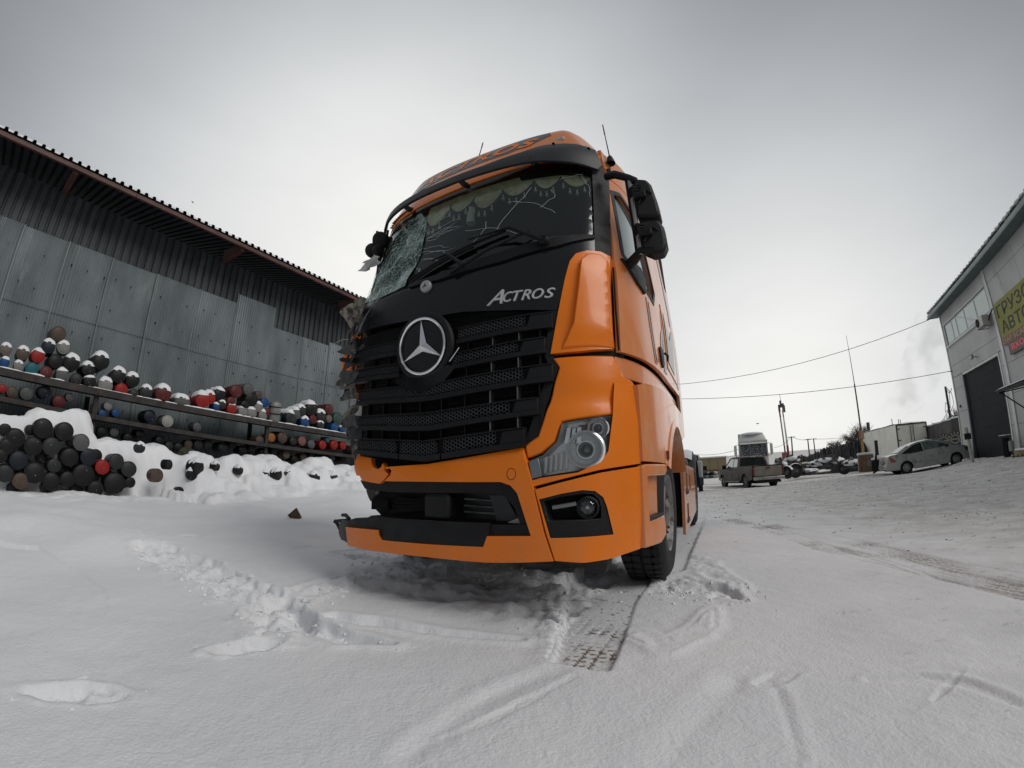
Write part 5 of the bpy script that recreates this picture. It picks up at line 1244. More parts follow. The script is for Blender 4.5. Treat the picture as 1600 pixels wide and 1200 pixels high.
# ------------------------------------------------------------------ rack: two long shelves with posts
rack = thing('storage_rack', 'long two-tier steel rack loaded with old tanks against the corrugated shed', 'rack')
def line_z(u, ua, za, ub, zb): return za + (zb - za) * (u - ua) / (ub - ua)
def Z1(u): return line_z(u, .3, 2.17, 9.35, 2.03)      # top of the upper shelf
def Z2(u): return line_z(u, 2.1, 1.63, 9.6, 1.40)
segs_ = [(-6.2, -2.0), (-2.0, 2.2), (2.2, 6.4), (6.4, 10.6), (10.6, 14.8)]
def beam(name, u0, u1, n0, n1, zf, h, m):
    bm = bmesh.new(); vs = []
    for u in (u0 + .004, u1 - .004):
        for n in (n0, n1):
            for dz in (-h, 0): vs.append(bm.verts.new(LW.P(u, n, zf(u) + dz)))
    for f in ((0, 1, 3, 2), (4, 6, 7, 5), (0, 4, 5, 1), (2, 3, 7, 6), (0, 2, 6, 4), (1, 5, 7, 3)): bm.faces.new([vs[i] for i in f])
    return bm_obj(name, bm, m, rack)
for u0, u1 in segs_:
    beam('shelf_beam', u0, u1, 9.98, 10.06, Z1, .13, RUSTB); beam('shelf_beam', u0, u1, 9.98, 10.05, Z2, .09, RUSTB)
    beam('shelf_deck', u0, u1, 10.07, 11.0, lambda u: Z1(u) - .01, .03, RUSTB); beam('shelf_deck', u0, u1, 10.06, 11.0, lambda u: Z2(u) - .01, .03, RUSTB)
    beam('shelf_beam', u0, u1, 10.0, 10.06, lambda u: .95, .08, RUSTB)
    beam('post', u0 - .05, u0 + .05, 10.08, 10.16, lambda u: 2.02, 2.0, RUSTB); beam('post', u0 - .05, u0 + .05, 10.95, 11.03, lambda u: 2.05, 2.0, RUSTB)
bm = bmesh.new(); rs2 = random.Random(8)
for k in range(70):
    u = -4 + k * .22 + rs2.uniform(-.08, .08); L_s = rs2.uniform(.1, .3); n = 10.0 + rs2.uniform(0, .05)
    bmesh.ops.create_uvsphere(bm, u_segments=8, v_segments=5, radius=1, matrix=Matrix.Translation(LW.P(u, n + .04, Z1(u) + .005)) @ Matrix.Rotation(math.pi / 2 - LW.b, 4, 'Z') @ Matrix.Diagonal((L_s, .06, rs2.uniform(.015, .04), 1)))
o = bm_obj('snow', bm, SNOW, rack, 60); o['kind'] = 'stuff'
# ------------------------------------------------------------------ the tanks
CL = {
 'black': (.014, .0145, .016), 'dark grey': (.045, .048, .052), 'navy': (.018, .026, .045), 'light grey': (.30, .295, .28), 'grey': (.13, .135, .14), 'brown': (.12, .085, .065), 'tan': (.20, .165, .13),
 'red': (.40, .022, .018), 'maroon': (.14, .02, .022), 'teal': (.02, .16, .19), 'blue': (.012, .085, .26), 'silver': (.38, .38, .37), 'pink': (.30, .13, .12), 'orange': (.42, .16, .05), 'white': (.48, .47, .44), 'green': (.05, .10, .085)}
for _k in CL: CL[_k] = tuple(v * (.42 if max(CL[_k]) < .06 else .6) for v in CL[_k])
def tank_mat(c):
    return mat('tank_' + c.replace(' ', '_'), CL[c], .5, .0 if c != 'silver' else .5, spec=.3, var=.3, vscale=7, col2=tuple(x * .45 + .03 for x in CL[c]), thr=.60, mscale=6, rvar=.12, bump=.08, bscale=20)
TM_ = {}
def tank_meshes(c):
    if c in TM_: return TM_[c]
    bm = bmesh.new(); prof = [(0, -.16), (.35, -.14), (.68, -.08), (.86, .0), (.90, .03), (.925, .0), (.99, .0), (1.0, .02), (1.0, .16)]     # dished end towards -x, radius 1
    full = prof + [(1.0, 1.3), (1.012, 1.31), (1.012, 1.37), (1.0, 1.38)] + [(r, 3.0 - h) for r, h in prof[::-1]]
    lathe(bm, full, 28); me = bpy.data.meshes.new('air_tank'); bmesh.ops.recalc_face_normals(bm, faces=bm.faces); bm.to_mesh(me); bm.free(); me.materials.append(tank_mat(c))
    for p in me.polygons: p.use_smooth = True
    me.set_sharp_from_angle(angle=math.radians(40)); TM_[c] = me; return me
bm = bmesh.new(); lathe(bm, [(0, -.16), (.07, -.15), (.10, -.12), (.12, -.08), (.12, .05)], 10); me_port = bpy.data.meshes.new('port'); bm.to_mesh(me_port); bm.free(); me_port.materials.append(mat('port_black', (.01, .01, .01), .5))
bm = bmesh.new(); lathe(bm, [(0, -.18), (.05, -.17), (.06, -.05)], 8); me_port2 = bpy.data.meshes.new('port'); bm.to_mesh(me_port2); bm.free(); me_port2.materials.append(mat('port_brass', (.35, .32, .28), .4, .5))
CAPM = []
for k in range(4):
    bm = bmesh.new(); R_ = random.Random(30 + k); rows = []
    for i in range(9):
        hx = -.10 + 2.6 * i / 8; row = []
        span = math.radians(58 + R_.uniform(-10, 10)); th = (.30 + R_.uniform(-.06, .1)) * (1 if 0 < i < 8 else .35)
        for j in range(9):
            a = (j / 8 * 2 - 1) * span; f = 1 - (abs(j / 8 * 2 - 1)) ** 2.5; rr = .99 + th * f * (.8 + .4 * R_.random()) * (1 if i else .5)
            row.append(bm.verts.new((hx + (.10 if i == 0 else 0) * f, rr * math.sin(a), rr * math.cos(a))))
        rows.append(row)
    for a_, b_ in zip(rows, rows[1:]):
        for j in range(8): bm.faces.new((a_[j], b_[j], b_[j + 1], a_[j + 1]))
    bm.faces.new(rows[0]); me = bpy.data.meshes.new('snow_cap'); bmesh.ops.recalc_face_normals(bm, faces=bm.faces); bm.to_mesh(me); bm.free(); me.materials.append(SNOW)
    for p in me.polygons: p.use_smooth = True
    CAPM.append(me)
# x, y, diameter on the photograph's plane, colour, snow cap (0/1)
TOP = [(9.5,546,19,'tan',1),(36,552,21,'brown',1),(60,556,22,'red',1),(92,521,24,'brown',0),(76,541,22,'navy',1),(99.5,543,20,'light grey',1),(87.5,564,23,'black',0),(112.5,567,26,'black',1),(50,576,21,'teal',0),(72.5,582,21,'maroon',0),(98,586,21,'grey',1),(119,592,19,'dark grey',0),(7.5,566,16,'blue',1),(29,571,15,'light grey',1),
 (139,577,22,'black',1),(159,564,27,'black',1),(141,596,20,'black',1),(165.5,602,23,'light grey',1),(185.5,586,24,'black',1),(190.5,609,21,'red',0),(208,594,22,'black',1),(210,615,15,'dark grey',0),(229,612,20,'dark grey',1),(256,615,26,'maroon',1),(283,627,20,'grey',1),(287.5,629,22,'grey',1),(318,625,24,'red',1),(329,621,20,'red',1),(344.6,616,20,'black',1),(370,611,21,'maroon',0),(389,608,19,'grey',0),(405,617,13,'brown',0),(393.6,624,22,'black',0),(414.6,629,15,'blue',0),
 (362,627,15,'maroon',0),(347.7,632,14,'dark grey',1),(339,635,11,'blue',1),(363,638,17,'red',1),(381,643,17,'light grey',1),(395,645,17,'light grey',1),(405,636,15,'light grey',1),(412,648.5,16,'light grey',1),(420,644,13,'maroon',0),(433,652,17,'teal',1),(383,633,14,'black',0),(456.6,653,22,'dark grey',1),(465,646,17,'grey',1),(473,641.5,17,'dark grey',1),(488,639,22,'black',1),(477.6,659,16,'blue',1),(490,655,14,'maroon',0),(503,650,18,'dark grey',1),(502,664,14,'dark grey',1),(515,654,12,'tan',0),(515,639,16,'maroon',0),(529,654,20,'green',0),(524,668,15,'blue',0),(535.5,670.6,10,'blue',1),(543,662,14,'red',0),(549,660,13,'black',0)]
MID = [(4,607,14,'red',0),(19,612,18,'brown',0),(42,614,21,'grey',0),(70,612,21,'navy',0),(92.5,627,20,'maroon',0),(109,620,13,'grey',0),(169,634,13,'light grey',0),(235,650,20,'navy',0),(262.5,658,19,'white',0),(160,646,12,'blue',0),(181,645,12,'blue',0),(308.5,667,14,'grey',0),(425,683.5,14,'orange',0),(442.6,683.5,18,'brown',0),(459,689,13,'dark grey',0),(473,689,15,'pink',0),(487.4,694,14,'grey',0),(505,695,14,'red',0),(512.6,687,9,'teal',0),(523,695,15,'red',0),(537,696,13,'red',0),(406.5,688,14,'brown',0)]
LOW = [(160,674,17,'black',0),(179,675,14,'grey',0),(142.5,672.5,15,'black',0),(311,695,16,'dark grey',0),(326,694,14,'dark grey',0),(349,699,16,'dark grey',0),(448.5,710,13,'tan',0),(475,714,12,'brown',0),(519.6,715,12,'grey',0),(461,718,12,'black',0),(557,703,16,'tan',0),(279,699,14,'black',0),(380,703,14,'black',0),(200,684,14,'black',0),(498,716,12,'black',0),(537,717,12,'black',0),(60,650,16,'black',0),(120,660,15,'black',0),(220,678,15,'black',0),(250,688,14,'black',0),(265,697,14,'dark grey',0),(295,694,13,'brown',0),(365,694,13,'dark grey',0),(395,700,13,'dark grey',0),(412,706,12,'black',0),(430,704,13,'dark grey',0),(488,712,11,'dark grey',0),(508,716,12,'dark grey',0)]
HEAP = [(67.5,669,32,'black',0),(101,674,30,'black',0),(24.5,684.5,31,'black',0),(127.5,691,27,'grey',0),(52,697.5,30,'black',0),(81,697.5,29,'dark grey',0),(109,714.5,29,'black',0),(139,714,27,'navy',0),(29,719,29,'navy',0),(160.5,730,23,'red',0),(182.5,721,25,'dark grey',0),(202,733,25,'dark grey',0),(54,739,34,'black',0),(85,727.5,22,'dark grey',0),(131,742.5,36,'black',0),(180,755,34,'black',0),(7.5,740,28,'dark grey',0),(106,749,25,'black',0),(32.5,752,26,'brown',0),(0,712,24,'black',0),(150,764,25,'black',0),(204,754,17,'black',0),(10,698,26,'black',0),(80,752,28,'black',0)]
BURY = [(246,743,22,'brown',0),(281,768,15,'black',0),(265,726,16,'black',0),(442.6,780,14,'black',0),(333,782.6,12,'black',0),(340,729,14,'black',1),(437,742,17,'black',1),(453,741,13,'black',1),(494,747.5,19,'black',1),(524,748.5,19,'dark grey',1),(547.6,746,13,'black',1),(312,731,24,'black',1),(488,759,10,'black',0),(322.5,750,13,'black',1),(220,700,16,'dark grey',1),(300,742,18,'black',1),(533.6,775.6,9,'brown',0),(376,735,14,'black',1),(415,742,12,'black',1)]
nth = ['', 'second ', 'third ', 'fourth ', 'fifth ', 'sixth ', 'seventh ', 'eighth ', 'ninth ', 'tenth ', 'eleventh ', 'twelfth ', 'thirteenth ', 'fourteenth ', 'fifteenth ', 'sixteenth ']
def put_tanks(rows, n, place, group, jit=.10, L=1.0):
    cnt = {}; tot = {}
    for r in rows: tot[r[3]] = tot.get(r[3], 0) + 1
    for (px, py, dpx, c, cap) in sorted(rows, key=lambda r: r[0]):
        k = cnt.get(c, 0); cnt[c] = k + 1
        nn = n
        u, z, t = LW.at(px, py, nn)
        sc = LENS_F * (1 + (math.hypot(px - 800, py - 600) / (2 * LENS_F)) ** 2); R_ = dpx / 2 / sc * t
        o = thing('air_tank', '', 'tank', group=group)
        if tot[c] == 1: lab = 'the only %s tank %s' % (c, place)
        elif k == 0: lab = 'leftmost %s tank %s' % (c, place)
        elif k == tot[c] - 1: lab = 'rightmost %s tank %s' % (c, place)
        else: lab = '%s%s tank from the left %s' % (nth[k], c, place)
        o['label'] = lab
        o.location = LW.P(u, nn + R_ * .12, z)
        # the tank axis runs back to the wall, a little askew
        a = math.atan2(LW.N.y, LW.N.x) + rs.uniform(-jit, jit)
        o.rotation_euler = (0, rs.uniform(-.05, .05), a); o.scale = (R_ * L, R_, R_)
        sh = bpy.data.objects.new('shell', tank_meshes(c)); link(sh, o); sh.rotation_euler = (rs.uniform(0, 6.28), 0, 0)
        p = bpy.data.objects.new('port', me_port if rs.random() < .6 else me_port2); link(p, o); p.location = (.02, rs.uniform(-.25, .25), rs.uniform(-.3, .35))
        if dpx > 17 and rs.random() < .6:
            p = bpy.data.objects.new('port', me_port2 if rs.random() < .6 else me_port); link(p, o); p.location = (.06, rs.uniform(-.45, .45), rs.choice((-.55, .5)) + rs.uniform(-.1, .1))
        if cap:
            s = bpy.data.objects.new('snow', rs.choice(CAPM)); link(s, o); s.rotation_euler = (rs.uniform(-.15, .15), 0, 0)
put_tanks(TOP, 10.02, 'piled on the upper shelf of the rack', 'tanks on the upper shelf')
put_tanks(MID, 10.1, 'standing on the lower shelf of the rack', 'tanks on the lower shelf', jit=.05)
put_tanks(LOW, 10.15, 'in the shade beneath the lower shelf', 'tanks under the lower shelf')
put_tanks(HEAP, 8.55, 'in the snow-topped stack at the far left', 'tanks in the big stack', jit=.06, L=.8)
_rf = random.Random(17)
FILL = [(px, py, _rf.choice((17, 19, 21)), _rf.choice(('black', 'dark grey', 'black')), 0) for px, py in ((82, 683), (40, 700), (65, 716), (95, 733), (118, 728), (147, 745), (168, 742), (42, 728), (72, 762), (120, 765), (20, 765), (195, 752), (15, 716), (112, 690), (48, 672), (150, 712), (8, 672))]  # extra black tanks added so the gaps of the stack read dark
put_tanks(FILL, 8.72, 'added to darken gaps in the far left stack', 'tanks added to darken the gaps of the stack', jit=.05, L=.6)
put_tanks(BURY, 8.35, 'half buried in the snow bank', 'tanks sunk in the snow bank', jit=.5, L=.5)

# odd things lying on and in the bank
st = thing('silver_canister', 'upright silver canister with two black straps among the tanks on the upper shelf', 'canister')
u, z, t = LW.at(431, 634, 10.05); st.location = LW.P(u, 10.1, Z1(u)); st.rotation_euler = (.12, .1, 0)
bm = bmesh.new(); lathe(bm, [(0, .56), (.08, .55), (.14, .51), (.16, .45), (.16, .08), (.13, .02), (0, 0)], 24, Matrix.Rotation(-math.pi / 2, 4, 'Y')); bm_obj('shell', bm, tank_mat('silver'), st)
for z in (.2, .38):
    bm = bmesh.new(); lathe(bm, [(.162, z), (.167, z), (.167, z + .03), (.162, z + .03)], 24, Matrix.Rotation(-math.pi / 2, 4, 'Y'), closed=True); bm_obj('strap', bm, BLACKP, st)
bx = thing('olive_box', 'olive steel box tipped over in the snow bank beside the stack of tanks', 'box')
u, z, t = LW.at(288, 716, 9.2); bx.location = LW.P(u, 9.3, z - .18); bx.rotation_euler = (.2, .5, .6)
box_obj('box_body', (-.17, -.3, -.1), (.17, .3, .32), mat('olive_paint', (.03, .032, .018), .6, var=.3, col2=(.10, .07, .03), thr=.6), bx, bevel=.01); box_obj('box_lid', (-.18, -.31, .325), (.18, .31, .37), mat('olive_paint', (0, 0, 0)), bx, bevel=.01)
g_ = ground_at(458, 812, .1)
bd = thing('broken_board', 'small broken brown board sticking up out of the snow left of the bumper', 'board', (g_.x, g_.y, gz(g_.x, g_.y)))
bm = bmesh.new(); vs = [(-.10, 0, .04), (.02, 0, -.06), (.13, .02, .02), (.03, .03, .16)]
a = [bm.verts.new(v) for v in vs]; b = [bm.verts.new((v[0], v[1] + .02, v[2])) for v in vs]; bm.faces.new(a); bm.faces.new(b[::-1])
for i in range(4): bm.faces.new((a[i], a[(i + 1) % 4], b[(i + 1) % 4], b[i]))
bm_obj('plank', bm, mat('dirty_board', (.09, .06, .035), .8, var=.5, vscale=12), bd)
# ------------------------------------------------------------------ workshop building on the right
WPAN = mat('grey_wall_panel', (.44, .445, .44), .7, var=.12, vscale=.9, col2=(.33, .33, .32), thr=.58, mscale=1.3, stretch=(1, 1, .4), bump=.05, bscale=12)
WTRIM = mat('white_trim', (.60, .61, .61), .6, var=.12, vscale=3)
GATE = mat('gate_dark', (.012, .0145, .017), .7, spec=.2, var=.2, vscale=2)
FRAMEW = mat('window_frame_white', (.50, .51, .51), .5, var=.1)
PANE = mat('pale_green_pane', (.30, .40, .38), .08, var=.12, vscale=.6, spec=.8, coat=.5)
GRNROOF = mat('green_grey_roof', (.10, .13, .13), .5, .2, var=.25, vscale=3)
ws = thing('workshop_building', 'pale grey panel-clad workshop with a tall dark gate and a high window band', 'building')
N0 = 10.2
def rbox(name, u0, u1, n0, n1, z0, z1, m, parent, bevel=0.0):
    bm = bmesh.new(); box(bm, (u0, n0, z0), (u1, n1, z1))
    for v in bm.verts: v.co = RW.P(v.co.x, v.co.y, v.co.z)
    return bm_obj(name, bm, m, parent, bevel=bevel)
def rpoly(name, pts, n, th, m, parent, holes=()):
    return patch(name, pts, lambda u, z, o: RW.P(u, n - o, z), m, parent, thick=th, off=0, holes=holes, step=1.2, bevel=0, smooth=None)
E0 = EYE[2]
zj = [-.6, .85, 2.0, 3.17 + E0 - 1.0, 3.17 + E0, 4.37 + E0, 5.44 + E0, 6.62 + E0, 7.9 + E0]
zj = [-.4, 1.6, 2.8, 4.0, 5.2, 6.27, 7.42, 8.1]
# wall panels: rows laid round the gate, the door and the window band
GL, GR, GT = 24.97, 20.77, 4.50
def wall_row(u0, u1, z0, z1):
    rbox('wall_panel', u0 + .006, u1 - .006, N0, N0 + .15, z0 + .008, z1 - .008, WPAN, ws)
for z0, z1 in zip(zj, zj[1:]):
    for a, b in ((20.32, 26.4), (17.4, 20.08), (14.0, 17.4), (9.8, 14.0), (5.5, 9.8)):
        if a == 20.32 and z1 <= 4.01:
            wall_row(GL + .12, b, z0, z1); wall_row(a, GR - .12, z0, z1)
        elif a == 20.32 and z0 == 4.0:
            wall_row(GL + .12, b, z0, GT + .1); wall_row(a, GR - .12, z0, GT + .1); wall_row(a, b, GT + .115, z1)
        elif a == 20.32 and z0 == 6.27:
            wall_row(a, 20.45, z0, z1); wall_row(26.2, b, z0, z1)
        elif a == 17.4 and z1 <= 2.9:
            wall_row(18.9, b, z0, z1); wall_row(a, 17.7, z0, z1)
        else: wall_row(a, b, z0, z1)
rbox('pilaster', 20.09, 20.31, N0 - .05, N0 + .15, -.4, 8.05, WTRIM, ws); rbox('pilaster', 26.41, 26.5, N0 - .04, N0 + .18, -.4, 8.05, WTRIM, ws)
rbox('inner_wall', 5.5, 26.38, N0 + .2, N0 + 12, -.4, 8.0, mat('inner_dark', (.03, .03, .03), .9), ws)
for k in range(8): rbox('end_wall_panel', 26.39, 26.49, N0 + .2 + k * 1.5, N0 + 1.68 + k * 1.5, -.4, 8.0, WPAN, ws)
# gate: frame and sections
gt = rbox('gate', GR, GL, N0 + .12, N0 + .16, .1, GT, GATE, ws)
for k in range(9):
    z0 = .35 + k * .46
    rbox('gate_section', GR + .02, GL - .02, N0 + .085, N0 + .118, z0 + .002, min(z0 + .457, GT), GATE, gt)
rbox('gate_frame', GL, GL + .11, N0 - .02, N0 + .15, .1, GT + .1, mat('gate_frame_grey', (.09, .11, .12), .5), ws); rbox('gate_frame', GR - .11, GR, N0 - .02, N0 + .15, .1, GT + .1, WTRIM, ws); rbox('gate_frame', GR, GL, N0 - .02, N0 + .11, GT, GT + .1, WTRIM, ws)
# windows
cuts = [20.5, 21.75, 22.95, 24.1, 24.75, 26.15]
cuts = [20.48, 21.9, 23.25, 24.45, 25.1, 26.15]
for a, b in zip(cuts, cuts[1:]):
    w = rbox('window', a + .01, b - .01, N0 + .05, N0 + .12, 6.32, 7.40, FRAMEW, ws)
    rbox('pane', a + .07, b - .07, N0 + .035, N0 + .049, 6.40, 7.33, PANE, w)
rbox('window_sill', 20.4, 26.3, N0 - .10, N0 + .04, 6.20, 6.265, WTRIM, ws); rbox('window_head', 20.4, 26.3, N0 - .03, N0 + .04, 7.425, 7.48, WTRIM, ws)
# roof: overhanging profiled sheets, soffit and fascia; snow on top
for k in range(18):
    a = 5.0 + k * 1.2; V = []; F = []; prof = []
    for r_ in range(6):
        for du, d in ((0, 0), (.3, 0), (.4, .05), (.7, .05), (.8, 0)): prof.append((a + r_ * .2 + du * .2, d))
    prof.append((a + 1.2, 0))
    for uu, d in prof:
        for nn, zz in ((N0 - .62, 8.27), (N0 + 6, 9.7)): V.append(RW.P(uu, nn, zz + d))
    for i in range(len(prof) - 1): b_ = i * 2; F.append((b_, b_ + 2, b_ + 3, b_ + 1))
    mesh_obj('roof_sheet', V, F, GRNROOF, ws, 20)
rbox('fascia', 5.0, 26.75, N0 - .60, N0 - .57, 8.02, 8.24, mat('fascia_grey_green', (.22, .26, .26), .5, var=.2, vscale=1.5), ws)
rbox('gutter', 5.0, 26.8, N0 - .66, N0 - .605, 8.0, 8.06, GRNROOF, ws); rbox('soffit', 5.0, 26.75, N0 - .565, N0, 8.03, 8.07, GRNROOF, ws)
bm = bmesh.new(); rs3 = random.Random(4)
for k in range(40):
    u = 12 + k * .37; 
    bmesh.ops.create_uvsphere(bm, u_segments=8, v_segments=5, radius=1, matrix=Matrix.Translation(RW.P(u, N0 - .45, 8.35)) @ Matrix.Rotation(math.pi / 2 - RW.b, 4, 'Z') @ Matrix.Diagonal((rs3.uniform(.15, .4), .25, rs3.uniform(.02, .08), 1)))
o = bm_obj('snow', bm, SNOW, ws, 60); o['kind'] = 'stuff'
# small fittings
def rtube(name, pts, r, m, parent=None, seg=6): return tube_obj(name, [RW.P(*p) for p in pts], r, m, parent, seg)
fl_ = rtube('floodlight_bracket', [(22.9, N0, 4.93), (22.9, N0 - .2, 4.98)], .02, STEEL, ws); rbox('floodlight', 22.82, 23.05, N0 - .30, N0 - .20, 4.86, 5.06, STEEL, ws, .01)
rbox('wall_socket', 25.9, 26.05, N0 - .06, N0, 3.0, 3.12, DGREY, ws)
rtube('cable_hook', [(26.3, N0, 4.96), (26.3, N0 - .25, 4.98)], .02, BLACKP, ws)
# air conditioner
ac = thing('air_conditioner', 'white wall-mounted air conditioner under the window band beside the yellow banner', 'air conditioner')
rbox('housing', 20.45, 21.2, N0 - .48, N0 - .16, 5.78, 6.22, mat('ac_white', (.42, .42, .39), .5, var=.15), ac, .02)
bm = bmesh.new(); Mf = Matrix(((RW.N.x, RW.U.x, 0, 0), (RW.N.y, RW.U.y, 0, 0), (0, 0, 1, 0), (0, 0, 0, 1)))
cc = RW.P(20.98, N0 - .482, 6.0); lathe(bm, [(.17, -.01), (.18, -.02), (.185, 0)], 20, Matrix.Translation(cc) @ Mf); lathe(bm, [(0, -.015), (.05, -.015), (.05, 0)], 12, Matrix.Translation(cc) @ Mf); bm_obj('fan_grille', bm, BLACKP, ac)
cc2 = RW.P(20.98, N0 - .481, 6.0); bm = bmesh.new(); lathe(bm, [(0, -.002), (.17, -.002)], 20, Matrix.Translation(cc2) @ Mf); bm_obj('fan_opening', bm, VOID, ac)
for u in (20.55, 21.1): rtube('bracket', [(u, N0, 5.75), (u, N0 - .5, 5.75)], .018, STEEL, ac)
rtube('pipe', [(20.45, N0 - .2, 5.95), (20.2, N0 - .2, 6.1), (20.0, N0 - .12, 6.3)], .03, BLACKP, ac)
# banner
BAN = mat('banner_yellow_green', (.22, .22, .03), .6, var=.15, vscale=2)
ban = thing('shop_banner', 'yellow-green banner with big black Russian letters on the workshop wall', 'sign')
rbox('banner_sheet', 14.2, 19.95, N0 - .07, N0 - .055, 4.68, 6.43, BAN, ban)
rbox('banner_band', 14.2, 19.95, N0 - .078, N0 - .072, 4.68, 4.98, mat('banner_brown', (.20, .10, .05), .6), ban)
LT = mat('banner_black', (.010, .011, .010), .6)
def rtext(name, txt, u, z, w, h, m, parent, n=N0 - .073, bold=.03):
    return text_obj(name, txt, w, h, lambda x, y, o: RW.P(u - x, n - o, z + y), m, parent, bold=bold, thick=.004)
rtext('lettering', 'ГРУЗОВЫЕ', 19.80, 5.78, 4.9, .50, LT, ban, bold=.012); rtext('lettering', 'АВТО', 19.72, 5.12, 2.45, .50, LT, ban, bold=.012)
rtext('lettering', 'DAF SCANIA', 19.88, 4.73, 2.6, .19, mat('banner_cream', (.40, .30, .22), .6), ban, n=N0 - .080, bold=.008)
led = thing('led_sign', 'black LED board showing a red word under the yellow-green banner', 'sign')
rbox('casing', 16.9, 19.42, N0 - .14, N0 - .02, 4.20, 4.66, mat('led_case', (.03, .008, .008), .4), led, .01)
rtext('led_text', 'ВХОД', 19.15, 4.30, 1.5, .26, mat('led_red', (.35, .02, .03), .5, emit=((1, .06, .10), .35)), led, n=N0 - .142, bold=.0)
# canopy over the side door
cn_ = thing('door_canopy', 'snow-topped canopy on black brackets over the workshop side door', 'canopy')
bm = bmesh.new(); box(bm, (15.2, 9.0, 0), (19.0, N0, .07))
for v in bm.verts: v.co = RW.P(v.co.x, v.co.y, 2.78 + v.co.z + (v.co.y - 9.0) * .12)
bm_obj('roof', bm, BLACKP, cn_)
bm = bmesh.new(); nn = 24
g = [[bm.verts.new(RW.P(15.2 + 3.85 * i / nn, 8.93 + 1.27 * j / 6, 2.84 + 1.27 * j / 6 * .12 + (.10 * math.sin(math.pi * (j + .6) / 7.2) * (1 if 0 < i < nn else 0)) + .02 * math.sin(i * 1.7) * (j > 0))) for j in range(7)] for i in range(nn + 1)]
for i in range(nn):
    for j in range(6): bm.faces.new((g[i][j], g[i + 1][j], g[i + 1][j + 1], g[i][j + 1]))
bm_obj('snow', bm, SNOW, cn_, 60)
for u in (18.9, 15.4): rtube('bracket', [(u, 9.1, 2.76), (u, N0, 1.9)], .025, BLACKP, cn_); rtube('bracket', [(u, 9.0, 2.76), (u, N0, 2.86)], .025, BLACKP, cn_)
rbox('side_door', 17.7, 18.9, N0 + .02, N0 + .1, .5, 2.75, mat('door_dark', (.02, .022, .024), .5), ws); rbox('door_glass', 17.85, 18.75, N0 + .0, N0 + .018, 1.5, 2.6, SIDEG, ws)
# litter urn by the gate, kerb, shovels
ur = thing('litter_bin', 'dark pedestal bin with a snow-capped lid at the right edge of the gate', 'bin', tuple(RW.P(20.25, 9.65, gz(*RW.P(20.25, 9.65, 0)[:2]))))
box_obj('post', (-.11, -.10, 0), (.11, .10, .75), VOID, ur, .01); box_obj('lid', (-.22, -.16, .78), (.22, .16, .83), DGREY, ur, .01); box_obj('snow', (-.24, -.16, .842), (.24, .16, .88), SNOW, ur, .02); box_obj('bag', (-.10, -.3, .2), (.12, -.13, .62), mat('pale_bag', (.3, .3, .3), .6), ur, .04)
kb = thing('kerb_block', 'low yellowish kerb block against the workshop wall at the right edge', 'kerb', tuple(RW.P(17.5, 9.75, gz(*RW.P(17.5, 9.75, 0)[:2]))), -RW.b)
box_obj('stone', (-.25, -2.3, -.1), (.25, 1.9, .22), mat('yellow_kerb', (.20, .16, .08), .85, var=.3, vscale=4), kb, .02); box_obj('snow', (-.22, -2.28, .222), (.24, 1.88, .29), SNOW, kb, .03)
for k in range(3):
    sv = thing('shovel', ['shovel leaning nearest the bin by the kerb', 'middle shovel leaning by the kerb', 'shovel leaning farthest right by the kerb'][k], 'shovel', group='shovels by the kerb')
    u = 19.4 - .35 * k; b_ = RW.P(u, 9.5, gz(*RW.P(u, 9.5, 0)[:2])); sv.location = b_
    tube_obj('handle', [(0, 0, 0), tuple(RW.N * .55 + RW.U * (-.25) + Vector((0, 0, .55)))], .014, BLACKP, sv); tube_obj('blade', [(0, 0, -.02), tuple(RW.N * .12 + Vector((0, 0, .13)))], [.10, .06], DGREY, sv)
# ------------------------------------------------------------------ posts, poles, wires
def at_h(px, py, D):      # point on a line of sight D metres out, measured level
    d = ray(px, py); k = D / math.hypot(d.x, d.y); return Vector(EYE) + d * k
p0 = at_h(1521, 726, 22.5); p1 = at_h(1509, 668, 22.5)
po = thing('white_post', 'leaning white post with a small dark plate at the corner of the workshop', 'post', (p0.x, p0.y, p0.z - .1))
tube_obj('pole', [(0, 0, 0), (p1.x - p0.x, p1.y - p0.y, p1.z - p0.z + .1)], .075, mat('dirty_white', (.42, .41, .36), .7, var=.25, vscale=5, col2=(.2, .18, .14), thr=.6), po, 8)
pl_ = p1 - p0; bm = bmesh.new(); box(bm, (-.14, -.16, -.12), (.14, -.14, .13), Matrix.Translation((pl_.x * .82, pl_.y * .82, pl_.z * .82)) @ Matrix.Rotation(-.9, 4, 'Z')); box(bm, (-.05, -.165, -.02), (.04, -.161, .05), Matrix.Translation((pl_.x * .82, pl_.y * .82, pl_.z * .82)) @ Matrix.Rotation(-.9, 4, 'Z')); bm_obj('plate', bm, [BLACKP], po)
b_ = at_h(1350, 722, 33); tp = at_h(1322, 524, 33); md = at_h(1335, 600, 33)
mast = thing('steel_mast', 'tall thin mast with a yellow-painted foot beside the long white container', 'mast', tuple(b_ - Vector((0, 0, .2))))
tube_obj('lower_pole', [(0, 0, 0), (0, 0, 1.9)], .085, mat('mast_yellow', (.34, .22, .06), .6, var=.2), mast); tube_obj('upper_pole', [(0, 0, 1.9), tuple(md - b_ + Vector((0, 0, .2)))], [.06, .045], mat('mast_grey', (.10, .09, .08), .6), mast); tube_obj('whip', [tuple(md - b_ + Vector((0, 0, .2))), tuple(tp - b_ + Vector((0, 0, .2)))], [.028, .012], mat('mast_grey', (0, 0, 0)), mast)
box_obj('junction_box', (-.16, -.12, 1.7), (.14, .1, 2.25), mat('mast_tan', (.25, .14, .08), .7), mast, .01)
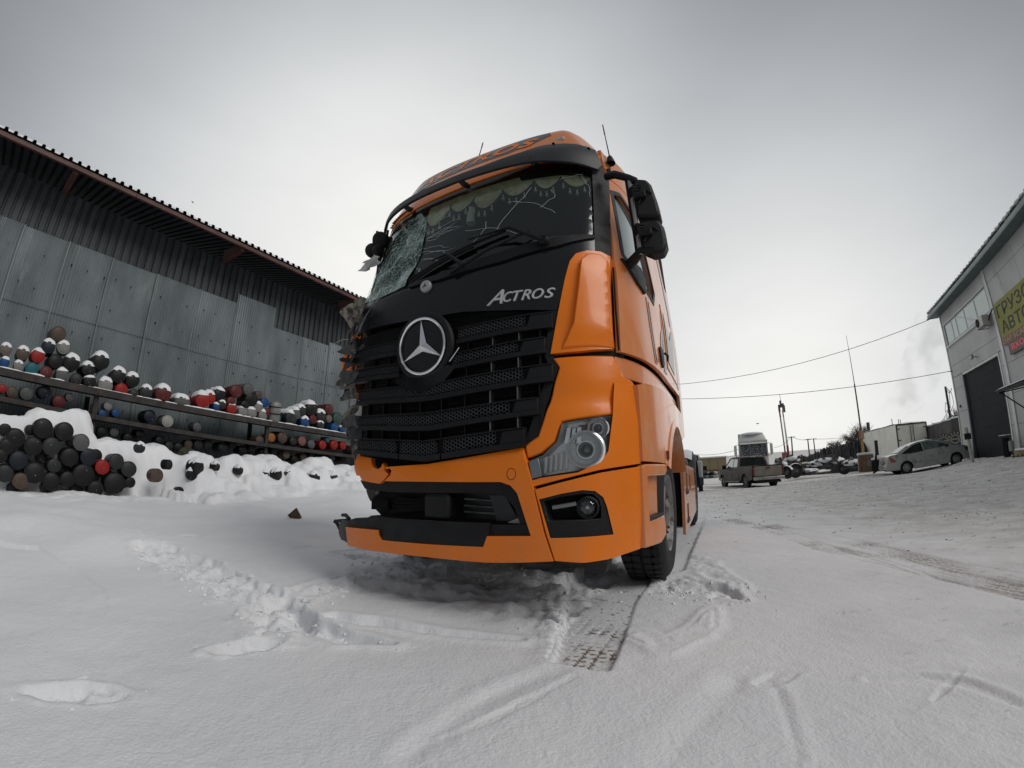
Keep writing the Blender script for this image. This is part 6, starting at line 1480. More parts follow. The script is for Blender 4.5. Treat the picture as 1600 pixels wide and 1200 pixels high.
def upole(px, pyb, pyt, D, lab, r=.13, cross=True):
    a, b = at_h(px[0], pyb, D), at_h(px[1], pyt, D); o = thing('utility_pole', lab, 'utility pole', (a.x, a.y, a.z - 1)); 
    tube_obj('pole', [(0, 0, 0), tuple(b - a + Vector((0, 0, 1)))], [r, r * .75], mat('pole_wood', (.045, .042, .04), .85), o)
    if cross: 
        q = b - a + Vector((0, 0, .9)); tube_obj('cross_arm', [tuple(q + Vector((-.6, .2, 0))), tuple(q + Vector((.6, -.2, 0)))], .05, mat('pole_wood', (0, 0, 0)), o)
    return o, b
_, t1 = upole((1238.6, 1236.5), 716, 682, 75, 'nearest of the three far poles, just right of the red and white mast')
_, t2 = upole((1265, 1262), 712, 686, 85, 'middle one of the three far utility poles behind the black scrap heap')
_, t3 = upole((1274, 1271), 710, 685, 95, 'rightmost of the three far utility poles behind the black scrap heap')
up, t4 = upole((1486.5, 1477), 664, 604, 40, 'dark utility pole hung with looped cables beside the workshop', r=.11, cross=False)
for k, pts in enumerate([[(0, 0, 0), (.5, -.1, -.5), (.6, -.1, -1.3), (.1, 0, -2.0), (-.2, 0, -2.6)], [(0, 0, -.2), (.4, 0, -.3), (.2, 0, -1.6), (-.5, 0, -1.9), (-.3, 0, -1.2), (0, 0, -1.4)], [(0, 0, -2.2), (.7, 0, -2.3), (1.0, 0, -2.6), (.3, 0, -2.8)], [(-.2, 0, -2.7), (0, 0, -2.5), (.5, 0, -2.6)]]):
    q = [up.matrix_basis.inverted() @ (t4 + Vector(p)) for p in pts]; tube_obj('cable_loop', q, .022, BLACKP, up, 5)
rbox_ = box_obj('transformer', (-.2, -.2, 0), (.25, .2, .5), mat('transformer_dark', (.03, .02, .03), .6), up, .02); rbox_.location = up.matrix_basis.inverted() @ (t4 + Vector((.15, 0, -3.9)))
def wire(name, lab, a, b, sag, r=.014, n=16):
    a, b = Vector(a), Vector(b); pts = [a.lerp(b, i / n) - Vector((0, 0, 4 * sag * (i / n) * (1 - i / n))) for i in range(n + 1)]
    o = tube_obj(name, pts, r, mat('cable_black', (.02, .02, .022), .7), None, 5); tag(o, lab, 'cable'); return o
c1 = RW.P(26.3, 9.7, 7.95); f1 = at_h(1068, 581, 32); g1 = f1 + (f1 - c1) * .55; g1.z = f1.z + .6
wire('overhead_cable', 'upper overhead cable running from the workshop eave to behind the truck', c1, g1, 1.35, .016)
c2 = RW.P(26.35, 10.0, 4.98); f2 = at_h(1068, 607, 32); g2 = f2 + (f2 - c2) * .55; g2.z = f2.z + .9
wire('overhead_cable', 'lower overhead cable running from the workshop corner to behind the truck', c2, g2, .75, .016)
hp = thing('utility_pole', 'wooden pole hidden behind the orange truck carrying the overhead cables', 'utility pole', (g1.x, g1.y, -.5)); tube_obj('pole', [(0, 0, 0), (0, 0, g1.z + .8)], .13, mat('pole_wood', (0, 0, 0)), hp)
wire('drop_cable', 'cable drooping from the looped utility pole down towards the white container', t4 + Vector((0, 0, -1.6)), at_h(1455, 660, 38), .5, .016)
wire('drop_cable', 'cable looping from the workshop corner to the utility pole', c2 + Vector((0, 0, -.9)), t4, .35, .02)
wire('far_cable', 'thin cable strung between the far utility poles', t1, t2, .3, .03); wire('far_cable', 'thin cable strung from the middle far pole to the right', t2, t3 + Vector((14, -4, .5)), .5, .03); wire('far_cable', 'thin cable strung from the nearest far pole to the left', t1, at_h(1210, 699, 80), .4, .03)
wire('far_cable', 'faint long cable crossing low over the far fence', at_h(1085, 710, 110), at_h(1160, 700, 95), .6, .04)
# red and white cell mast
a = at_h(1231, 718, 80); cm = thing('cell_mast', 'far red and white twin-leg radio mast with antenna panels on top', 'mast', (a.x, a.y, a.z - 1.2))
RED_ = mat('mast_red', (.20, .035, .03), .6); WHT = mat('mast_white', (.60, .58, .58), .6)
for dx, lean in ((.30, -.05), (-.30, -.055)):
    for k in range(8):
        z0, z1 = 1.2 * k, 1.2 * (k + 1) - .01
        tube_obj('mast_leg', [(dx + lean * z0, 0, z0), (dx + lean * z1, 0, z1)], [.24 - .018 * k, .24 - .018 * (k + 1)] if dx > 0 else [.14, .13], RED_ if (k < 3) else (WHT if k < 7 else RED_), cm, 8)
for x, y, z in ((-.75, .1, 9.3), (-.1, -.15, 9.5), (.25, .1, 9.2), (-.45, 0, 10.0)):
    box_obj('antenna_panel', (x - .15, y - .1, z), (x + .18, y + .1, z + 1.2), mat('antenna_dark', (.05, .045, .045), .6), cm, .02)
tube_obj('ladder', [(-.45, -.15, 0), (-1.0, -.15, 9.4)], .06, mat('antenna_dark', (0, 0, 0)), cm, 5); tube_obj('lightning_rod', [(-.35, 0, 10.8), (-.4, 0, 12.3)], .04, mat('antenna_dark', (0, 0, 0)), cm, 5)
box_obj('equipment_hut', (-.95, -.6, .2), (-.45, .3, 2.4), RED_, cm, .03)
# ------------------------------------------------------------------ vehicles
def vehicle(name, lab, cat, loc, rz, L, top, Wf, paint, side_poly, arches, wheels, wheel_r, mats=None):
    """body built from its silhouette: top strip across the width, two side sheets with wheel arches, glazing on top.
       local +x is forward; Wf(s, z) is the half width"""
    o = thing(name, lab, cat, loc, rz)
    bm = bmesh.new(); rows = []; K = 10
    for (s, z) in top:
        w = Wf(s, z); rows.append([bm.verts.new((s, w * (j / K * 2 - 1), z + .035 * (1 - (j / K * 2 - 1) ** 2))) for j in range(K + 1)])
    for a, b in zip(rows, rows[1:]):
        for j in range(K): bm.faces.new((a[j], a[j + 1], b[j + 1], b[j]))
    bm_obj('body', bm, paint, o, 30)
    for sg in (-1, 1):
        patch('side_panel', side_poly, lambda s, z, oo: Vector((s, sg * (Wf(s, z) + oo), z)), paint, o, thick=.04, off=0, step=.16, bevel=0, smooth=40)
    s0 = min(p[0] for p in side_poly) + .25; s1 = max(p[0] for p in side_poly) - .25
    box_obj('underbody', (s0, -.62, wheel_r * .75), (s1, .62, wheel_r * 2.1), VOID, o)
    for x in wheels:
        for sg in (-1, 1):
            w = bpy.data.objects.new('wheel', None); link(w, o); w.location = (x, sg * (Wf(x, wheel_r) - .13), wheel_r); w.rotation_euler = (0, 0, math.pi / 2 * sg)
            bm = bmesh.new(); R = wheel_r
            lathe(bm, [(R * .62, -.10), (R * .9, -.11), (R, -.08), (R, .08), (R * .9, .11), (R * .62, .10)], 28); bm_obj('tyre', bm, RUBBER, w, 40)
            bm = bmesh.new(); lathe(bm, [(R * .64, .10), (R * .60, .08), (R * .5, .09), (R * .15, .105), (0, .10)], 28); rm = bm_obj('rim', bm, mats['rim'], w, 40)
            for k in range(mats.get('spokes', 7)):
                a = k / mats.get('spokes', 7) * 2 * math.pi; bm = bmesh.new(); lathe(bm, [(0, .012), (R * .085, .012), (R * .085, 0)], 8, Matrix.Rotation(a, 4, 'X') @ Matrix.Translation((.092, 0, R * .42))); bm_obj('rim_gap', bm, VOID, rm)
            M_ = None
    return o
def arc(cx, cz, r, a0, a1, n=9): return [(cx + r * math.cos(math.radians(a)), cz + r * math.sin(math.radians(a))) for a in np.linspace(a0, a1, n)]
def quad(name, pts, m, parent, th=.012):
    """a flat plate from four or more corner points, with thickness"""
    P = [Vector(p) for p in pts]; nrm = (P[1] - P[0]).cross(P[2] - P[0]).normalized(); bm = bmesh.new()
    a = [bm.verts.new(p) for p in P]; b = [bm.verts.new(p - nrm * th) for p in P]; bm.faces.new(a); bm.faces.new(b[::-1])
    for i in range(len(P)): bm.faces.new((a[i], a[(i + 1) % len(P)], b[(i + 1) % len(P)], b[i]))
    return bm_obj(name, bm, m, parent, None)
# silver saloon; nose towards the workshop, seen from its right rear
SILV = mat('dusty_silver', (.46, .465, .45), .34, .35, var=.12, vscale=2, col2=(.20, .19, .17), thr=.55, mscale=2.5, coat=.4)
cr = at_h(1417, 741, 25.3); cf = at_h(1495.5, 727, 26.3)
hd_ = math.atan2(cf.y - cr.y, cf.x - cr.x); pit = math.atan2(cf.z - cr.z, math.hypot(cf.x - cr.x, cf.y - cr.y))
def Wcar(s, z):
    e = max(0, abs(s - .05) - 1.55) / .75; w = .855 * (1 - .20 * e ** 2.2)
    if z > .90: w -= (z - .90) * .42
    if z < .4: w -= (.4 - z) * .15
    return w
# s is measured from mid wheelbase
tops = [(-2.24, .30), (-2.27, .50), (-2.24, .58), (-2.20, .75), (-2.14, .95), (-2.02, 1.0), (-1.62, 1.02), (-1.25, 1.20), (-.85, 1.38), (-.5, 1.45), (0, 1.475), (.3, 1.45), (.62, 1.36), (1.0, 1.17), (1.32, .99), (1.7, .93), (2.0, .84), (2.14, .70), (2.20, .55), (2.20, .40), (2.16, .25)]
sp = [(-2.24, .30), (-2.27, .50), (-2.24, .58), (-2.20, .75), (-2.14, .95), (-1.95, .985), (-1.62, 1.0), (-1.25, 1.18), (-.85, 1.36), (-.5, 1.43), (0, 1.455), (.3, 1.43), (.62, 1.34), (1.0, 1.15), (1.32, .97), (1.7, .91), (2.0, .82), (2.14, .70), (2.20, .55), (2.20, .40), (2.14, .22)] + arc(1.3, .31, .35, -10, 190) + [(.9, .20), (-.9, .20)] + arc(-1.3, .31, .35, -10, 190) + [(-1.75, .25)]
sed = vehicle('saloon_car', 'dusty silver saloon parked nose-in beside the workshop gate', 'car', tuple((cr + cf) / 2 + Vector((-math.sin(hd_), math.cos(hd_), 0)) * .72), hd_, 4.4, tops, Wcar, SILV, sp, None, (-1.3, 1.3), .315, dict(rim=mat('silver_rim', (.34, .34, .33), .4, .5), spokes=7))
sed.rotation_euler = (0, -pit, hd_)
GL2 = mat('car_glass', (.010, .014, .014), .12, spec=.5, var=.3, vscale=2)
for sg in (-1, 1):
    W_ = lambda s, z, oo: Vector((s, sg * (Wcar(s, z) + oo), z))
    w_ = patch('window', [(-1.48, 1.0), (-1.10, 1.19), (-.76, 1.34), (-.35, 1.40), (-.33, .98), (-1.0, .96)], W_, GL2, sed, thick=.01, off=.006, step=.15, bevel=0)
    w_ = patch('window', [(-.27, 1.0), (-.28, 1.39), (0, 1.40), (.3, 1.375), (.58, 1.29), (.93, 1.12), (1.05, 1.03)], W_, mat('car_glass_pale', (.06, .10, .095), .08, spec=.9, coat=.5, var=.6, vscale=5), sed, thick=.01, off=.006, step=.15, bevel=0)
    for s in (-.30, .86): tube_obj('door_seam', [W_(s, z, .002) for z in (.30, .6, .93)], .006, VOID, sed, 4)
    tube_obj('door_seam', [W_(s, z, .002) for s, z in ((-1.0, .96), (-1.02, .75), (-.92, .45), (-.80, .30))], .006, VOID, sed, 4)
    tube_obj('sill_line', [W_(s, .46, .004) for s in (-.9, -.3, .3, .85)], .012, mat('silver_rim', (0, 0, 0)), sed, 4)
    for s in (-.95, .0 - .1): tube_obj('door_handle', [W_(s, .80, .01), W_(s + .16, .81, .015)], .018, SILV, sed, 6)
    box_obj('mirror', (.80, sg * .80 - (.0 if sg > 0 else .17), .98), (.95, sg * .80 + (.17 if sg > 0 else .0), 1.10), GL2, sed, .03)
    patch('tail_light', [(-2.05, .68), (-1.80, .66), (-1.86, .78), (-2.02, .94), (-2.10, .94)], W_, mat('tail_red', (.38, .035, .02), .3, coat=.6), sed, thick=.01, off=.012, step=.1, bevel=0)
    patch('headlight', [(1.82, .66), (2.12, .58), (2.12, .66), (1.95, .80), (1.75, .86)], W_, CHROME, sed, thick=.01, off=.008, step=.1, bevel=0)
    tube_obj('arch_gap', [W_(s, z, -.02) for s, z in arc(-1.3, .31, .345, -5, 185, 12)], .02, VOID, sed, 5); tube_obj('arch_gap', [W_(s, z, -.02) for s, z in arc(1.3, .31, .345, -5, 185, 12)], .02, VOID, sed, 5)
def Wt(s, f): return Wcar(s, 1.2) * f
quad('rear_window', [(-1.58, .60, 1.09), (-1.58, -.60, 1.09), (-.98, -.52, 1.38), (-.98, .52, 1.38)], GL2, sed); quad('windscreen', [(.66, .55, 1.39), (.66, -.55, 1.39), (1.24, -.66, 1.08), (1.24, .66, 1.08)], GL2, sed)
box_obj('number_plate', (-2.30, -.26, .66), (-2.285, .26, .78), mat('plate_grey', (.30, .30, .28), .5), sed); box_obj('bumper', (-2.30, -.62, .34), (-2.22, .62, .56), SILV, sed, .03)
# dark red pickup seen from behind left
MAR = mat('dusty_maroon', (.022, .007, .008), .5, 0, var=.2, vscale=2, col2=(.040, .033, .029), thr=.48, mscale=1.4, spec=.25)
DUST = mat('road_dust', (.20, .18, .155), .8, var=.2, vscale=3, col2=(.08, .03, .03), thr=.62, mscale=2)
pr = at_h(1166, 765.5, 27.2); pf = at_h(1131, 761.5, 30.6)
ph = math.atan2(pf.y - pr.y, pf.x - pr.x)
def Wpk(s, z):
    w = 1.0
    if z > 1.15: w -= (z - 1.15) * .26
    if s > 2.3: w -= (s - 2.3) * .25
    if z < .55: w -= (.55 - z) * .2
    return w
rail = 1.30
topp = [(-2.95, .55), (-2.97, .70), (-2.93, rail), (-1.05, rail + .01), (-1.04, 1.34), (-.92, 1.86), (-.5, 1.93), (.3, 1.93), (.75, 1.86), (1.35, 1.36), (2.6, 1.22), (2.85, 1.05), (2.9, .6)]
sp = [(-2.95, .55), (-2.93, rail), (-1.05, rail), (-.92, 1.84), (-.5, 1.91), (.3, 1.91), (.75, 1.84), (1.35, 1.34), (2.6, 1.20), (2.85, 1.05), (2.9, .55)] + arc(1.8, .42, .48, 5, 175) + [(1.2, .45), (-1.1, .45)] + arc(-1.8, .42, .48, 5, 175)
mid = (pr + pf) / 2; rt = Vector((math.sin(ph), -math.cos(ph), 0))
pk = vehicle('pickup_truck', 'dusty dark red crew-cab pickup parked with its tailgate towards the camera', 'pickup', tuple(mid + rt * .92), ph, 5.9, topp, Wpk, MAR, sp, None, (-1.8, 1.8), .42, dict(rim=mat('dark_rim', (.03, .03, .03), .5), spokes=6))
quad('tailgate', [(-2.985, .86, .72), (-2.985, -.86, .72), (-2.975, -.86, 1.27), (-2.975, .86, 1.27)], DUST, pk, .04)
for sg in (-1, 1): box_obj('tail_light', (-3.0, sg * .97 - .10 * (sg > 0) , .78), (-2.9, sg * .97 + .10 * (sg < 0), 1.20), mat('dull_red_lamp', (.16, .02, .018), .3, coat=.4), pk, .02)
box_obj('rear_bumper', (-3.14, -.95, .50), (-2.97, .95, .68), mat('dull_chrome', (.34, .33, .31), .4, .6, var=.3, vscale=4), pk, .03)
box_obj('tow_bar', (-3.12, -.7, .34), (-2.9, .7, .46), VOID, pk)
for sg in (-1, 1): tube_obj('exhaust', [(-3.1, sg * .62, .44), (-2.8, sg * .62, .44)], .055, VOID, pk, 10)
quad('rear_window', [(-1.075, .80, 1.36), (-1.075, -.80, 1.36), (-.965, -.66, 1.82), (-.965, .66, 1.82)], GL2, pk)
for sg in (-1, 1):
    W_ = lambda s, z, oo: Vector((s, sg * (Wpk(s, z) + oo), z))
    patch('window', [(-.72, 1.32), (-.62, 1.78), (-.1, 1.82), (-.1, 1.32)], W_, SIDEG, pk, thick=.01, off=.006, step=.2, bevel=0); patch('window', [(0, 1.32), (0, 1.82), (.5, 1.82), (1.15, 1.34)], W_, SIDEG, pk, thick=.01, off=.006, step=.2, bevel=0)
    for s in (-.95, -.05): tube_obj('door_seam', [W_(s, z, .002) for z in (.55, .9, 1.3)], .008, VOID, pk, 4)
    for s in (-.75, .15): tube_obj('door_handle', [W_(s, 1.16, .01), W_(s + .2, 1.16, .01)], .02, BLACKP, pk, 6)
    tube_obj('running_board', [W_(-1.1, .44, .05), W_(1.2, .44, .05)], .05, DUST, pk, 6)
    box_obj('mirror', (.95, sg * 1.02 - (.0 if sg > 0 else .26), 1.22), (1.10, sg * 1.02 + (.26 if sg > 0 else 0), 1.48), BLACKP, pk, .03)
    box_obj('stake_pocket', (-2.9, sg * .93 - .03, 1.30), (-1.1, sg * .93 + .03, 1.34), BLACKP, pk, .01)
box_obj('brake_lamp', (-.99, -.18, 1.84), (-.9, .18, 1.90), mat('pale_plastic', (0, 0, 0)), pk, .01); tube_obj('gate_handle', [(-3.0, -.1, 1.18), (-3.0, .1, 1.18)], .025, BLACKP, pk); tube_obj('mast_strap', [(-1.0, -.7, 1.85), (-1.6, -.8, 1.32)], .015, STEEL, pk, 5)
quad('badge', [(-2.99, -.55, .80), (-2.99, -.80, .80), (-2.989, -.80, .84), (-2.989, -.55, .84)], STEEL, pk, .004)
# white tractor unit behind it, snow on the windscreen
WT = mat('white_cab_paint', (.58, .58, .57), .5, var=.08, vscale=2); SPK = mat('snow_flecked_glass', (.035, .04, .045), .3, col2=(.50, .52, .54), thr=.52, mscale=11)
a = at_h(1180, 745, 39)
wt = thing('white_truck', 'white high-roof tractor unit standing behind the dark red pickup, windscreen flecked with snow', 'truck', (a.x, a.y, -.12), math.radians(-31.0 + 3))
# local -y faces the camera
bm = bmesh.new(); g = []
for (y, z, w) in [(-.02, .5, 1.2), (-.05, 1.7, 1.23), (0, 2.1, 1.23), (.12, 3.1, 1.2), (.30, 3.45, 1.15), (.7, 3.82, 1.05), (1.4, 4.0, .98), (2.1, 4.02, .98)]:
    g.append([bm.verts.new((w * math.sin((j / 12 * 2 - 1) * math.pi / 2) if abs(j / 6 - 1) > .99 else w * (j / 6 - 1), y + .10 * (j / 6 - 1) ** 4, z - .10 * (j / 6 - 1) ** 6)) for j in range(13)])
for r0, r1 in zip(g, g[1:]):
    for j in range(12): bm.faces.new((r0[j], r0[j + 1], r1[j + 1], r1[j]))
for j in (0, 12):
    prev = None
    col_ = [r[j] for r in g]; back = [bm.verts.new((v.co.x, 2.1, v.co.z)) for v in col_]
    for k in range(len(col_) - 2): bm.faces.new((col_[k], col_[k + 1], back[k + 1], back[k]))
bm_obj('cab', bm, WT, wt, 40)
quad('windscreen', [(-1.12, -.05, 1.95), (1.12, -.05, 1.95), (1.08, .06, 3.05), (-1.08, .06, 3.05)], SPK, wt, .02)
quad('sun_visor', [(-1.14, -.12, 3.02), (1.14, -.12, 3.02), (1.12, .10, 3.14), (-1.12, .10, 3.14)], WT, wt, .02)
quad('grille', [(-.9, -.075, .95), (.9, -.075, .95), (.95, -.085, 1.75), (-.95, -.085, 1.75)][::-1], DGREY, wt, -.02)
box_obj('bumper', (-1.22, -.16, .35), (1.22, 0, .9), WT, wt, .05); box_obj('side_wall', (-1.21, .1, .6), (1.21, 2.1, 3.3), WT, wt)
for sg in (-1, 1):
    tube_obj('mirror_arm', [(sg * 1.1, .05, 3.0), (sg * 1.45, -.05, 3.0), (sg * 1.45, -.05, 2.0), (sg * 1.15, .05, 2.0)], .03, BLACKP, wt, 5); box_obj('mirror', (sg * 1.5 - .12, -.12, 2.05), (sg * 1.5 + .12, .0, 2.95), WT, wt, .04)
    box_obj('headlight', (sg * .85 - .2, -.18, .55), (sg * .85 + .2, -.15, .75), CHROME, wt, .01)
    for y in (1.2, 4.4):
        w = bpy.data.objects.new('wheel', None); link(w, wt); w.location = (sg * 1.05, y, .5); bm = bmesh.new(); lathe(bm, [(0, -.14), (.48, -.14), (.5, -.1), (.5, .1), (.48, .14), (0, .14)], 24); bm_obj('tyre', bm, RUBBER, w, 40)
box_obj('chassis', (-.5, 2.1, .6), (.5, 5.5, .95), VOID, wt)
bm = bmesh.new()
bmesh.ops.create_uvsphere(bm, u_segments=20, v_segments=10, radius=1, matrix=Matrix.Translation((0, 1.25, 3.93)) @ Matrix.Diagonal((1.0, .95, .17, 1))); bm_obj('snow', bm, SNOW, wt, 60)
box_obj('air_deflector', (-1.18, 1.9, 3.3), (-.8, 2.2, 4.05), WT, wt, .05)
# pale van tucked behind the orange truck's rear wheels
vn = thing('white_van', 'slice of a pale van parked beyond the rear wheels of the orange truck', 'van', tuple(azd(22.4, 20.5, -.12)), math.radians(-24))
box_obj('body', (-.9, 0, .45), (.78, 4.2, 1.45), mat('pale_van', (.33, .34, .34), .45, var=.15), vn, .09)
bm = bmesh.new(); box(bm, (-.8, .4, 1.45), (.68, 4.1, 1.75)); bm_obj('roof', bm, mat('pale_van', (0, 0, 0)), vn, bevel=.12)
box_obj('bumper', (-.92, -.10, .35), (.8, .0, .7), DGREY, vn, .04); box_obj('mirror', (.8, .5, 1.0), (.98, .62, 1.2), BLACKP, vn, .03); box_obj('windscreen', (-.7, .36, 1.2), (.6, .40, 1.68), GL2, vn)
for sg in (-1, 1):
    for y in (.7, 3.4):
        w = bpy.data.objects.new('wheel', None); link(w, vn); w.location = (-.06 + sg * .72, y, .34); bm = bmesh.new(); lathe(bm, [(0, -.1), (.33, -.1), (.34, .1), (0, .1)], 20); bm_obj('tyre', bm, RUBBER, w, 40)
# long white container / van body with rear doors
vb = thing('white_container', 'long white insulated van body with twin rear doors, standing behind the silver saloon', 'container')
c_ = at_h(1403, 700, 36.5); vb.location = (c_.x, c_.y, -.05); vb.rotation_euler = (0, 0, math.radians(-23))
CB = mat('cream_box_paint', (.75, .74, .68), .55, var=.10, vscale=1.2, col2=(.30, .29, .22), thr=.62, mscale=1.6)
box_obj('box_body', (0, 0, .75), (2.45, 7.2, 3.17), CB, vb, .03)
box_obj('subframe', (.2, .2, .3), (2.2, 7.0, .74), VOID, vb)
DF = mat('door_frame_dark', (.06, .06, .06), .5)
for (x0, x1, z0, z1) in ((0, .09, .75, 3.17), (2.36, 2.45, .75, 3.17), (.09, 2.36, 3.08, 3.17), (.09, 2.36, .75, .83)): box_obj('door_frame', (x0, -.05, z0), (x1, -.004, z1), DF, vb)
for (x0, x1) in ((.11, 1.21), (1.24, 2.34)):
    d_ = box_obj('rear_door', (x0, -.04, .85), (x1, -.004, 3.06), CB, vb)
    for z in (1.2, 2.0, 2.8): box_obj('hinge', (x0 if x0 < 1 else x1 - .2, -.06, z), (x0 + .2 if x0 < 1 else x1, -.042, z + .07), DF, d_)
    tube_obj('lock_rod', [((x1 - .1) if x0 < 1 else x0 + .1, -.06, .86), ((x1 - .1) if x0 < 1 else x0 + .1, -.06, 3.05)], .022, DF, d_, 6)
w_ = box_obj('window', (-.02, 3.6, 1.2), (-.004, 4.25, 2.35), VOID, vb); tube_obj('stove_pipe', [(.4, 6.2, 3.1), (.4, 6.2, 4.0)], .14, mat('pipe_dark', (.05, .05, .05), .7), vb, 10)
for x in (.6, 1.6, 1.9): tube_obj('vent_pipe', [(x, 1.2 + x, 3.1), (x, 1.2 + x, 3.75)], .03, DF, vb, 5)
bm = bmesh.new(); g = [[bm.verts.new((-.05 + 2.55 * i / 8, -.05 + 7.3 * j / 16, 3.17 + .13 * math.sin(math.pi * min(max(i / 8, .04), .96)) ** .5 * (1 if 0 < j < 16 else .2) + .02 * math.sin(i * 2 + j))) for j in range(17)] for i in range(9)]
for i in range(8):
    for j in range(16): bm.faces.new((g[i][j], g[i + 1][j], g[i + 1][j + 1], g[i][j + 1]))
bm_obj('snow', bm, SNOW, vb, 60)
# rusty tan bin and odds beside the saloon
q = at_h(1354, 736, 27.5); ib = thing('rusty_tank_box', 'rust-streaked tan box with a thick snow cap left of the silver saloon', 'box', (q.x, q.y, q.z - .05), math.radians(-40))
box_obj('box_body', (-.42, -.35, 0), (.42, .45, .92), mat('rusty_tan', (.20, .13, .08), .8, var=.25, vscale=4, col2=(.11, .045, .03), thr=.55, mscale=5), ib, .04); box_obj('snow', (-.44, -.36, .92), (.44, .46, 1.05), SNOW, ib, .06)
box_obj('label_plate', (.05, -.365, .3), (.3, -.352, .62), mat('pale_label', (.22, .25, .24), .7), ib)
q = at_h(1365, 738, 25.6); fr = thing('trestle', 'black bent steel frame leaning between the tan box and the saloon', 'frame', (q.x, q.y, q.z - .05))
for a, b in (((0, 0, 0), (.28, 0, .98)), ((.0, .02, 0), (.42, .1, .12)), ((.28, 0, .98), (.36, .05, .5)), ((.36, .05, .5), (.42, .1, .12))): tube_obj('bar', [a, b], .035, VOID, fr, 6)
q = at_h(1376, 730, 27.0); dk = thing('snowy_bale', 'dark bale with a snow cap just behind the saloon boot', 'bale', (q.x, q.y, q.z - .2)); box_obj('bundle', (-.4, -.3, 0), (.5, .3, .6), VOID, dk, .08); box_obj('snow', (-.4, -.3, .6), (.5, .3, .72), SNOW, dk, .05)
# concrete wall behind with two painted gear wheels
cw = thing('concrete_wall', 'grey concrete panel wall with dark end panel between the container and the workshop', 'wall')
CONC = mat('concrete_grey', (.12, .125, .115), .9, var=.25, vscale=1.5, col2=(.07, .07, .065), thr=.55)
A_, B_ = at_h(1448, 700, 38), at_h(1508, 700, 34)
dv = (B_ - A_); n_ = 4
for k in range(n_):
    a, b = A_ + dv * (k / n_ + .004), A_ + dv * ((k + 1) / n_ - .004); nrm = Vector((dv.y, -dv.x, 0)).normalized() * .15
    bm = bmesh.new(); t0, t1 = 2.75 + .05 * k, 2.78 + .05 * (k + 1)
    vs = [bm.verts.new((p.x, p.y, z)) for p in (a, b, b + nrm * -1, a + nrm * -1) for z in (-.3, t0)]
    for f in ((0, 2, 3, 1), (2, 4, 5, 3), (4, 6, 7, 5), (6, 0, 1, 7), (1, 3, 5, 7)): bm.faces.new([vs[i] for i in f])
    bm_obj('wall_panel', bm, CONC if k < 3 else mat('dark_panel', (.03, .03, .032), .7), cw)
    bm = bmesh.new(); vs = [bm.verts.new((p.x, p.y, z)) for p in (a + nrm * .3, b + nrm * .3, b + nrm * -1.3, a + nrm * -1.3) for z in (t0 + .005, t0 + .10)]
    for f in ((0, 2, 3, 1), (2, 4, 5, 3), (4, 6, 7, 5), (6, 0, 1, 7), (1, 3, 5, 7)): bm.faces.new([vs[i] for i in f])
    bm_obj('snow', bm, SNOW, cw)
GW = mat('painted_white', (.24, .24, .22), .7)
for (px, py, r_, lab) in ((1475, 689, .42, 'left white painted toothed disc against the concrete wall'), (1492.5, 686, .46, 'right white painted toothed disc against the dark panel by the workshop')):
    c = at_h(px, py, 33.4); gd = thing('toothed_disc', lab, 'disc', tuple(c), -math.radians(54)); 
    bm = bmesh.new(); My = Matrix.Rotation(math.pi / 2, 4, 'Z'); lathe(bm, [(r_ * .45, 0), (r_ * .45, -.02), (r_ * .62, -.02), (r_ * .62, 0)], 24, My @ Matrix.Identity(4), closed=True); bm_obj('ring', bm, GW, gd)
    for k in range(12):
        if k in (5, 6, 7): continue
        aa = k / 12 * 2 * math.pi; bm = bmesh.new(); box(bm, (-.05, -.02, r_ * .70), (.05, 0, r_), Matrix.Rotation(aa, 4, 'Y')); bm_obj('tooth', bm, GW, gd)
    box_obj('bar', (-r_ * .5, -.02, -.04), (r_ * .5, 0, .05), GW, gd); bm = bmesh.new(); lathe(bm, [(0, .004), (r_ * 1.1, .004), (r_ * 1.1, .03), (0, .03)], 24, My); bm_obj('disc', bm, mat('disc_dark', (.035, .035, .037), .6), gd)
# ------------------------------------------------------------------ black scrap heap, debris, far fence, hills' edge, trees, bird, smoke
def mound(name, lab, cat, prof, D0, D1, m, seed, depth, amp, group=None):
    """a long ridge whose crest follows the given lines of sight"""
    bm = bmesh.new(); rows = []; K = 170; pr_ = np.array(prof, float)
    for i in range(K + 1):
        px = pr_[0, 0] + (pr_[-1, 0] - pr_[0, 0]) * i / K; py = np.interp(px, pr_[:, 0], pr_[:, 1]); D = D0 + (D1 - D0) * i / K
        top_ = at_h(px, py, D); away = Vector((top_.x, top_.y, 0)).normalized(); row = []
        for j in range(15):
            f = j / 7 - 1; h = max(0, 1 - abs(f) ** 1.4)
            nz = float(fbm(np.array([i * .33 + seed]), np.array([j * .9]), 5, seed, .7)[0])
            base = -.45
            row.append(bm.verts.new((top_.x + away.x * f * depth, top_.y + away.y * f * depth, base + (top_.z - base) * h + nz * amp * (h + .15))))
        rows.append(row)
    for a, b in zip(rows, rows[1:]):
        for j in range(14): bm.faces.new((a[j], b[j], b[j + 1], a[j + 1]))
    o = bm_obj(name, bm, m, None, 15); return tag(o, lab, cat, group)
COALM = mat('black_scrap', (.012, .012, .013), .8, var=.6, vscale=3, bump=.6, bscale=5, col2=(.45, .46, .48), thr=.635, mscale=2.6)
mound('scrap_heap', 'long black heap of scrap dusted with snow between the radio mast and the container', 'heap', [(1226, 722), (1240, 716), (1262, 711), (1285, 702), (1310, 695), (1335, 687), (1350, 683), (1353, 690)], 46, 43.5, COALM, 3, 4.0, .26)
rs4 = random.Random(11)
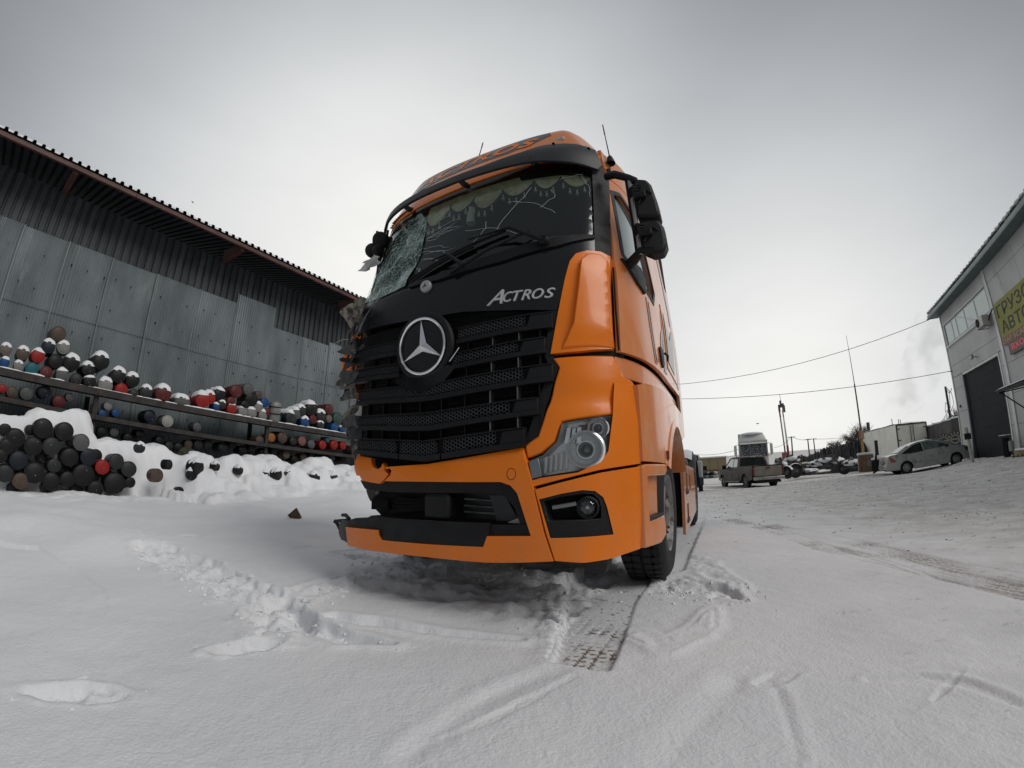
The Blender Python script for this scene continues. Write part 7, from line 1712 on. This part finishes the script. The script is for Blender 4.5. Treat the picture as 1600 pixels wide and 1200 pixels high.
def lump(name, lab, cat, px, py, D, size, m, snow=True, shape='box', group=None, rz=None):
    p = at_h(px, py, D); o = thing(name, lab, cat, tuple(p), rz if rz is not None else rs4.uniform(0, 3), group)
    sx, sy, sz = size
    if shape == 'tyre':
        bm = bmesh.new(); lathe(bm, [(sz * .5, -sx / 2), (sz * .92, -sx / 2), (sz, -sx * .3), (sz, sx * .3), (sz * .92, sx / 2), (sz * .5, sx / 2)], 20, Matrix.Rotation(.15, 4, 'Y'), closed=True); bm_obj('tread', bm, m, o, 40)
        if snow:
            bm = bmesh.new(); lathe(bm, [(sz * 1.0, -sx / 2), (sz * 1.08, 0), (sz * 1.0, sx / 2)], 16); 
            for v in list(bm.verts):
                if v.co.z < sz * .35: bm.verts.remove(v)
            bm_obj('snow', bm, SNOW, o, 60)
    else:
        bm = bmesh.new(); bmesh.ops.create_icosphere(bm, subdivisions=3, radius=1); sd_ = rs4.randint(0, 999)
        for v in bm.verts: k = .85 + 1.1 * float(fbm(np.array([v.co.x * 2.5 + sd_]), np.array([v.co.y * 2.5 + v.co.z * 3]), 4, sd_, .7)[0]); v.co = Vector((v.co.x * sx * k, v.co.y * sy * k, max(v.co.z, -.4) * sz * k + sz * .3))
        bm_obj('scrap', bm, m, o, None)
        if snow:
            bm = bmesh.new(); bmesh.ops.create_icosphere(bm, subdivisions=3, radius=1)
            for v in bm.verts: k = .95 + .5 * float(fbm(np.array([v.co.x * 2 + sd_]), np.array([v.co.y * 2 + v.co.z]), 3, sd_ + 1)[0]); v.co = Vector((v.co.x * sx * 1.1 * k, v.co.y * sy * 1.15 * k - sy * .1, v.co.z * sz * .62 * k + sz * .62))
            bm_obj('snow', bm, SNOW, o, 60)
    return o
lump('old_tyre', 'snow-capped tyre standing just right of the pickup', 'tyre', 1230, 738, 31, (.3, .5, .42), RUBBER, True, 'tyre', rz=.5)
lump('old_tyre', 'dark tyre standing second right of the pickup', 'tyre', 1243, 735.5, 32, (.35, .5, .48), RUBBER, True, 'tyre', rz=1.2)
lump('old_tyre', 'half-buried tyre in the snow below the end of the black heap', 'tyre', 1319, 730, 34, (.3, .5, .5), RUBBER, True, 'tyre', rz=.2)
lump('old_tyre', 'thin black bumper strip lying in the snow right of the pickup', 'strip', 1228, 747, 28, (.5, .12, .05), RUBBER, False)
lump('scrap_lump', 'snow-covered engine part beside the pickup', 'scrap', 1219, 733, 34, (.5, .4, .5), TORNB)
lump('scrap_lump', 'snow-covered lump right behind the first tyre', 'scrap', 1236, 724, 37, (.8, .5, .5), TORNB)
lump('scrap_lump', 'brown scrap pile half covered in snow', 'scrap', 1262, 739, 33, (.7, .5, .25), mat('brown_scrap', (.08, .06, .045), .8, var=.5, vscale=6))
lump('scrap_lump', 'olive flat scrap right of the brown pile', 'scrap', 1285, 739, 33, (.9, .4, .18), mat('olive_scrap', (.12, .11, .05), .8, var=.5, vscale=6))
lump('scrap_lump', 'yellowish panel lying on the black heap foot', 'scrap', 1259, 726, 36, (.6, .4, .15), mat('ochre_scrap', (.20, .16, .08), .8, var=.5, vscale=6))
lump('scrap_lump', 'snow hummock at the foot of the black heap', 'scrap', 1296, 727, 35, (.9, .6, .5), TORNB)
lump('scrap_lump', 'last snow hummock left of the tan box', 'scrap', 1334, 729, 33, (.9, .5, .4), TORNB)
lump('scrap_lump', 'small dark lump under the middle of the heap', 'scrap', 1273, 731, 36, (.5, .5, .4), COALM)
# far fences and sheds
def fbox(name, lab, cat, pa, pb, D, z0, z1, m, th=.3, parts=1, roofm=None):
    a, b = at_h(pa, 740, D), at_h(pb, 740, D); o = thing(name, lab, cat, (a.x, a.y, 0), math.atan2(b.y - a.y, b.x - a.x)); L = (b - a).length
    for k in range(parts): box_obj('wall_panel', (L * k / parts + .02, 0, z0), (L * (k + 1) / parts - .02, th, z1), m, o)
    if roofm: box_obj('roof', (-.2, -.2, z1), (L + .2, th + .2, z1 + .25), roofm, o)
    return o
fbox('brown_fence', 'far brown board fence seen through the gap left of the pickup', 'fence', 1080, 1142, 82, -.6, 1.1, mat('brown_boards', (.14, .075, .03), .8, var=.3), .2, 9)
fbox('yellow_shed', 'far low shed with an ochre front above the brown fence', 'shed', 1070, 1136, 96, -.6, 3.6, mat('ochre_wall', (.25, .21, .12), .8, var=.25), 5, 5, SNOW)
for k, (px, D) in enumerate(((1101, 66), (1111, 67))):
    p = at_h(px, 744, D); o = thing('parked_car', ['left one of two small dark cars far off by the brown fence', 'right one of two small dark cars far off by the brown fence'][k], 'car', (p.x, p.y, -.7), math.radians(-40), 'far cars by the brown fence')
    box_obj('body', (-.9, -2.1, .35), (.9, 2.1, .95), mat('far_car_dark', (.06, .07, .075), .4), o, .15); box_obj('cabin', (-.78, -1.1, .95), (.78, 1.2, 1.45), GL2, o, .2)
    for sx in (-.8, .8):
        for y in (-1.3, 1.3):
            bm = bmesh.new(); lathe(bm, [(0, -.1), (.33, -.1), (.33, .1), (0, .1)], 14, Matrix.Translation((sx, y, .33))); bm_obj('wheel', bm, RUBBER, o)
# bare bushes
def bush(lab, px, py, D, H, Wd, seed, name='bare_tree'):
    p = at_h(px, py, D); o = thing(name, lab, 'tree', (p.x, p.y, p.z - .2)); r_ = random.Random(seed)
    bm = bmesh.new(); tube(bm, [(0, 0, 0), (0, 0, H * .4)], [.12, .06], 5); bm_obj('trunk', bm, mat('bark_dark', (.05, .042, .036), .9), o)
    bm = bmesh.new()
    for k in range(90):
        a = r_.uniform(0, 6.28); r0 = r_.uniform(0, .25) * Wd; z = H * r_.uniform(.05, .4); e = r_.uniform(.3, 1); p0_ = Vector((r0 * math.cos(a), r0 * math.sin(a), z)); p1_ = p0_ + Vector((math.cos(a) * Wd * e * .6, math.sin(a) * Wd * e * .6, H * .6 * r_.uniform(.4, 1) * (1.15 - e * .5)))
        tube(bm, [p0_, p0_.lerp(p1_, .5) + Vector((0, 0, .05 * H)), p1_], [.035, .02, .008], 3, cap=False)
        for _ in range(3):
            t = r_.uniform(.4, 1); q = p0_.lerp(p1_, t); tube(bm, [q, q + Vector((r_.uniform(-.3, .3) * Wd, r_.uniform(-.3, .3) * Wd, r_.uniform(.1, .3) * H))], [.014, .005], 3, cap=False)
    c = bm_obj('crown', bm, mat('twigs', (.07, .055, .045), .9), o, None)
bush('bare tree rising above the left end of the white container', 1345, 690, 52, 2.2, 1.8, 1); bush('smaller bare tree above the black heap', 1331, 692, 60, 1.7, 1.8, 2); bush('faint bare bush on the skyline above the middle of the heap', 1305, 700, 95, 2.0, 2.4, 3)
bush('bare bush showing over the concrete wall by the workshop', 1497, 664, 42, 1.6, 1.3, 4)
# bird
p = at_h(1183.5, 662, 60); bd_ = thing('bird', 'small bird in flight above the white truck', 'bird', tuple(p)); bm = bmesh.new(); bmesh.ops.create_icosphere(bm, subdivisions=1, radius=1, matrix=Matrix.Diagonal((.20, .08, .07, 1))); box(bm, (-.06, -.32, .03), (.08, .32, .05)); bm_obj('bird_body', bm, VOID, bd_)
p = at_h(301, 316, 50); bd_ = thing('bird', 'tiny bird high over the roof of the long shed', 'bird', tuple(p)); bm = bmesh.new(); bmesh.ops.create_icosphere(bm, subdivisions=1, radius=1, matrix=Matrix.Diagonal((.12, .06, .05, 1))); box(bm, (-.04, -.2, .02), (.05, .2, .04)); bm_obj('bird_body', bm, VOID, bd_)
# smoke drifting from the stove pipe
ms = bpy.data.materials.new('smoke'); ms.use_nodes = True; t_ = ms.node_tree; t_.nodes.clear(); N_ = t_.nodes; L_ = t_.links
o_ = N_.new('ShaderNodeOutputMaterial'); vl = N_.new('ShaderNodeVolumePrincipled'); vl.inputs['Color'].default_value = (.32, .33, .34, 1)
tc_ = N_.new('ShaderNodeTexCoord'); nn_ = N_.new('ShaderNodeTexNoise'); nn_.inputs['Scale'].default_value = .55; nn_.inputs['Detail'].default_value = 5; L_.new(tc_.outputs['Object'], nn_.inputs[0])
rg = N_.new('ShaderNodeMapRange'); rg.inputs[1].default_value = .48; rg.inputs[2].default_value = .75; rg.inputs[3].default_value = 0; rg.inputs[4].default_value = .11; L_.new(nn_.outputs['Fac'], rg.inputs[0]); L_.new(rg.outputs[0], vl.inputs['Density']); L_.new(vl.outputs[0], o_.inputs['Volume'])
pts = [at_h(1369, 660, 45), at_h(1385, 646, 46), at_h(1402, 636, 47), at_h(1425, 615, 50), at_h(1437, 585, 52), at_h(1452, 535, 55), at_h(1462, 500, 58)]
bm = bmesh.new(); tube(bm, pts, [.4, .9, 1.3, 2.0, 2.2, 2.6, 2.4], 10); sm = bm_obj('smoke_plume', bm, ms, None); tag(sm, 'thin grey smoke drifting up over the white container', 'smoke', kind='stuff')
